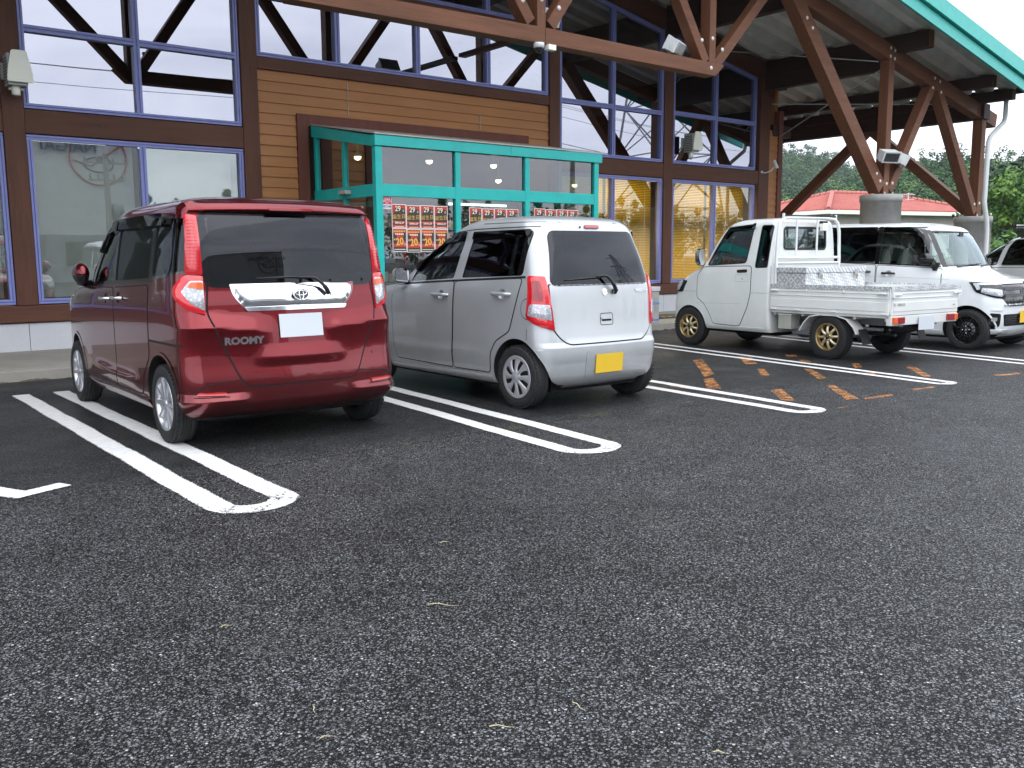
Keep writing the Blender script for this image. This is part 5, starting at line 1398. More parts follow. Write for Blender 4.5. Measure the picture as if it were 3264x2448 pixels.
# ------------------------------------------------------------------ silver kei wagon
def silver_car():
    root = empty('silver_kei_wagon', (5.6326, 6.1115, 0), radians(.4), 'silver boxy small hatchback with a rear wiper and yellow plate, second car from the left', 'car', 'cars parked nose in at the shop front')
    rows = [(.17, -.26, 2.88, .66), (.22, -.34, 2.93, .70), (.30, -.385, 2.965, .722), (.45, -.40, 2.985, .734), (.58, -.385, 2.985, .7375), (.72, -.365, 2.95, .7375), (.88, -.35, 2.87, .735),
            (.96, -.343, 2.74, .731), (1.01, -.338, 2.50, .727), (1.05, -.332, 2.20, .721), (1.12, -.318, 2.07, .710), (1.30, -.268, 1.74, .676), (1.46, -.208, 1.42, .640),
            (1.535, -.175, 1.27, .632), (1.59, -.135, 1.14, .608), (1.63, -.075, 1.0, .560), (1.653, .02, .88, .475), (1.666, .15, .74, .34), (1.672, .32, .6, .15)]
    A = (.17, .26, .03, .10, .05, .12)
    def relief(x, y, z):
        if abs(x) > .6 and .36 < y < 2.04 and .3 < z < .65:
            t = z - .455; e = min(1, (y - .36) / .2, (2.04 - y) / .2); o = .010 * (max(0, 1 - t / .05) if t > 0 else max(0, 1 + t / .16)) * e
            return (x + (o if x > 0 else -o), y, z)
        if y < -.1 and .40 < z < .62 and abs(x) < .70:
            t = z - .545; o = .016 * (max(0, 1 - t / .04) if t > 0 else max(0, 1 + t / .14)); return (x, y - o * min(1, (-.1 - y) / .15), z)
        return (x, y, z)
    B = Body(keys(rows, *A), 26, relief); ax = 2.40
    winF = rnd([(.93, 1.112), (1.68, 1.070), (1.60, 1.20), (1.36, 1.40), (1.16, 1.482), (.815, 1.512)], [.03, .03, .06, .1, .08, .03])
    winR = rnd([(-.055, 1.148), (.80, 1.118), (.70, 1.518), (-.085, 1.530)], [.04, .02, .02, .04])
    rg = rnd([(-.555, 1.088), (.555, 1.088), (.475, 1.495), (-.475, 1.495)], .035); ws = rnd([(-.60, 1.10), (.60, 1.10), (.52, 1.50), (-.52, 1.50)], .05)
    cuts = [cabin_void(B, *A, .60, 1.585)]
    for w_ in (winF, winR): cuts += side_cut(w_)
    c = MB(); c.prism(rg, -1, 0.12, 'black_plastic', 'XZ'); cuts.append(c); c = MB(); c.prism(ws, 1.05, 2.6, 'black_plastic', 'XZ'); cuts.append(c)
    for y in (0, ax):
        for s in ((-1, -.46), (.46, 1)): cuts.append(well(y, .29, .322, *s))
    bool_cut(B, cuts, 'silver_paint', root)
    panes_LR(root, B, winF, 'green_glass'); panes_LR(root, B, winR, 'privacy_glass')
    mb = MB(); patch(mb, B, 'B', grow(rg, .03), .004, 'privacy_glass', .04, skirt=0); rgo = build('rear_window', mb, root, fixn=False)
    mb = MB(); patch(mb, B, 'F', grow(ws, .01), -.002, 'pale_glass', .1, skirt=0); build('windscreen', mb, root, fixn=False)
    mb = MB(); strip_patch(mb, B, 'B', grow(rg, .016), .034, .002, 'gloss_black', True); build('glass_band', mb, rgo, fixn=False)
    for md in 'LR':
        mb = MB(); patch(mb, B, md, [(-.10, 1.128), (1.74, 1.045), (1.72, 1.062), (-.09, 1.146)], .003, 'black_plastic', .06)
        patch(mb, B, md, rnd([(.10, 1.15), (.135, 1.149), (.10, 1.52), (.065, 1.521)], .004), .0, 'gloss_black', .06)
        patch(mb, B, md, rnd([(-.045, 1.155), (.02, 1.152), (-.02, 1.522), (-.075, 1.523)], .004), .001, 'gloss_black', .06)
        build('window_trim', mb, root, fixn=False)
        mb = MB(); patch(mb, B, md, rnd([(.86, 1.455), (1.16, 1.43), (1.42, 1.30), (1.58, 1.17), (1.64, 1.21), (1.44, 1.375), (1.20, 1.505), (.80, 1.535)], .02), .020, 'dark_glass', .08, skirt=.024)
        patch(mb, B, md, rnd([(-.055, 1.475), (.71, 1.46), (.69, 1.53), (-.065, 1.535)], .02), .020, 'dark_glass', .08, skirt=.024)
        build('door_visor', mb, root, fixn=False)
        mb = MB(); strip_patch(mb, B, md, [(-.10, 1.56), (.65, 1.555), (1.05, 1.53), (1.35, 1.42), (1.62, 1.22)], .008, .002, 'dark_void')
        strip_patch(mb, B, md, [(-.16, 1.60), (.60, 1.60)], .006, .002, 'dark_void')
        for y in (0, ax): arch_lip(mb, B, md, y, .29, .322, 'silver_paint', .022, .006, .12, pi - .12)
        patch(mb, B, md, [(.345, .205), (2.05, .205), (2.05, .262), (.345, .262)], .010, 'silver_paint', .1)
        build('side_moulding', mb, root, fixn=False)
    door(root, B, 'LR', [(.912, 1.085), (1.95, 1.03), (2.0, .90), (1.98, .50), (1.93, .30), (.945, .285), (.925, .7)], 'silver_paint', handle=(1.11, .957), hmat='silver_paint', hl=.24, r=.03)
    door(root, B, 'LR', [(-.06, 1.125), (.895, 1.085), (.910, .7), (.93, .285), (.372, .285), (.36, .46), (.28, .575), (.09, .67), (.0, .93)], 'silver_paint', handle=(.19, .988), hmat='silver_paint', hl=.24, r=.04)
    mb = MB(); P = [(-.145 + .085 * cos(2 * pi * i / 24), .87 + .087 * sin(2 * pi * i / 24)) for i in range(24)]
    strip_patch(mb, B, 'L', P, .008, .001, 'dark_void', True); patch(mb, B, 'L', grow(P, -.003), .003, 'silver_paint', .04, edge_mat='dark_void'); build('fuel_lid', mb, root, fixn=False)
    gp = [(-.60, 1.072), (.60, 1.072), (.60, .71), (.53, .62), (.445, .565), (-.445, .565), (-.53, .62), (-.60, .71)]
    P = rnd(gp, [.01, .01, .08, .04, .05, .05, .04, .08])
    mb = MB(); strip_patch(mb, B, 'B', P, .014, .001, 'dark_void', True, .04); patch(mb, B, 'B', grow(P, -.004), .004, 'silver_paint', .06, skirt=.004, edge_mat='dark_void'); tg = build('tailgate', mb, root, fixn=False)
    mb = MB(); Q = rnd([(-.075, .815), (.075, .815), (.075, .715), (-.075, .715)], .02); strip_patch(mb, B, 'B', Q, .006, .0055, 'dark_void', True)
    patch(mb, B, 'B', rnd([(-.062, .785), (.062, .785), (.062, .765), (-.062, .765)], .006), .014, 'silver_paint', .04); patch(mb, B, 'B', rnd([(-.058, .764), (.058, .764), (.058, .748), (-.058, .748)], .004), .006, 'dark_void', .04); build('gate_handle', mb, tg, fixn=False)
    M = frame_on(B, 'B', -.01, 1.00, .006); mb = MB()
    S = [(.034, .024), (.0, .042), (-.034, .020), (.012, -.004), (.0, -.013), (-.034, .002 - .010), (0.0, -.042), (.034, -.020), (-.012, .004), (.0, .013), (.034, .024)]
    for a, b in zip([(.034, .020), (-.034, .020), (.034, -.006), (.0, -.040)], [(.0, .040), (.034, -.006), (.034, -.020), (-.034, -.018)]): pass
    M = M @ Matrix.Scale(.8, 4)
    mb.prism([(.036, .016), (.002, .042), (-.036, .018), (-.036, .004), (.012, -.012), (-.002, -.020), (-.024, -.004), (-.036, -.014), (-.002, -.042), (.036, -.018), (.036, -.004), (-.012, .012), (.002, .020), (.024, .004)], 0, .006, 'chrome', 'XY', M); build('emblem', mb, tg)
    mb = MB(); text_on(mb, B, 'B', .475, 1.0, 'WAGON R', .040, 'chrome', .007, ext=.002, bold=.001, sx=.85); build('badge', mb, tg)
    q = lambda x, z, o: B.cast('B', x, z)[0] + B.cast('B', x, z)[1] * o
    mb = MB(); mb.tube(smooth_tube([q(.10, 1.0, .045), q(.055, 1.065, .055), q(-.005, 1.125, .05), q(-.10, 1.128, .03)]), [.017] * 7 + [.013] * 7 + [.010] * 5, 'black_plastic', 8)
    mb.tube([q(-.02, 1.124, .022), q(-.22, 1.118, .018), q(-.44, 1.105, .016)], [.006, .009, .004], 'black_plastic', 6); mb.lathe([(0, .03), (.02, .03), (.026, 0)], tuple(q(.10, 1.0, .03)), 'Y', 'black_plastic', 14); build('rear_wiper', mb, tg)
    mb = MB(); patch(mb, B, 'B', rnd([(-.085, 1.572), (.085, 1.572), (.085, 1.546), (-.085, 1.546)], .01), .014, 'lamp_dark_red', .04, skirt=.016); build('high_brake_lamp', mb, root, fixn=False)
    ellipse_patch(root, B, 'B', -.135, 1.557, .008, .008, .010, 'black_plastic', 'washer_nozzle', skirt=.012)
    for md in ('wB', 'wBr'):
        mb = MB(); L = rnd([(.622, 1.140), (.775, 1.148), (.802, .95), (.835, .80), (.74, .735), (.580, .690), (.592, .86)], [.01, .03, .05, .03, .05, .015, .05])
        patch(mb, B, md, L, .012, 'lamp_red', .03, skirt=.014, dome=.012); o = build('tail_lamp', mb, root, fixn=False)
        mb = MB(); patch(mb, B, md, rnd([(.612, .905), (.775, .912), (.800, .815), (.600, .775)], .02), .025, 'lens_white', .03, skirt=.006, dome=.004)
        patch(mb, B, md, rnd([(.665, 1.10), (.735, 1.105), (.745, .94), (.660, .93)], .02), .025, 'lamp_dark_red', .03, skirt=.006); build('lamp_lens', mb, o, fixn=False)
        mb = MB(); strip_patch(mb, B, md, [(.84, .70), (.86, .60)], .005, .0015, 'dark_void'); build('bumper_detail', mb, root, fixn=False)
        mb = MB(); patch(mb, B, 'wF' + md[2:], rnd([(.42, .90), (.90, .93), (.92, .74), (.45, .70)], .04), .008, 'lens_white', .05, dome=.01); build('headlight', mb, root, fixn=False)
    mb = MB(); patch(mb, B, 'B', rnd([(-.27, .50), (.27, .50), (.27, .27), (-.27, .27)], .03), .002, 'silver_paint', .06, skirt=.004, edge_mat='dark_void'); build('plate_recess', mb, root, fixn=False)
    plate(root, B, 'B', 0.0, .385, 'plate_yellow', 'ink_black', None, .008)
    for sd in (-1, 1): mirror_part(root, B, sd, 1.74, 1.13, 'silver_paint', .17, .155, .115)
    fit_wheels(root, 'cover', .278, .186, .155, .722, 0, ax)
    mb = MB()
    for x in (-.32, .32): seat(mb, x, 1.0, .70, 'seat_cloth', .42); seat(mb, x, .18, .70, 'seat_cloth', .42)
    mb.box(-.60, .60, 1.55, 1.95, .62, .98, 'seat_cloth'); mb.tube([(.32 + .18 * cos(a * .4), 1.42 + .03 * sin(a * .4), 1.02 + .18 * sin(a * .4)) for a in range(17)], .014, 'black_plastic', 6); build('seat', mb, root)
    mb = MB(); mb.box(-.52, .52, -.22, 2.6, .15, .24, 'dark_void'); mb.tube([(-.15, .02, .20), (.15, .02, .20)], .04, 'steel_grey', 8); build('underbody', mb, root)

# ------------------------------------------------------------------ small white pickup
def pickup():
    root = empty('white_mini_pickup', (10.9367, 6.4583, 0), radians(-3.9), 'white mini pickup truck with gold wheels and a checker plate toolbox in its bed', 'pickup', 'cars parked nose in at the shop front')
    rows = [(.27, .93, 2.73, .665), (.34, .93, 2.775, .69), (.46, .93, 2.79, .70), (.60, .93, 2.785, .705), (.78, .93, 2.74, .705), (.95, .93, 2.63, .702), (1.04, .93, 2.49, .70), (1.12, .93, 2.32, .695), (1.20, .93, 2.20, .688),
            (1.47, .93, 2.03, .655), (1.62, .935, 1.91, .636), (1.70, .94, 1.82, .622), (1.745, .95, 1.74, .60), (1.775, .98, 1.63, .555), (1.795, 1.05, 1.48, .45), (1.806, 1.15, 1.35, .25)]
    A = (.05, .09, 0.0, .03, .0, .06); B = Body(keys(rows, *A)); ax = 2.39
    winF = rnd([(1.355, 1.205), (2.05, 1.168), (1.98, 1.30), (1.80, 1.575), (1.71, 1.66), (1.275, 1.69)], [.04, .03, .06, .06, .05, .04])
    winQ = rnd([(.985, 1.145), (1.185, 1.14), (1.135, 1.695), (.955, 1.695)], .025)
    rg = rnd([(-.44, 1.385), (.44, 1.385), (.435, 1.668), (-.435, 1.668)], .05); ws = rnd([(-.58, 1.17), (.58, 1.17), (.53, 1.64), (-.53, 1.64)], .05)
    cuts = [cabin_void(B, *A, .62, 1.735, .055)]
    for w_ in (winF, winQ): cuts += side_cut(w_)
    c = MB(); c.prism(rg, .5, 1.3, 'black_plastic', 'XZ'); cuts.append(c); c = MB(); c.prism(ws, 1.6, 2.9, 'black_plastic', 'XZ'); cuts.append(c)
    for s in ((-1, -.42), (.42, 1)): cuts.append(well(ax - .01, .27, .318, *s))
    bool_cut(B, cuts, 'white_paint', root, 'cab')
    panes_LR(root, B, winF, 'pale_glass'); panes_LR(root, B, winQ, 'privacy_glass')
    mb = MB(); patch(mb, B, 'B', grow(rg, .004), -.004, 'pale_glass', .1, skirt=0); rw = build('rear_window', mb, root, fixn=False)
    mb = MB(); strip_patch(mb, B, 'B', rg, .030, .006, 'black_plastic', True); build('window_seal', mb, rw, fixn=False)
    mb = MB(); patch(mb, B, 'F', grow(ws, .01), -.002, 'pale_glass', .1, skirt=0); build('windscreen', mb, root, fixn=False)
    for md in 'LR':
        mb = MB(); strip_patch(mb, B, md, winF, .022, .003, 'black_plastic', True); strip_patch(mb, B, md, winQ, .016, .003, 'black_plastic', True)
        patch(mb, B, md, rnd([(1.25, 1.655), (1.66, 1.63), (1.77, 1.52), (1.81, 1.55), (1.70, 1.685), (1.25, 1.715)], .02), .022, 'dark_glass', .07, skirt=.025)
        patch(mb, B, md, rnd([(1.235, 1.665), (1.29, 1.66), (1.285, 1.72), (1.235, 1.725)], .01), .026, 'chrome', .05); build('window_trim', mb, root, fixn=False)
        mb = MB(); patch(mb, B, md, [(.945, .300), (2.0, .300), (2.0, .330), (.945, .330)], .008, 'white_paint', .1)
        arch_lip(mb, B, md, ax - .01, .27, .318, 'white_paint', .024, .008, .05, pi - .1)
        strip_patch(mb, B, md, [(.94, .80), (2.58, .79)], .006, .002, 'lamp_grey'); strip_patch(mb, B, md, [(1.42, .645), (2.24, .625)], .004, .0045, 'lamp_grey')
        build('side_moulding', mb, root, fixn=False)
    door(root, B, 'LR', [(1.25, 1.16), (2.14, 1.14), (2.24, 1.02), (2.235, .70), (2.10, .63), (1.98, .47), (1.93, .345), (1.44, .335), (1.30, .60), (1.25, .80)], 'white_paint', r=.05)
    for md in 'LR':
        mb = MB(); patch(mb, B, md, rnd([(1.32, 1.115), (1.50, 1.105), (1.50, 1.065), (1.32, 1.070)], .018), .007, 'gloss_black', .04); patch(mb, B, md, [(1.40 + .008 * cos(i), .985 + .008 * sin(i)) for i in (0, 1, 2, 3, 4, 5, 6)], .006, 'gloss_black', .04)
        strip_patch(mb, B, md, rnd([(1.30, 1.045), (1.52, 1.04), (1.52, .945), (1.30, .95)], .02), .004, .0042, 'lamp_grey', True); build('door_handle', mb, root, fixn=False)
        f = 'wF' if md == 'L' else 'wFr'
        mb = MB(); patch(mb, B, f, rnd([(.52, .955), (.80, .945), (.82, .78), (.54, .77)], .03), .012, 'gloss_black', .04, dome=.008); h = build('headlight', mb, root, fixn=False)
        mb = MB(); patch(mb, B, f, rnd([(.54, .94), (.735, .935), (.75, .80), (.555, .79)], .03), .020, 'lens_white', .04, dome=.012); build('lamp_lens', mb, h, fixn=False)
    for sd in (-1, 1): mirror_part(root, B, sd, 2.16, 1.28, 'chrome', .13, .25, .09)
    W = 'white_paint'
    # load bed
    mb = MB(); mb.box(-.675, .675, -.84, .885, .585, .62, W); mb.box(-.70, -.66, -.84, .885, .555, .585, W); mb.box(.66, .70, -.84, .885, .555, .585, W)
    for x in (-.36, .36): mb.box(x - .03, x + .03, -.80, .93, .44, .555, 'steel_grey')
    for y in (-.78, -.35, .42, .86): mb.box(-.66, .66, y - .02, y + .02, .52, .585, W)
    for k in range(9): mb.box(-.6 + k * .15, -.585 + k * .15, -.82, .86, .62, .626, W)
    mb.box(-.70, .70, .885, .915, .60, 1.17, W); build('load_bed', mb, root, bevel=.004)
    for sd in (-1, 1):
        mb = MB(); x = sd * .70; a, b = (x - .0, x + .028) if sd > 0 else (x - .028, x)
        prof = [(.625, 0), (.655, .010), (.755, .010), (.770, 0), (.905, 0), (.915, .012), (.925, .012)]
        mb.box(a, b, -.845, .885, .590, .915, W); 
        xo = b if sd > 0 else a
        for z0, z1 in ((.635, .745), (.785, .80), (.84, .852)): mb.box(min(xo, xo + sd * .007), max(xo, xo + sd * .007), -.83, .87, z0, z1, W)
        for y in (-.80, -.1, .45, .82): mb.box(min(xo, xo + sd * .018), max(xo, xo + sd * .018), y - .035, y + .035, .596, .612, 'white_metal')
        g_ = build('side_gate', mb, root, bevel=.004)
        mb = MB(); mb.box(a - .006, b + .006, -.85, .89, .915, .93, 'checker_plate'); mb.box(min(xo, xo + sd * .008), max(xo, xo + sd * .008), -.85, .89, .880, .915, 'checker_plate'); build('edge_guard', mb, g_)
        mb = MB(); 
        for y in (.80, -.78): mb.tube([(xo + sd * .02, y - .05, .845), (xo + sd * .028, y + .05, .848), (xo + sd * .02, y + .07, .835)], .012, 'white_metal', 6)
        for y in (.3, -.25): mb.tube(smooth_tube([(xo + sd * .008, y, .87), (xo + sd * .03, y, .86), (xo + sd * .03, y, .845), (xo + sd * .008, y, .84)]), .006, 'white_metal', 6)
        build('gate_latch', mb, g_)
    mb = MB(); mb.box(-.70, .70, -.878, -.850, .590, .915, W)
    for z0, z1 in ((.635, .745), (.785, .80), (.84, .852)): mb.box(-.68, .68, -.885, -.878, z0, z1, W)
    tg = build('tailgate', mb, root, bevel=.004)
    mb = MB(); mb.box(-.735, .735, -.888, -.844, .915, .93, 'checker_plate'); mb.box(-.735, .735, -.888, -.880, .880, .915, 'checker_plate'); build('edge_guard', mb, tg)
    mb = MB()
    for x in (-.70, .70): mb.box(x - .03, x + .03, -.91, -.878, .80, .86, 'white_metal'); mb.tube([(x, -.905, .835), (x * .80, -.905, .83)], .013, 'white_metal', 6)
    build('gate_latch', mb, tg)
    t = text_mb('MINICAB', .042, 'lamp_grey', .001, .001, sx=.9); xf(t, Matrix.Translation((-.53, -.888, .715)) @ Matrix.Rotation(pi / 2, 4, 'X'))
    for a, b in ((0, .016), (-.009, .001), (.009, .001)): t.prism([(a - .0085, b), (a, b - .014), (a + .0085, b), (a, b + .014)], 0, .001, 'lamp_grey', 'XY', Matrix.Translation((-.665, -.8885, .71)) @ Matrix.Rotation(pi / 2, 4, 'X'))
    build('badge', t, tg)
    t = text_mb('4WD', .026, 'lamp_grey', .001, 0); xf(t, Matrix.Translation((.60, -.888, .68)) @ Matrix.Rotation(pi / 2, 4, 'X')); build('badge', t, tg)
    # rear sill with lamps
    mb = MB(); mb.box(-.70, .70, -.875, -.80, .47, .585, W); rs = build('rear_sill', mb, root, bevel=.006)
    for sd in (-1, 1):
        mb = MB(); a, b = sorted((sd * .68, sd * .602)); mb.box(a, b, -.905, -.875, .49, .57, 'lamp_orange'); a, b = sorted((sd * .60, sd * .46)); mb.box(a, b, -.905, -.875, .49, .57, 'lamp_dark_red'); build('tail_lamp', mb, rs, bevel=.006)
        mb = MB(); mb.lathe([(0, -.02), (.014, -.018), (.018, 0)], (sd * .72, -.80, .50), 'Y', 'rubber', 10); mb.lathe([(0, -.02), (.014, -.018), (.018, 0)], (sd * .69, -.85, .42), 'Y', 'rubber', 10); build('rubber_stop', mb, rs)
    mb = MB(); mb.box(-.165, .165, -.90, -.895, .40, .565, 'plate_white'); mb.box(-.02, .02, -.895, -.86, .44, .5, 'steel_grey'); build('number_plate', mb, rs)
    # wheel arches, chassis, battery, flaps
    for sd in (-1, 1):
        mb = MB(); n = 9; vs = []
        P = [(.50, .555), (.40, .575), (.33, .44), (.22, .535), (0.0, .565), (-.20, .54), (-.33, .44), (-.40, .36)]
        P = [(.42, .34), (.36, .44), (.27, .53), (.12, .555), (-.12, .555), (-.27, .52), (-.38, .42), (-.42, .34)]
        for y, z in P:
            for x in (sd * .52, sd * .70): vs.append((x, y, z))
        mb.add(vs, [(2 * i, 2 * i + 2, 2 * i + 3, 2 * i + 1) for i in range(7)], W)
        for i in range(7): mb.beam((sd * .70, *P[i]), (sd * .70, *P[i + 1]), .03, .012, W)
        build('wheel_arch', mb, root)
        mb = MB(); mb.beam((sd * .60, -.43, .40), (sd * .60, -.50, .22), .16, .008, 'rubber', up=(0, 1, 0)); build('mud_flap', mb, root)
    mb = MB(); mb.box(-.66, -.46, .60, .80, .34, .52, 'lamp_grey'); mb.box(-.665, -.455, .59, .81, .52, .545, 'white_metal'); build('battery_box', mb, root, bevel=.006)
    mb = MB()
    mb.tube([(-.60, 0, .28), (.60, 0, .28)], .04, 'steel_grey', 10); mb.blob((.05, 0, .28), (.11, .12, .11), 'steel_grey', 2)
    for x in (-.45, .45): mb.beam((x, -.6, .40), (x, .55, .40), .06, .03, 'steel_grey'); mb.tube([(x, -.05, .28), (x * .9, -.15, .55)], .025, 'black_plastic', 8)
    mb.tube([(.05, 0.1, .30), (.05, 1.6, .36)], .03, 'steel_grey', 8); mb.tube([(-.20, .9, .30), (-.25, .3, .32), (-.30, -.2, .33), (-.32, -.70, .33)], .022, 'black_plastic', 8); mb.box(-.5, -.2, .3, .7, .27, .39, 'steel_grey')
    mb.box(.2, .6, .35, .85, .28, .5, 'black_plastic'); mb.blob((.0, -.55, .42), (.27, .27, .09), 'rubber', 2); mb.box(-.5, .5, .95, 2.5, .22, .27, 'dark_void'); build('chassis', mb, root)
    # cab guard frame
    mb = MB(); y = .86
    path = [(-.66, y, .93), (-.665, y, 1.25), (-.64, y, 1.62), (-.60, y, 1.74), (-.52, y, 1.79), (-.40, y, 1.80), (.40, y, 1.80), (.52, y, 1.79), (.60, y, 1.74), (.64, y, 1.62), (.665, y, 1.25), (.66, y, .93)]
    mb.tube(path, .022, W, 10); mb.tube([(-.665, y, 1.27), (.665, y, 1.27)], .018, W, 8); mb.tube([(-.665, y, 1.20), (.665, y, 1.20)], .014, W, 8)
    for x in (-.27, .16): mb.tube([(x, y, 1.27), (x, y, 1.79)], .015, W, 8)
    mb.box(-.66, .66, y + .01, y + .02, .93, 1.20, W)
    for x in (-.55, .55): mb.tube([(x, y, 1.79), (x, y, 1.845), (x, y - .0, 1.85)], .020, W, 8)
    mb.box(-.53, .53, y - .02, y + .02, 1.815, 1.832, 'black_plastic'); gf = build('cab_guard', mb, root)
    mb = MB(); mb.box(.20, .30, y - .07, y - .01, 1.63, 1.73, 'cream'); mb.box(.195, .305, y - .06, y + .0, 1.725, 1.76, 'black_plastic'); build('work_lamp', mb, gf, bevel=.006)
    fit_wheels(root, 'gold', .283, .168, .165, .70, 0, ax, steer=radians(4))
    mb = MB()
    for x in (-.32, .32): seat(mb, x, 1.32, .72, 'seat_cloth', .42)
    mb.box(-.58, .58, 1.98, 2.2, .65, 1.08, 'black_plastic'); mb.tube([(.32 + .18 * cos(a * .4), 1.93 - .10 * sin(a * .4), 1.16 + .15 * sin(a * .4)) for a in range(17)], .012, 'black_plastic', 6)
    mb.blob((-.35, 2.05, 1.13), (.16, .12, .05), 'blue_bag', 2); build('seat', mb, root)
    # toolbox rides in the bed: its own thing
    M = Matrix.Translation((10.9367, 6.4583, 0)) @ Matrix.Rotation(radians(-3.9), 4, 'Z')
    tb = empty('toolbox', M @ Vector((-.055, .60, .63)), radians(-3.9), 'long aluminium checker plate toolbox lying across the bed of the white pickup', 'toolbox')
    mb = MB(); mb.box(-.625, .625, -.23, .22, 0, .44, 'checker_plate'); build('box_body', mb, tb, bevel=.006)
    mb = MB(); mb.box(-.635, .635, -.24, .23, .445, .515, 'checker_plate'); build('lid', mb, tb, bevel=.006)
    for x in (-.35, .40):
        mb = MB(); mb.box(x - .025, x + .025, -.262, -.24, .39, .49, 'alloy'); mb.box(x - .012, x + .012, -.27, -.262, .36, .42, 'gold'); build('latch', mb, tb, bevel=.003)
    mb = MB(); mb.box(-.658, -.635, -.06, .06, .27, .30, 'gloss_black'); mb.tube(smooth_tube([(-.64, -.05, .285), (-.665, -.04, .25), (-.665, .04, .25), (-.64, .05, .285)]), .008, 'alloy', 6); build('handle', mb, tb)

# ------------------------------------------------------------------ white tall kei van, nose out
def white_van():
    root = empty('white_kei_van', (13.34, 8.42, 0), radians(180), 'tall white box car parked nose out beside the pickup, with black wheels and grille', 'car')
    rows = [(.16, -.34, 2.80, .67), (.21, -.40, 2.88, .71), (.30, -.43, 2.935, .73), (.45, -.44, 2.955, .736), (.60, -.44, 2.955, .7375), (.78, -.43, 2.935, .7375), (.89, -.425, 2.895, .737),
            (.945, -.42, 2.82, .736), (.985, -.42, 2.66, .734), (1.03, -.418, 2.46, .731), (1.075, -.415, 2.335, .727), (1.16, -.41, 2.275, .715), (1.35, -.39, 2.17, .690), (1.55, -.365, 2.045, .662),
            (1.64, -.35, 1.965, .645), (1.69, -.33, 1.88, .62), (1.725, -.29, 1.76, .575), (1.750, -.2, 1.6, .48), (1.765, -.02, 1.3, .34), (1.772, .2, 1.0, .15)]
    A = (.12, .20, .02, .07, .03, .10); B = Body(keys(rows, *A)); ax = 2.52
    winF = rnd([(1.20, 1.185), (1.86, 1.152), (1.85, 1.42), (1.79, 1.58), (1.70, 1.65), (1.20, 1.672)], [.02, .03, .05, .08, .05, .02])
    winQ = rnd([(1.955, 1.155), (2.10, 1.15), (2.03, 1.38), (1.935, 1.53), (1.905, 1.50)], .02)
    winR = rnd([(.25, 1.215), (1.13, 1.188), (1.13, 1.675), (.25, 1.68)], .03); winB = rnd([(-.30, 1.235), (.17, 1.22), (.17, 1.68), (-.27, 1.675)], .04)
    ws = rnd([(-.645, 1.135), (.645, 1.135), (.56, 1.635), (-.56, 1.635)], .05); rg = rnd([(-.57, 1.15), (.57, 1.15), (.53, 1.62), (-.53, 1.62)], .04)
    cuts = [cabin_void(B, *A, .62, 1.70, .055, mat='interior_wall')]
    for w_ in (winF, winQ, winR, winB): cuts += side_cut(w_)
    c = MB(); c.prism(rg, -1, 0.0, 'black_plastic', 'XZ'); cuts.append(c); c = MB(); c.prism(ws, 1.75, 2.9, 'black_plastic', 'XZ'); cuts.append(c)
    for y in (0, ax):
        for s in ((-1, -.46), (.46, 1)): cuts.append(well(y, .285, .325, *s))
    bool_cut(B, cuts, 'pearl_paint', root)
    panes_LR(root, B, winF, 'green_glass'); panes_LR(root, B, winQ, 'pale_glass'); panes_LR(root, B, winR, 'privacy_glass'); panes_LR(root, B, winB, 'privacy_glass')
    mb = MB(); patch(mb, B, 'F', grow(ws, .01), -.003, 'pale_glass', .1, skirt=0); wsc = build('windscreen', mb, root, fixn=False)
    mb = MB(); strip_patch(mb, B, 'F', grow(ws, -.008), .028, .0005, 'gloss_black', True); build('glass_band', mb, wsc, fixn=False)
    mb = MB(); patch(mb, B, 'B', grow(rg, .02), .001, 'privacy_glass', .1, skirt=0); build('rear_window', mb, root, fixn=False)
    for md in 'LR':
        mb = MB()
        for P in ([(1.13, 1.16), (1.20, 1.16), (1.20, 1.70), (1.13, 1.70)], [(.17, 1.20), (.25, 1.20), (.25, 1.70), (.17, 1.70)], [(1.862, 1.14), (1.953, 1.14), (1.903, 1.50), (1.80, 1.65), (1.71, 1.66), (1.79, 1.60), (1.852, 1.42)],
                  [(-.33, 1.68), (1.80, 1.665), (1.80, 1.688), (-.33, 1.70)]): patch(mb, B, md, P, .006, 'gloss_black', .025, skirt=.008)
        wm = 'wF' if md == 'L' else 'wFr'
        patch(mb, B, wm, [(.640, 1.125), (.705, 1.125), (.665, 1.40), (.625, 1.64), (.560, 1.64), (.605, 1.40)], .006, 'gloss_black', .025, skirt=.008)
        patch(mb, B, md, [(-.33, 1.215), (1.16, 1.165), (2.10, 1.120), (2.09, 1.145), (1.16, 1.185), (-.31, 1.235)], .003, 'gloss_black', .06)
        build('window_trim', mb, root, fixn=False)
        mb = MB(); patch(mb, B, md, rnd([(1.22, 1.615), (1.66, 1.60), (1.77, 1.52), (1.83, 1.30), (1.865, 1.32), (1.82, 1.56), (1.70, 1.66), (1.22, 1.69)], .02), .022, 'dark_glass', .07, skirt=.025)
        patch(mb, B, md, rnd([(.26, 1.62), (1.12, 1.615), (1.12, 1.69), (.26, 1.70)], .02), .022, 'dark_glass', .07, skirt=.025); build('door_visor', mb, root, fixn=False)
        mb = MB()
        for y in (0, ax): arch_lip(mb, B, md, y, .285, .325, 'pearl_paint', .022, .006, .12, pi - .12)
        strip_patch(mb, B, md, [(-.3, 1.02), (1.2, .985), (2.25, .955)], .004, .0045, 'lamp_grey')
        patch(mb, B, md, [(.35, .20), (2.17, .20), (2.17, .26), (.35, .26)], .012, 'pearl_paint', .1)
        build('side_moulding', mb, root, fixn=False)
    door(root, B, 'LR', [(1.175, 1.15), (2.12, 1.105), (2.14, .90), (2.12, .50), (2.05, .30), (1.175, .29)], 'pearl_paint', handle=(1.36, 1.03), hmat='gloss_black', r=.04)
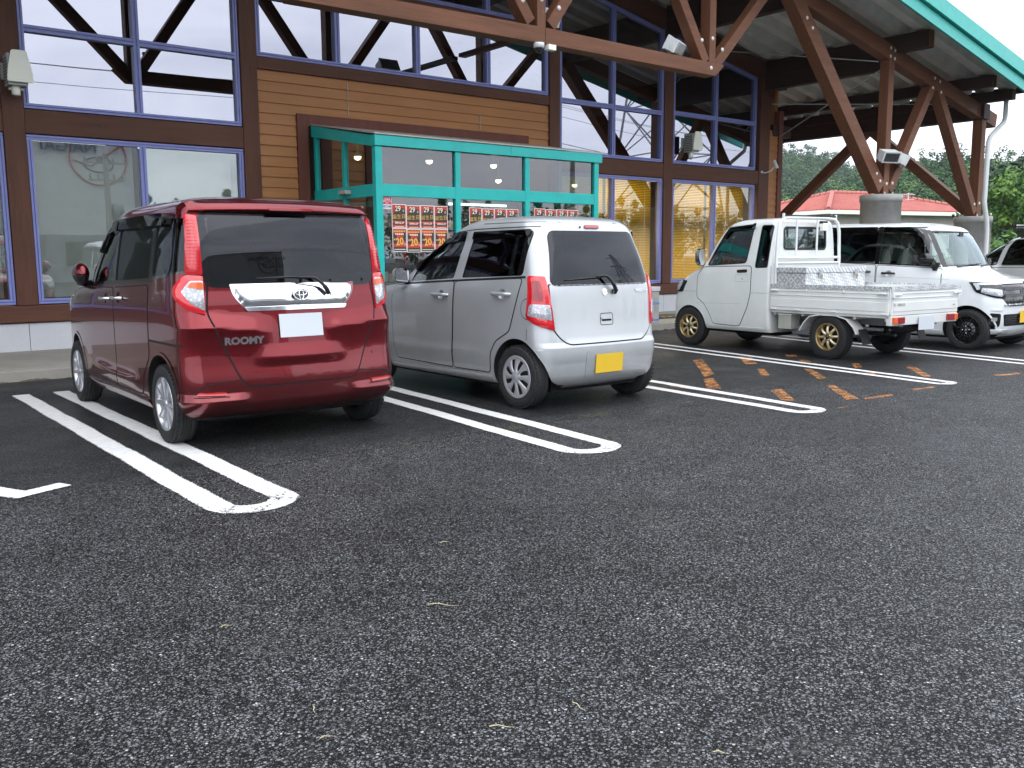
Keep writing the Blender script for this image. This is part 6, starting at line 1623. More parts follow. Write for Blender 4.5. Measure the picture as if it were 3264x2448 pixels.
    door(root, B, 'LR', [(.24, 1.195), (1.155, 1.15), (1.155, .29), (.42, .29), (.38, .45), (.25, .60)], 'pearl_paint', handle=(.98, 1.05), hmat='gloss_black', r=.04)
    # bonnet shut line, grille, lamps
    mb = MB(); strip_patch(mb, B, 'T', [(-.57, 2.36), (-.60, 2.48), (-.585, 2.66), (-.52, 2.775), (.52, 2.775), (.585, 2.66), (.60, 2.48), (.57, 2.36)], .006, .0015, 'dark_void'); build('bonnet_seam', mb, root, fixn=False)
    mb = MB(); patch(mb, B, 'F', rnd([(-.52, .925), (.52, .925), (.54, .72), (.40, .60), (-.40, .60), (-.54, .72)], .03), .006, 'gloss_black', .05, skirt=.01); gr = build('grille', mb, root, fixn=False)
    mb = MB()
    for z, h in ((.905, .012), (.835, .020), (.745, .020), (.625, .010)): patch(mb, B, 'F', rnd([(-.49, z + h), (.49, z + h), (.49, z - h), (-.49, z - h)], .008), .022, 'chrome' if z in (.905, .625) else 'gloss_black', .06, skirt=.02, dome=.006)
    M = frame_on(B, 'F', 0, .80, .035); mb.tube([M @ Vector((x, z, .004)) for x, z in rnd([(-.052, .045), (.052, .045), (.036, -.045), (-.036, -.045)], .015)] + [M @ Vector((-.04, .045, .004))], .005, 'chrome', 6)
    for x in (-.020, .020): mb.tube([M @ Vector((x * 1.25, .034, .004)), M @ Vector((x, -.034, .004))], .006, 'chrome', 6)
    mb.tube([M @ Vector((-.02, .0, .004)), M @ Vector((.02, 0, .004))], .006, 'chrome', 6); build('grille_bar', mb, gr)
    for f in ('wF', 'wFr'):
        mb = MB(); patch(mb, B, f, rnd([(.44, .922), (.90, .925), (.885, .80), (.66, .72), (.47, .70)], [.01, .03, .04, .06, .02]), .010, 'gloss_black', .04, skirt=.014, dome=.008); h = build('headlight', mb, root, fixn=False)
        mb = MB(); patch(mb, B, f, rnd([(.53, .82), (.775, .85), (.80, .79), (.66, .745), (.54, .73)], .02), .022, 'lens_white', .04, skirt=.004, dome=.006); patch(mb, B, f, rnd([(.79, .910), (.855, .910), (.84, .82), (.80, .83)], .01), .022, 'plate_white', .04, skirt=.004)
        patch(mb, B, f, rnd([(.50, .912), (.80, .912), (.80, .885), (.50, .885)], .008), .020, 'lens_white', .04, skirt=.004); build('lamp_lens', mb, h, fixn=False)
        mb = MB(); patch(mb, B, f, rnd([(.545, .505), (.70, .515), (.705, .34), (.545, .325)], .03), .004, 'gloss_black', .04, skirt=.008); fl = build('fog_lamp', mb, root, fixn=False)
        mb = MB(); patch(mb, B, f, rnd([(.60, .455), (.675, .455), (.675, .405), (.60, .405)], .015), .012, 'lens_white', .04); build('lamp_lens', mb, fl, fixn=False)
        mb = MB(); patch(mb, B, f, rnd([(.50, .56), (.68, .575), (.70, .545), (.54, .53)], .015), .006, 'pearl_paint', .04, dome=.014); patch(mb, B, f, rnd([(.30, .285), (.66, .295), (.69, .235), (.30, .215)], .02), .006, 'pearl_paint', .04, dome=.016); build('bumper_detail', mb, root, fixn=False)
        b_ = 'wB' + f[2:]; mb = MB(); patch(mb, B, b_, rnd([(.62, 1.35), (.72, 1.35), (.78, .75), (.64, .75)], .02), .008, 'lamp_red', .05, dome=.01); build('tail_lamp', mb, root, fixn=False)
    mb = MB(); patch(mb, B, 'F', rnd([(-.50, .495), (.50, .495), (.46, .335), (-.46, .335)], .03), .004, 'gloss_black', .05, skirt=.01)
    for z in (.37, .40, .43, .46): patch(mb, B, 'F', [(-.46, z + .006), (.46, z + .006), (.46, z - .006), (-.46, z - .006)], .012, 'black_plastic', .08, skirt=.008)
    build('lower_grille', mb, root, fixn=False)
    plate(root, B, 'F', 0, .455, 'plate_yellow', 'ink_black', '77-', .022)
    mb = MB(); q = lambda x, z, o: B.cast('F', x, z)[0] + B.cast('F', x, z)[1] * o
    mb.tube([q(.52, 1.115, .03), q(.10, 1.150, .02), q(-.1, 1.155, .018)], [.012, .009, .006], 'black_plastic', 6); mb.tube([q(-.05, 1.12, .03), q(-.50, 1.15, .02)], [.012, .006], 'black_plastic', 6); build('front_wiper', mb, root)
    for sd in (-1, 1):
        folded_mirror(root, B, sd, 1.93, 1.235, 'gloss_black', 'black_plastic', .25, .17, .12)
    fit_wheels(root, 'black', .279, .188, .155, .722, 0, ax, steer=0)
    mb = MB()
    for x in (-.33, .33): seat(mb, x, 1.25, .72, 'seat_beige', .42); seat(mb, x, .30, .72, 'seat_beige', .42)
    mb.box(-.60, .60, 1.98, 2.22, .65, 1.07, 'seat_beige'); mb.tube([(.33 + .18 * cos(a * .4), 1.88 - .08 * sin(a * .4), 1.12 + .16 * sin(a * .4)) for a in range(17)], .012, 'black_plastic', 6)
    mb.box(-.05, .05, 2.02, 2.04, 1.53, 1.60, 'black_plastic'); build('seat', mb, root)
    mb = MB(); mb.box(-.55, .55, -.30, 2.75, .14, .24, 'dark_void'); build('underbody', mb, root)

def grey_wagon():
    root = empty('grey_wagon', (16.86, 5.02, 0), 0, 'pale grey wagon with black roof carrier behind the white box car, at the right edge', 'car')
    rows = [(.20, -.90, 3.45, .78), (.30, -.98, 3.55, .83), (.55, -.99, 3.58, .85), (.80, -.96, 3.52, .852), (.92, -.94, 3.38, .85), (.99, -.93, 3.10, .845), (1.04, -.92, 2.85, .84), (1.12, -.90, 2.70, .825),
            (1.35, -.82, 2.35, .76), (1.50, -.74, 2.12, .71), (1.56, -.68, 1.98, .68), (1.60, -.58, 1.82, .63), (1.625, -.4, 1.55, .52), (1.64, -.1, 1.2, .3)]
    A = (.2, .3, .03, .1, .06, .14); B = Body(keys(rows, *A)); ax = 2.70
    winF = rnd([(1.10, 1.12), (1.96, 1.115), (1.90, 1.40), (1.84, 1.53), (1.10, 1.55)], .03); winQ = rnd([(2.05, 1.115), (2.55, 1.11), (2.02, 1.50), (1.98, 1.48)], .03); winR = rnd([(.05, 1.14), (1.02, 1.12), (1.02, 1.55), (.05, 1.55)], .03)
    ws = rnd([(-.70, 1.13), (.70, 1.13), (.60, 1.52), (-.60, 1.52)], .05)
    cuts = [cabin_void(B, *A, .62, 1.57)]
    for w_ in (winF, winQ, winR): cuts += side_cut(w_)
    c = MB(); c.prism(ws, 1.85, 3.0, 'black_plastic', 'XZ'); cuts.append(c)
    for y in (0, ax):
        for s in ((-1, -.55), (.55, 1)): cuts.append(well(y, .32, .36, *s))
    bool_cut(B, cuts, 'grey_paint', root)
    panes_LR(root, B, winF, 'dark_glass'); panes_LR(root, B, winQ, 'green_glass'); panes_LR(root, B, winR, 'privacy_glass')
    mb = MB(); patch(mb, B, 'F', ws, -.003, 'pale_glass', .1, skirt=0); build('windscreen', mb, root, fixn=False)
    mb = MB(); patch(mb, B, 'B', rnd([(-.6, 1.15), (.6, 1.15), (.52, 1.5), (-.52, 1.5)], .04), .001, 'gloss_black', .1); build('rear_window', mb, root, fixn=False)
    for md in 'LR':
        mb = MB(); strip_patch(mb, B, md, winF, .016, .003, 'black_plastic', True); strip_patch(mb, B, md, winQ, .014, .003, 'black_plastic', True); strip_patch(mb, B, md, winR, .014, .003, 'black_plastic', True); build('window_trim', mb, root, fixn=False)
    door(root, B, 'LR', [(1.06, 1.07), (2.18, 1.07), (2.22, .6), (2.1, .32), (1.06, .32)], 'grey_paint', handle=(1.25, .98), r=.04); door(root, B, 'LR', [(.0, 1.08), (1.04, 1.07), (1.04, .32), (.42, .32), (.30, .6)], 'grey_paint', handle=(.22, .98), r=.04)
    for md in ('wB', 'wBr'):
        mb = MB(); patch(mb, B, md, rnd([(.66, 1.1), (.92, 1.1), (.9, .8), (.66, .8)], .03), .01, 'lamp_red', .05, dome=.01); build('tail_lamp', mb, root, fixn=False)
        mb = MB(); patch(mb, B, 'wF' + md[2:], rnd([(.5, .9), (.95, .92), (1.0, .76), (.55, .72)], .03), .008, 'lens_white', .05, dome=.01); build('headlight', mb, root, fixn=False)
    mb = MB(); patch(mb, B, 'F', rnd([(-.48, .86), (.48, .86), (.42, .70), (-.42, .70)], .03), .004, 'gloss_black', .06); build('grille', mb, root, fixn=False)
    mirror_part(root, B, -1, 2.16, 1.16, 'grey_paint'); mirror_part(root, B, 1, 2.16, 1.16, 'grey_paint')
    fit_wheels(root, 'ten', .31, .21, .19, .832, 0, ax)
    mb = MB()
    for x in (-.38, .38): seat(mb, x, 1.25, .70, 'seat_cloth'); seat(mb, x, .30, .70, 'seat_cloth')
    mb.box(-.7, .7, 2.15, 2.45, .65, 1.03, 'black_plastic'); build('seat', mb, root)
    # black roof carrier
    mb = MB()
    for y in (1.05, 1.75):
        mb.tube([(-.60, y, 1.70), (.60, y, 1.70)], .018, 'black_plastic', 8)
        for x in (-.56, .56): mb.box(x - .03, x + .03, y - .03, y + .03, 1.56, 1.70, 'black_plastic')
    for x in (-.5, -.25, 0, .25, .5): mb.tube([(x, .95, 1.715), (x, 1.85, 1.715)], .012, 'black_plastic', 6)
    mb.tube(smooth_tube([(-.60, 1.86, 1.76), (-.3, 1.95, 1.775), (.3, 1.95, 1.775), (.6, 1.86, 1.76)]), .014, 'gloss_black', 6); mb.box(-.55, .55, 1.88, 1.93, 1.70, 1.745, 'gloss_black'); build('roof_carrier', mb, root)

red_car(); silver_car(); pickup(); white_van(); grey_wagon()
# ================================================================== THINGS ON THE BUILDING
def side_flood(x, y, z, label):
    t = empty('wall_floodlight', (x, y, z), 0, label, 'lamp', 'grey wall floodlights with a cream shield')
    mb = MB(); mb.box(-.10, .12, -.04, .19, -.20, .17, 'lamp_grey')
    for k in range(9): mb.box(-.104, -.10, -.03, .18, -.18 + k * .036, -.165 + k * .036, 'ink_black')
    build('housing', mb, t, bevel=.012)
    mb = MB(); P = rnd([(-.085, .21), (.085, .21), (.135, -.02), (.15, -.17), (-.15, -.17), (-.135, -.02)], .03); mb.prism(P, -.085, -.06, 'cream', 'XZ', Matrix.Translation((.03, 0, 0))); build('shield', mb, t, bevel=.006)
    mb = MB(); mb.lathe([(0, -.31), (.045, -.31), (.05, -.30), (.05, -.20)], (.0, .08, 0), 'Z', 'cream', 16); mb.box(-.08, .08, .05, .11, -.25, -.225, 'lamp_grey'); mb.tube(smooth_tube([(-.03, .07, -.31), (-.05, .07, -.34), (.0, .06, -.35)]), .006, 'black_plastic', 6); build('arm_joint', mb, t)
    mb = MB(); mb.beam((-.06, .19, .0), (-.06, YF - .06 - y, .0), .04, .04, 'lamp_grey'); mb.box(-.12, .0, YF - .08 - y, YF - .06 - y, -.1, .1, 'lamp_grey'); build('bracket', mb, t)
side_flood(2.52, 12.92, 3.63, 'boxy floodlight with cream shield on the far left brown post')
side_flood(15.20, 12.95, 3.64, 'boxy floodlight with cream shield on the post between the two rightmost windows')
def beam_flood(x, y, z, rz, tilt, label, grp='white floodlights on the roof timbers'):
    t = empty('floodlight', (x, y, z), rz, label, 'lamp', grp)
    M = Matrix.Translation((0, 0, .15)) @ Matrix.Rotation(tilt, 4, 'X')
    mb = MB(); mb.box(-.19, .19, -.10, .08, -.10, .10, 'white_metal', M); mb.box(-.205, .205, -.125, -.10, -.115, .115, 'white_metal', M)
    for k in range(7): mb.box(-.17, .17, .08, .115, -.085 + k * .026, -.078 + k * .026, 'white_metal', M)
    build('housing', mb, t, bevel=.006)
    mb = MB(); mb.box(-.17, .17, -.130, -.125, -.085, .085, 'lens_clear', M); build('lens', mb, t)
    mb = MB(); mb.box(-.03, .03, -.02, .02, 0, .06, 'white_metal'); mb.beam((-.21, 0, .04), (-.21, 0, .17), .03, .006, 'white_metal', up=(1, 0, 0)); mb.beam((.21, 0, .04), (.21, 0, .17), .03, .006, 'white_metal', up=(1, 0, 0)); mb.box(-.21, .21, -.015, .015, .03, .042, 'white_metal'); build('bracket', mb, t)
beam_flood(11.50, 10.22, 4.44, radians(205), radians(-28), 'white floodlight standing on the right end of the truss beam')
beam_flood(9.45, 10.95, 4.72, radians(180), radians(-30), 'white floodlight tucked behind the middle truss joint')
mb = MB(); mb.box(9.38, 9.52, 10.9, YF - .08, 4.66, 4.72, 'dark_timber_Y'); part('lamp_arm', mb)
beam_flood(17.50, 9.93, 3.10, radians(-20), radians(25), 'left of two white floodlights between the struts on the round concrete pier')
beam_flood(18.10, 9.98, 3.06, radians(35), radians(25), 'right of two white floodlights between the struts on the round concrete pier')
beam_flood(20.6, 15.2, 4.0, radians(190), radians(-20), 'distant white floodlight in the shade under the porch roof')
t = empty('dome_camera', (8.55, 10.10, 4.235), 0, 'white dome security camera under the middle joint of the truss beam', 'camera')
mb = MB(); mb.lathe([(0, 0), (.075, 0), (.078, -.02), (.075, -.06), (.06, -.068)], (0, 0, 0), 'Z', 'white_metal', 24); build('camera_base', mb, t)
mb = MB(); mb.lathe([(.058, -.066), (.056, -.085), (.042, -.115), (.02, -.13), (0, -.133)], (0, 0, 0), 'Z', 'gloss_black', 24); build('dome', mb, t)
t = empty('junction_box', (8.76, 10.10, 4.235), 0, 'small cream junction box beside the dome camera under the truss beam', 'box')
mb = MB(); mb.box(-.07, .07, -.05, .05, -.075, 0, 'cream'); build('box_body', mb, t, bevel=.006)
t = empty('bullet_camera', (17.98, 13.0, 3.22), 0, 'small white bullet camera on a bent bracket at the corner post by the right windows', 'camera')
mb = MB(); M = Matrix.Translation((.02, -.06, .12)) @ Matrix.Rotation(radians(62), 4, 'X')
tt = MB(); tt.lathe([(0, -.10), (.036, -.10), (.042, -.09), (.042, .09), (.03, .10), (0, .10)], (0, 0, 0), 'Y', 'white_metal', 18); xf(tt, M); mb.merge(tt); build('camera_body', mb, t)
mb = MB(); mb.tube(smooth_tube([(-.12, .2, -.04), (-.10, .12, -.06), (-.03, .02, -.02), (.0, -.03, .06)]), .013, 'white_metal', 8); mb.lathe([(0, -.0), (.03, 0), (.03, .02)], (-.12, .19, -.04), 'Y', 'white_metal', 14); build('bracket', mb, t)
# pendant spotlights in the vestibule
for k, (x, y, z) in enumerate(((6.86, 12.25, 2.78), (8.09, 12.2, 2.79), (9.35, 12.2, 2.79), (9.95, 12.85, 2.62))):
    t = empty('spotlight', (x, y, z), 0, ['lit round spotlight behind the side glass of the green entrance', 'lit round spotlight behind the left front pane of the green entrance', 'lit round spotlight behind the middle front pane of the green entrance',
                                          'deepest lit spotlight, lowest of those in the green entrance'][k], 'lamp', 'lit spotlights in the entrance')
    mb = MB(); mb.lathe([(0, .085), (.02, .085), (.035, .05), (.052, .0)], (0, 0, 0), 'Z', 'white_metal', 18); mb.tube([(0, 0, .08), (0, 0, roofz(y) - z - .03)], .012, 'white_metal', 8); build('lamp_holder', mb, t)
    mb = MB(); mb.blob((0, 0, -.01), (.052, .052, .045), 'bulb_glow', 3); build('bulb', mb, t)
# posters on the glass
def poster(x0, x1, z0, z1, kind, label):
    t = empty('poster', (x0, VY + .036, z0), 0, label, 'poster', 'red sale posters on the entrance glass')
    w, h = x1 - x0, z1 - z0
    mb = MB(); mb.box(0, w, 0, .0015, 0, h, 'paper_white'); build('sheet', mb, t)
    mb = MB(); e = .010
    def R(a, b, c, d, m, y=-.0012): mb.add([(a, y, c), (b, y, c), (b, y, d), (a, y, d)], [(0, 1, 2, 3)], m)
    def Tx(s, cx, cz, size, m, sx=1, bold=0, ang=0, y=-.0024):
        q = text_mb(s, size, m, 0, bold, sx=sx); xf(q, Matrix.Translation((cx, y, cz)) @ Matrix.Rotation(ang, 4, 'Y') @ Matrix.Rotation(pi / 2, 4, 'X')); mb.merge(q)
    if kind == 0:
        R(e, w - e, e, h - e, 'poster_dark')
        mb.add([(e, -.0016, h - e), (w - e, -.0016, h - e), (w - e, -.0016, h * .80), (w * .62, -.0016, h * .88), (w * .30, -.0016, h * .88), (e + .02, -.0016, h * .62), (e, -.0016, h * .5)], [(0, 1, 2, 3, 4, 5, 6)], 'poster_red')
        R(e, w - e, e, h * .13, 'poster_red', -.0016); R(e, w - e, h * .22, h * .30, 'poster_red', -.0014)
        Tx('29', w * .43, h * .80, h * .30, 'poster_cream', .95, .0015); Tx('日', w * .82, h * .72, h * .11, 'poster_cream', 1)
        Tx('誕生日', w * .5, h * .47, h * .20, 'poster_gold', 1.12, 0, radians(-4)); Tx('2004.6.29', w * .52, h * .215, h * .115, 'poster_cream', 1.0, .001)
        R(w * .2, w * .85, h * .055, h * .075, 'poster_cream', -.002)
    else:
        R(e, w - e, e, h - e, 'poster_red'); R(e, w * .3, h * .35, h * .75, 'poster_dark', -.0016); R(w * .75, w - e, h * .45, h * .9, 'poster_dark', -.0016); R(e, w - e, e, h * .2, 'poster_dark', -.0016)
        for k_ in range(7): R(w * (.1 + k_ * .118), w * (.1 + k_ * .118 + .085), h * .84, h * .90, 'poster_gold', -.002)
        for k_ in range(5): R(w * (.2 + k_ * .125), w * (.2 + k_ * .125 + .09), h * .72, h * .78, 'poster_cream', -.002)
        Tx('20', w * .50, h * .42, h * .42, 'poster_gold', .95, .003, radians(-6)); Tx('円', w * .88, h * .30, h * .10, 'poster_cream'); R(w * .1, w * .9, h * .085, h * .115, 'poster_cream', -.002)
        Tx('¥', w * .14, h * .52, h * .12, 'poster_cream')
    build('print', mb, t, fixn=False)
ords = ['leftmost', 'second from left', 'third from left', 'rightmost']
for gname, x0, pitch, zt_, low in (('left', 6.885, .241, 2.046, True), ('middle', 8.241, .2385, 2.036, False), ('right', 9.516, .2385, 2.055, False)):
    for k in range(4):
        zz = zt_ + (.006, -.004, .002, 0)[k]
        poster(x0 + k * pitch, x0 + (k + 1) * pitch - .003, zz - .334, zz, 0, f"{ords[k]} poster reading 29 on the {gname} pane of the green entrance")
        if low: poster(x0 + k * pitch + .004, x0 + (k + 1) * pitch - .001, zz - .670, zz - .337, 1, f"{ords[k]} poster reading 20 in the bottom row of the left entrance pane")
t = empty('security_sticker', (6.735, VY + .036, 1.98), 0, 'red and white security sticker in the top left corner of the left entrance pane', 'sticker')
mb = MB(); mb.box(0, .155, 0, .0015, 0, .17, 'paper_white'); build('sheet', mb, t)
mb = MB(); mb.add([(.006, -.001, .065), (.149, -.001, .065), (.149, -.001, .164), (.006, -.001, .164)], [(0, 1, 2, 3)], 'sticker_red')
for k, zz in enumerate((.135, .110, .082)):
    q = text_mb(['防犯監視', '警備システム', '作動中'][k], .024 if k < 2 else .018, 'paper_white', 0, .0005, sx=.95); xf(q, Matrix.Translation((.078, -.002, zz)) @ Matrix.Rotation(pi / 2, 4, 'X')); mb.merge(q)
q = text_mb('SECOM', .042, 'sticker_blue', 0, .001, sx=.95); xf(q, Matrix.Translation((.078, -.002, .033)) @ Matrix.Rotation(pi / 2, 4, 'X')); mb.merge(q); build('print', mb, t, fixn=False)
t = empty('strip_light', (8.1, VY + .055, 2.09), 0, 'narrow white strip light behind the middle entrance pane, above the posters', 'lamp')  # lit strip light: glowing tube and white fitting
mb = MB(); mb.box(.05, 1.15, .35, .40, .0, .035, 'tube_glow'); build('tube', mb, t)
mb = MB(); mb.box(.0, 1.2, .34, .42, .036, .07, 'white_metal'); build('fitting', mb, t)
# concrete marker post by the kerb
t = empty('concrete_post', (12.02, 11.22, .12), radians(4), 'weathered concrete post with white cap and blue straps, behind the silver car', 'post')
mb = MB(); mb.box(-.15, .15, -.13, .13, 0, .56, 'pier_concrete'); build('post_body', mb, t, bevel=.008)
mb = MB(); mb.box(-.165, .165, -.145, .145, .56, .64, 'white_wall'); build('cap', mb, t, bevel=.01)
for z in (.04, .33):
    mb = MB(); mb.box(-.154, .154, -.134, .134, z, z + .035, 'strap_blue'); build('strap', mb, t)
# striped tape along a low step on the pavement
mb = MB(); mb.box(11.95, 14.0, 11.72, 12.35, .121, .15, 'kerb_dirt')
o = build('door_mat', mb, bevel=.006); tagk(o, 'brown mat with yellow and black edge on the pavement before the pickup', 'mat')
mb = MB()
for k in range(22):
    x = 11.95 + k * .095; c = 'haz_yellow' if k % 2 else 'ink_black'
    mb.add([(x, 11.71, .152), (x + .06, 11.71, .152), (x + .12, 11.86, .152), (x + .06, 11.86, .152)], [(0, 1, 2, 3)], c)
tp = build('edge_tape', mb, o)
# dry grass stems lying on the asphalt
ST = [(1.857, 2.761, .060, -.85), (1.144, 3.09, .020, -.26), (1.109, 2.332, .020, -1.97), (1.065, 2.168, .018, -.32), (1.719, 1.858, .030, -1.73), (2.299, 3.393, .022, -.32), (1.474, 1.906, .036, -.78), (1.841, 1.433, .020, -1.0)]
lab = ['longest pale dry stem lying on the open asphalt', 'small straw on the asphalt at the middle left, below the white line ends', 'short straw lying towards the camera at lower left of the asphalt', 'short thick straw near the bottom edge of the asphalt, left of centre',
       'forked straw on the asphalt at lower middle', 'small straw beyond the longest stem on the asphalt', 'slim straw near the bottom edge of the asphalt at centre', 'small straw at the bottom edge of the asphalt, right of centre']
for (x, y, L, a), lb in zip(ST, lab):
    mb = MB(); mb.tube(smooth_tube([(-L, 0, .008), (-L * .3, L * .08, .012), (L * .4, -L * .04, .010), (L, L * .12, .008)], 4), [.0016] * 5 + [.0013] * 4 + [.0006] * 4, 'dry_straw', 5)
    o = build('straw', mb); o.location = (x, y, 0); o.rotation_euler = (0, 0, a); tagk(o, lb, 'straw', 'dry straws on the asphalt')

# ================================================================== SURROUNDINGS
rng = np.random.default_rng(5)
def bushy(name, loc, r, n, leaf, label, cat, mat='bush_leaf', grp=None, h0=0, trunk=0.0):
    t = empty(name, loc, 0, label, cat, grp)
    cs = []; rs = []
    for k in range(n):
        d = rng.normal(size=3); d /= np.linalg.norm(d); q = d * np.array(r) * rng.uniform(.35, .9); q[2] = abs(q[2]) if h0 == 0 else q[2]
        cs.append((q[0], q[1], q[2] + h0)); s = rng.uniform(.18, .36); rs.append((r[0] * s, r[1] * s, r[2] * s * .8))
    V, F, T = leaf_cloud(rng, cs, rs, [leaf] * n, max(r) * .055)
    leaf_obj('crown' if trunk else 'foliage', V, F, T, mat, t)
    mb = MB(); hh = h0 if trunk else r[2] * .6
    mb.tube([(0, 0, 0), (.05 * hh, 0, hh * .5), (0, .03 * hh, hh)], [max(.05, trunk), max(.04, trunk * .7), .03], 'bark', 8)
    for k in range(5):
        a = rng.uniform(0, 6.3); mb.tube([(0, 0, hh * .6), (cos(a) * r[0] * .3, sin(a) * r[1] * .3, hh * 1.0), (cos(a) * r[0] * .5, sin(a) * r[1] * .5, hh * 1.0 + r[2] * .3)], [.05 + trunk * .3, .03, .012], 'bark', 6)
    build('trunk' if trunk else 'stem', mb, t); return t
bushy('shrub', (35.2, 16.4, 0), (1.9, 1.6, 2.6), 26, 90, 'bright green rounded shrub beyond the porch, above the white box car', 'shrub')
bushy('shrub', (38.6, 16.2, 0), (1.6, 1.5, 2.5), 22, 90, 'darker round shrub at the right edge beside the bright green one', 'shrub', 'forest_leaf')
bushy('tree', (41.8, 17.8, 0), (1.7, 1.6, 1.6), 26, 100, 'slender pale green tree rising behind the shrubs at the right edge', 'tree', 'bush_leaf', None, 3.4, .12)
bushy('tree', (46.5, 19.8, 0), (2.6, 2.4, 2.6), 34, 100, 'dark broad tree behind the shrubs at the right edge', 'tree', 'forest_leaf', None, 3.6, .2)

# red tiled house: corner towards the camera
def house():
    t = empty('red_roof_house', (46.8, 30.0, 0), radians(-14), 'pale house with red tiled hip roof beyond the porch, below the wooded hill', 'house')
    L, D, ez = 13.2, 9.0, 3.78      # +x along the front, +y deep
    mb = MB(); mb.box(.7, L - .7, .7, D - .7, 0, ez - .05, 'render_wall'); w = build('wall', mb, t)
    ov = 0; z1 = ez; zr = 5.05
    P = [(0, 0, z1), (L, 0, z1), (L, D, z1), (0, D, z1)]; R1 = (D / 2, D / 2, zr); R2 = (L - D / 2, D / 2, zr)
    mb = MB(); th = -.12
    def face(*pts):
        mb.add(pts, [tuple(range(len(pts)))], 'red_tile')
        # tile courses as raised ribs
        a, b = Vector(pts[0]), Vector(pts[1]); top = [Vector(q) for q in pts[2:]]
        n = int((b - a).length / .30); ex = (b - a).normalized(); up = (top[0] - a); up = (up - ex * up.dot(ex)); hgt = up.length; up.normalize(); nn = ex.cross(up).normalized()
        if nn.z < 0: nn = -nn
        for k in range(n + 1):
            s = k * (b - a).length / n
            tl = top[-1]; tr = top[0]; sl = (tl - a).dot(ex); sr = (tr - a).dot(ex)
            if s < sl: f = s / sl
            elif s > sr: f = ((b - a).length - s) / ((b - a).length - sr)
            else: f = 1
            if f > .03:
                p = a + ex * s; mb.tube([p + nn * .02, p + up * hgt * f + nn * .02], .055, 'red_tile', 5, cap=False)
    face(P[0], P[1], R2, R1); face(P[1], P[2], R2); face(P[2], P[3], R1, R2); face(P[3], P[0], R1)
    rf = build('roof', mb, t, fixn=False)
    mb = MB()
    for a, b in ((P[0], R1), (P[1], R2), (P[2], R2), (P[3], R1), (R1, R2)):
        a, b = Vector(a), Vector(b); n = int((b - a).length / .35)
        for k in range(n): p = a.lerp(b, (k + .1) / n); q = a.lerp(b, (k + .95) / n); mb.tube([p + Vector((0, 0, .06)), q + Vector((0, 0, .08))], [.13, .15], 'red_tile', 8)
    build('ridge_tiles', mb, rf)
    mb = MB(); mb.box(-.05, L + .05, -.05, 0.02, ez - .22, ez, 'cream'); mb.box(-.05, .02, .02, D, ez - .22, ez, 'cream'); mb.box(L - .02, L + .05, .02, D, ez - .22, ez, 'cream'); mb.add([(0, 0, ez - .16), (L, 0, ez - .16), (L, D, ez - .16), (0, D, ez - .16)], [(0, 1, 2, 3)], 'cream'); build('eave_board', mb, t)
    for x in (3.2, 7.0, 10.4):
        mb = MB(); mb.box(x, x + 1.5, .64, .70, 1.5, 2.95, 'white_metal'); f = build('window', mb, t); mb = MB(); mb.box(x + .06, x + .72, .62, .64, 1.56, 2.89, 'gloss_black'); mb.box(x + .78, x + 1.44, .62, .64, 1.56, 2.89, 'gloss_black'); build('pane', mb, f)
    mb = MB(); mb.box(.64, .70, 3.0, 4.4, 1.5, 2.95, 'white_metal'); f = build('window', mb, t); mb = MB(); mb.box(.62, .64, 3.06, 4.34, 1.56, 2.89, 'gloss_black'); build('pane', mb, f)
    mb = MB(); mb.tube([(.3, .0, ez - .2), (.5, .3, ez - .5), (.68, .66, ez - .7), (.68, .66, 0)], .05, 'cream', 8); build('downpipe', mb, t)
house()
t = empty('tv_antenna', (56.6, 30.6, 3.6), radians(20), 'thin white television antenna standing above the right slope of the red roof', 'antenna')
mb = MB(); mb.tube([(0, 0, 0), (0, 0, 1.5)], .035, 'white_metal', 8); build('mast', mb, t)
mb = MB(); mb.tube([(-.5, 0, 1.42), (.9, 0, 1.42)], .025, 'white_metal', 6)
for k in range(7): x = -.45 + k * .2; mb.tube([(x, -.3, 1.42), (x, .3, 1.42)], .014, 'white_metal', 5)
mb.tube([(0, -.35, 1.1), (0, .35, 1.1)], .02, 'white_metal', 5); build('antenna_rods', mb, t)
mb = MB(); mb.box(-.06, .06, -.06, .06, -1.0, 0.02, 'lamp_grey'); build('antenna_foot', mb, t)

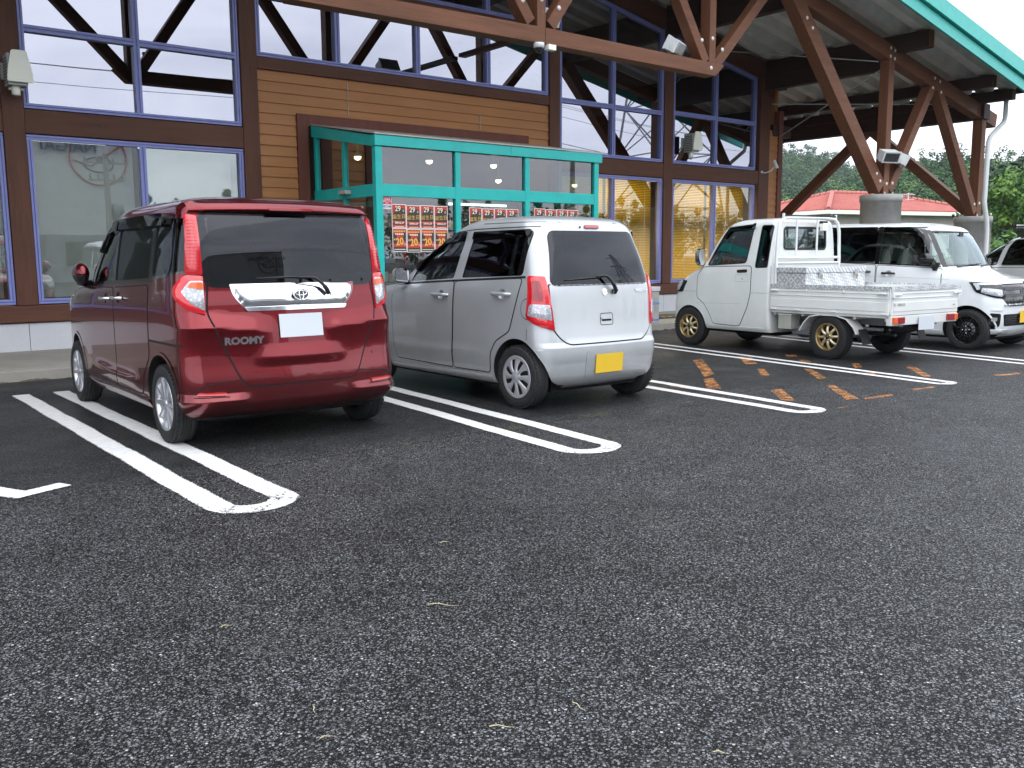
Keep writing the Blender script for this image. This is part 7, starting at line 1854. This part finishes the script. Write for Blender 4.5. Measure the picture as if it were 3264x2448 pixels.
# wooded hills: ridge heights by bearing (degrees from +Y)
def ridge(name, r0, r1, rb, prof, ncr, cr, leaf, per, seed, a0=44, a1=80, mat='forest_leaf'):
    r = np.random.default_rng(seed); A_ = [p[0] for p in prof]; H_ = [p[1] for p in prof]
    def hz(an, d):
        H = np.interp(an, A_, H_); t = np.clip((d - r0) / (r1 - r0), 0, 1); up = t ** 1.15
        dn = np.clip((d - r1) / (rb - r1), 0, 1); return H * (up if d < r1 else 1 - dn * dn) * (1 + .05 * sin(an * 2.1 + d * .05) * (1 - t))
    na, nd = 60, 34; vs = []
    for i in range(na):
        an = a0 + (a1 - a0) * i / (na - 1)
        for j in range(nd):
            d = r0 + (rb - r0) * j / (nd - 1); vs.append((d * sin(radians(an)), d * cos(radians(an)), hz(an, d) - .2))
    mb = MB(); mb.add(vs, [(i * nd + j, i * nd + j + 1, (i + 1) * nd + j + 1, (i + 1) * nd + j) for i in range(na - 1) for j in range(nd - 1)], 'soil_green', True)
    tagk(build(name, mb), kind='structure')
    cs = []; rs = []
    for k in range(ncr):
        an = r.uniform(a0 + 3, a1 - 3); d = r0 + (r1 * 1.03 - r0) * r.uniform(0, 1) ** .8; z = hz(an, d); k_ = r.uniform(.6, 1.45) * cr; con = r.random() < .3
        x, y = d * sin(radians(an)), d * cos(radians(an))
        if con:      # conifer: a stack of shrinking tufts
            for m_ in range(3):
                q = k_ * (.75 - .2 * m_); cs.append((x, y, z + k_ * (.3 + .75 * m_))); rs.append((q, q, q * .9))
        else: cs.append((x, y, z + k_ * .45)); rs.append((k_, k_, k_ * .75))
    V, F, T = leaf_cloud(r, cs, rs, [int(per * (.5 if q[0] < cr * .7 else 1)) for q in rs], leaf, .9)
    tagk(leaf_obj('forest', V, F, T, mat), kind='stuff')
ridge('near_hill', 92, 215, 280, [(44, 9), (52, 10), (56, 11.0), (58.5, 12), (59.8, 14), (61.8, 17.6), (63, 18.2), (64.6, 18.5), (66, 17.6), (68, 16), (72, 14), (80, 12)], 2300, 2.3, .22, 150, 21)
ridge('far_hill', 240, 430, 560, [(44, 34), (50, 38), (54, 41), (55.6, 42), (57, 38.5), (58, 36.5), (59, 34), (60, 30), (64, 26), (80, 20)], 2000, 3.4, .36, 150, 22, 44, 66)
r2 = np.random.default_rng(31); cs = []; rs = []
for k in range(300):
    an = radians(r2.uniform(50, 74)); d = r2.uniform(84, 112); k_ = r2.uniform(1.1, 2.0)
    cs.append((d * sin(an), d * cos(an), r2.uniform(.8, 2.0))); rs.append((k_, k_, k_ * 1.1))
V, F, T = leaf_cloud(r2, cs, rs, [160] * len(cs), .15, .8); tagk(leaf_obj('forest', V, F, T, 'forest_leaf'), kind='stuff')
mb = MB(); mb.add([(30, 20, .03), (420, 20, .03), (420, 400, .03), (30, 400, .03)], [(0, 1, 2, 3)], 'soil_green'); tagk(build('field', mb), kind='structure')

# ---- what stands behind the camera and shows in the glass
def factory():
    t = empty('white_factory', (3.4, -28, 0), 0, 'white factory hall with dark lettering and ring emblem, reflected in the left shop window', 'building')
    mb = MB(); mb.box(-14, 13.2, -8, 0, 0, 8.4, 'far_white'); build('wall', mb, t)
    mb = MB(); mb.box(-14.1, 13.3, -8.1, .1, 8.4, 8.6, 'lamp_grey'); build('roof', mb, t)
    mb = MB(); mb.box(-14, 13.2, .0, .05, 0, 2.6, 'steel_grey'); build('plinth', mb, t)
    q = text_mb('NAIGAI', .85, 'far_sign_blue', .02, .005, 'LEFT', 1.0); xf(q, Matrix.Translation((10.9, .15, 7.28)) @ Matrix.Rotation(pi, 4, 'Z') @ Matrix.Rotation(pi / 2, 4, 'X')); build('lettering', q, t)
    mb = MB(); mb.tube([(11.0 + 1.5 * cos(2 * pi * k / 40), .08, 6.75 + 1.45 * sin(2 * pi * k / 40)) for k in range(41)], .045, 'far_sign_red', 6)
    mb.tube([(11.0 + .75 * cos(2 * pi * k / 40), .08, 6.4 + .4 * sin(2 * pi * k / 40)) for k in range(41)], .04, 'far_sign_blue', 6); mb.tube([(9.7, .08, 6.6), (10.6, .08, 6.3), (12.2, .08, 7.5)], .04, 'far_sign_red', 6); build('emblem', mb, t)
    for x in (-11, -6, -1, 4, 9):
        mb = MB(); mb.box(x, x + 2.2, .05, .12, .9, 2.2, 'gloss_black'); build('window', mb, t)
factory()
def pole(x, y, h, label):
    t = empty('utility_pole', (x, y, 0), radians(8), label, 'utility pole', 'utility poles across the road')
    mb = MB(); mb.tube([(0, 0, 0), (0, 0, h)], [.19, .11], 'pole_concrete', 12); build('mast', mb, t)
    mb = MB()
    for z, L in ((h - .5, 1.0), (h - 1.3, .8)): mb.box(-L, L, -.05, .05, z, z + .1, 'steel_grey')
    for z, L in ((h - .5, 1.0), (h - 1.3, .8)):
        for x_ in (-L + .1, -.35, .35, L - .1): mb.lathe([(0, .26), (.05, .24), (.06, .1), (.03, .0)], (x_, 0, z + .1), 'Z', 'steel_grey', 8)
    build('cross_arm', mb, t)
    mb = MB(); mb.lathe([(0, .9), (.24, .88), (.27, .8), (.27, .1), (0, .05)], (.42, 0, h - 3.2), 'Z', 'steel_grey', 14); build('transformer', mb, t)
PL = [(-22, -20.5, 11.0), (38, -19, 11.4), (74, -18, 11.0)]
for (x, y, h), lb in zip(PL, ('utility pole furthest left across the road', 'utility pole right of the white factory across the road', 'utility pole furthest right across the road')): pole(x, y, h, lb)
pole(12.6, -20.0, 6.2, 'short utility pole in front of the white factory')
for j, (dz, dx) in enumerate(((-.2, -.9), (-.2, .35), (-1.0, .7), (-2.6, 0), (-3.0, .1))):
    mb = MB()
    for a, b in zip(PL[:-1], PL[1:]):
        pts = []
        for k in range(17):
            t_ = k / 16; pts.append((a[0] + dx + (b[0] - a[0]) * t_, a[1] + (b[1] - a[1]) * t_, a[2] + dz + (b[2] - a[2]) * t_ - 1.1 * 4 * t_ * (1 - t_)))
        mb.tube(pts, .014 if j < 3 else .022, 'steel_grey', 4, cap=False)
    o = build('power_line', mb); tagk(o, ['topmost left', 'topmost right', 'second', 'fourth', 'lowest'][j] + ' cable strung between the utility poles across the road', 'cable', 'cables between the utility poles')
def pylon(x, y, h):
    t = empty('lattice_pylon', (x, y, 0), radians(12), 'tall steel lattice pylon across the road, reflected in the right shop windows', 'pylon')
    mb = MB(); W = lambda z: 4.6 * (1 - z / h) ** 1.1 + .6; zs = [0, 6, 11.5, 16.5, 21, 25, 28.5, 31.5, 34.5, 37, 39.5]; zs = [z * h / 40 for z in zs]
    C = lambda z, i: (W(z) * (1, 1, -1, -1)[i % 4], W(z) * (1, -1, -1, 1)[i % 4], z)
    for a, b in zip(zs[:-1], zs[1:]):
        for i in range(4):
            mb.beam(C(a, i), C(b, i), .22, .22, 'steel_grey'); mb.beam(C(a, i), C(b, i + 1), .12, .12, 'steel_grey'); mb.beam(C(b, i), C(a, i + 1), .12, .12, 'steel_grey'); mb.beam(C(b, i), C(b, i + 1), .12, .12, 'steel_grey')
    build('lattice', mb, t)
    for z in (26, 31, 36):
        z = z * h / 40; mb = MB()
        for s in (-1, 1): mb.beam((0, 0, z + .8), (s * 6, 0, z), .15, .15, 'steel_grey'); mb.beam((0, 0, z - .2), (s * 6, 0, z), .15, .15, 'steel_grey'); mb.tube([(s * 5.6, 0, z), (s * 5.6, 0, z - 1.4)], .1, 'ink_green', 6)
        build('cross_arm', mb, t)
pylon(78, -44, 42)
r3 = np.random.default_rng(41); cs = []; rs = []
for k in range(330):
    x = r3.uniform(-30, 190); y = -52 - r3.uniform(0, 22); hh = r3.uniform(2.5, 7.0) + .015 * max(0, x); con = r3.random() < .5; k_ = r3.uniform(1.3, 2.4)
    if con:
        for m_ in range(4): q = k_ * (.85 - .19 * m_); cs.append((x, y, hh * (.4 + .20 * m_))); rs.append((q * .8, q * .8, q))
    else: cs.append((x, y, hh * .75)); rs.append((k_, k_, k_ * .9))
V, F, T = leaf_cloud(r3, cs, rs, [120] * len(cs), .20, .8); tagk(leaf_obj('forest', V, F, T, 'forest_leaf'), kind='stuff')

# ================================================================== AIR
def haze():
    mb = MB(); mb.box(-395, 640, -395, 560, -1.0, 66, 'haze_air'); o = build('haze', mb); tagk(o, kind='stuff')
m = bpy.data.materials.new('haze_air'); m.use_nodes = True; MT['haze_air'] = m
n_ = m.node_tree.nodes; n_.remove(n_['Principled BSDF']); pv = n_.new('ShaderNodeVolumePrincipled')
pv.inputs['Color'].default_value = (0.86, 0.92, 0.97, 1); pv.inputs['Density'].default_value = 0.00022; pv.inputs['Anisotropy'].default_value = 0.3
m.node_tree.links.new(pv.outputs[0], n_['Material Output'].inputs['Volume'])
haze()
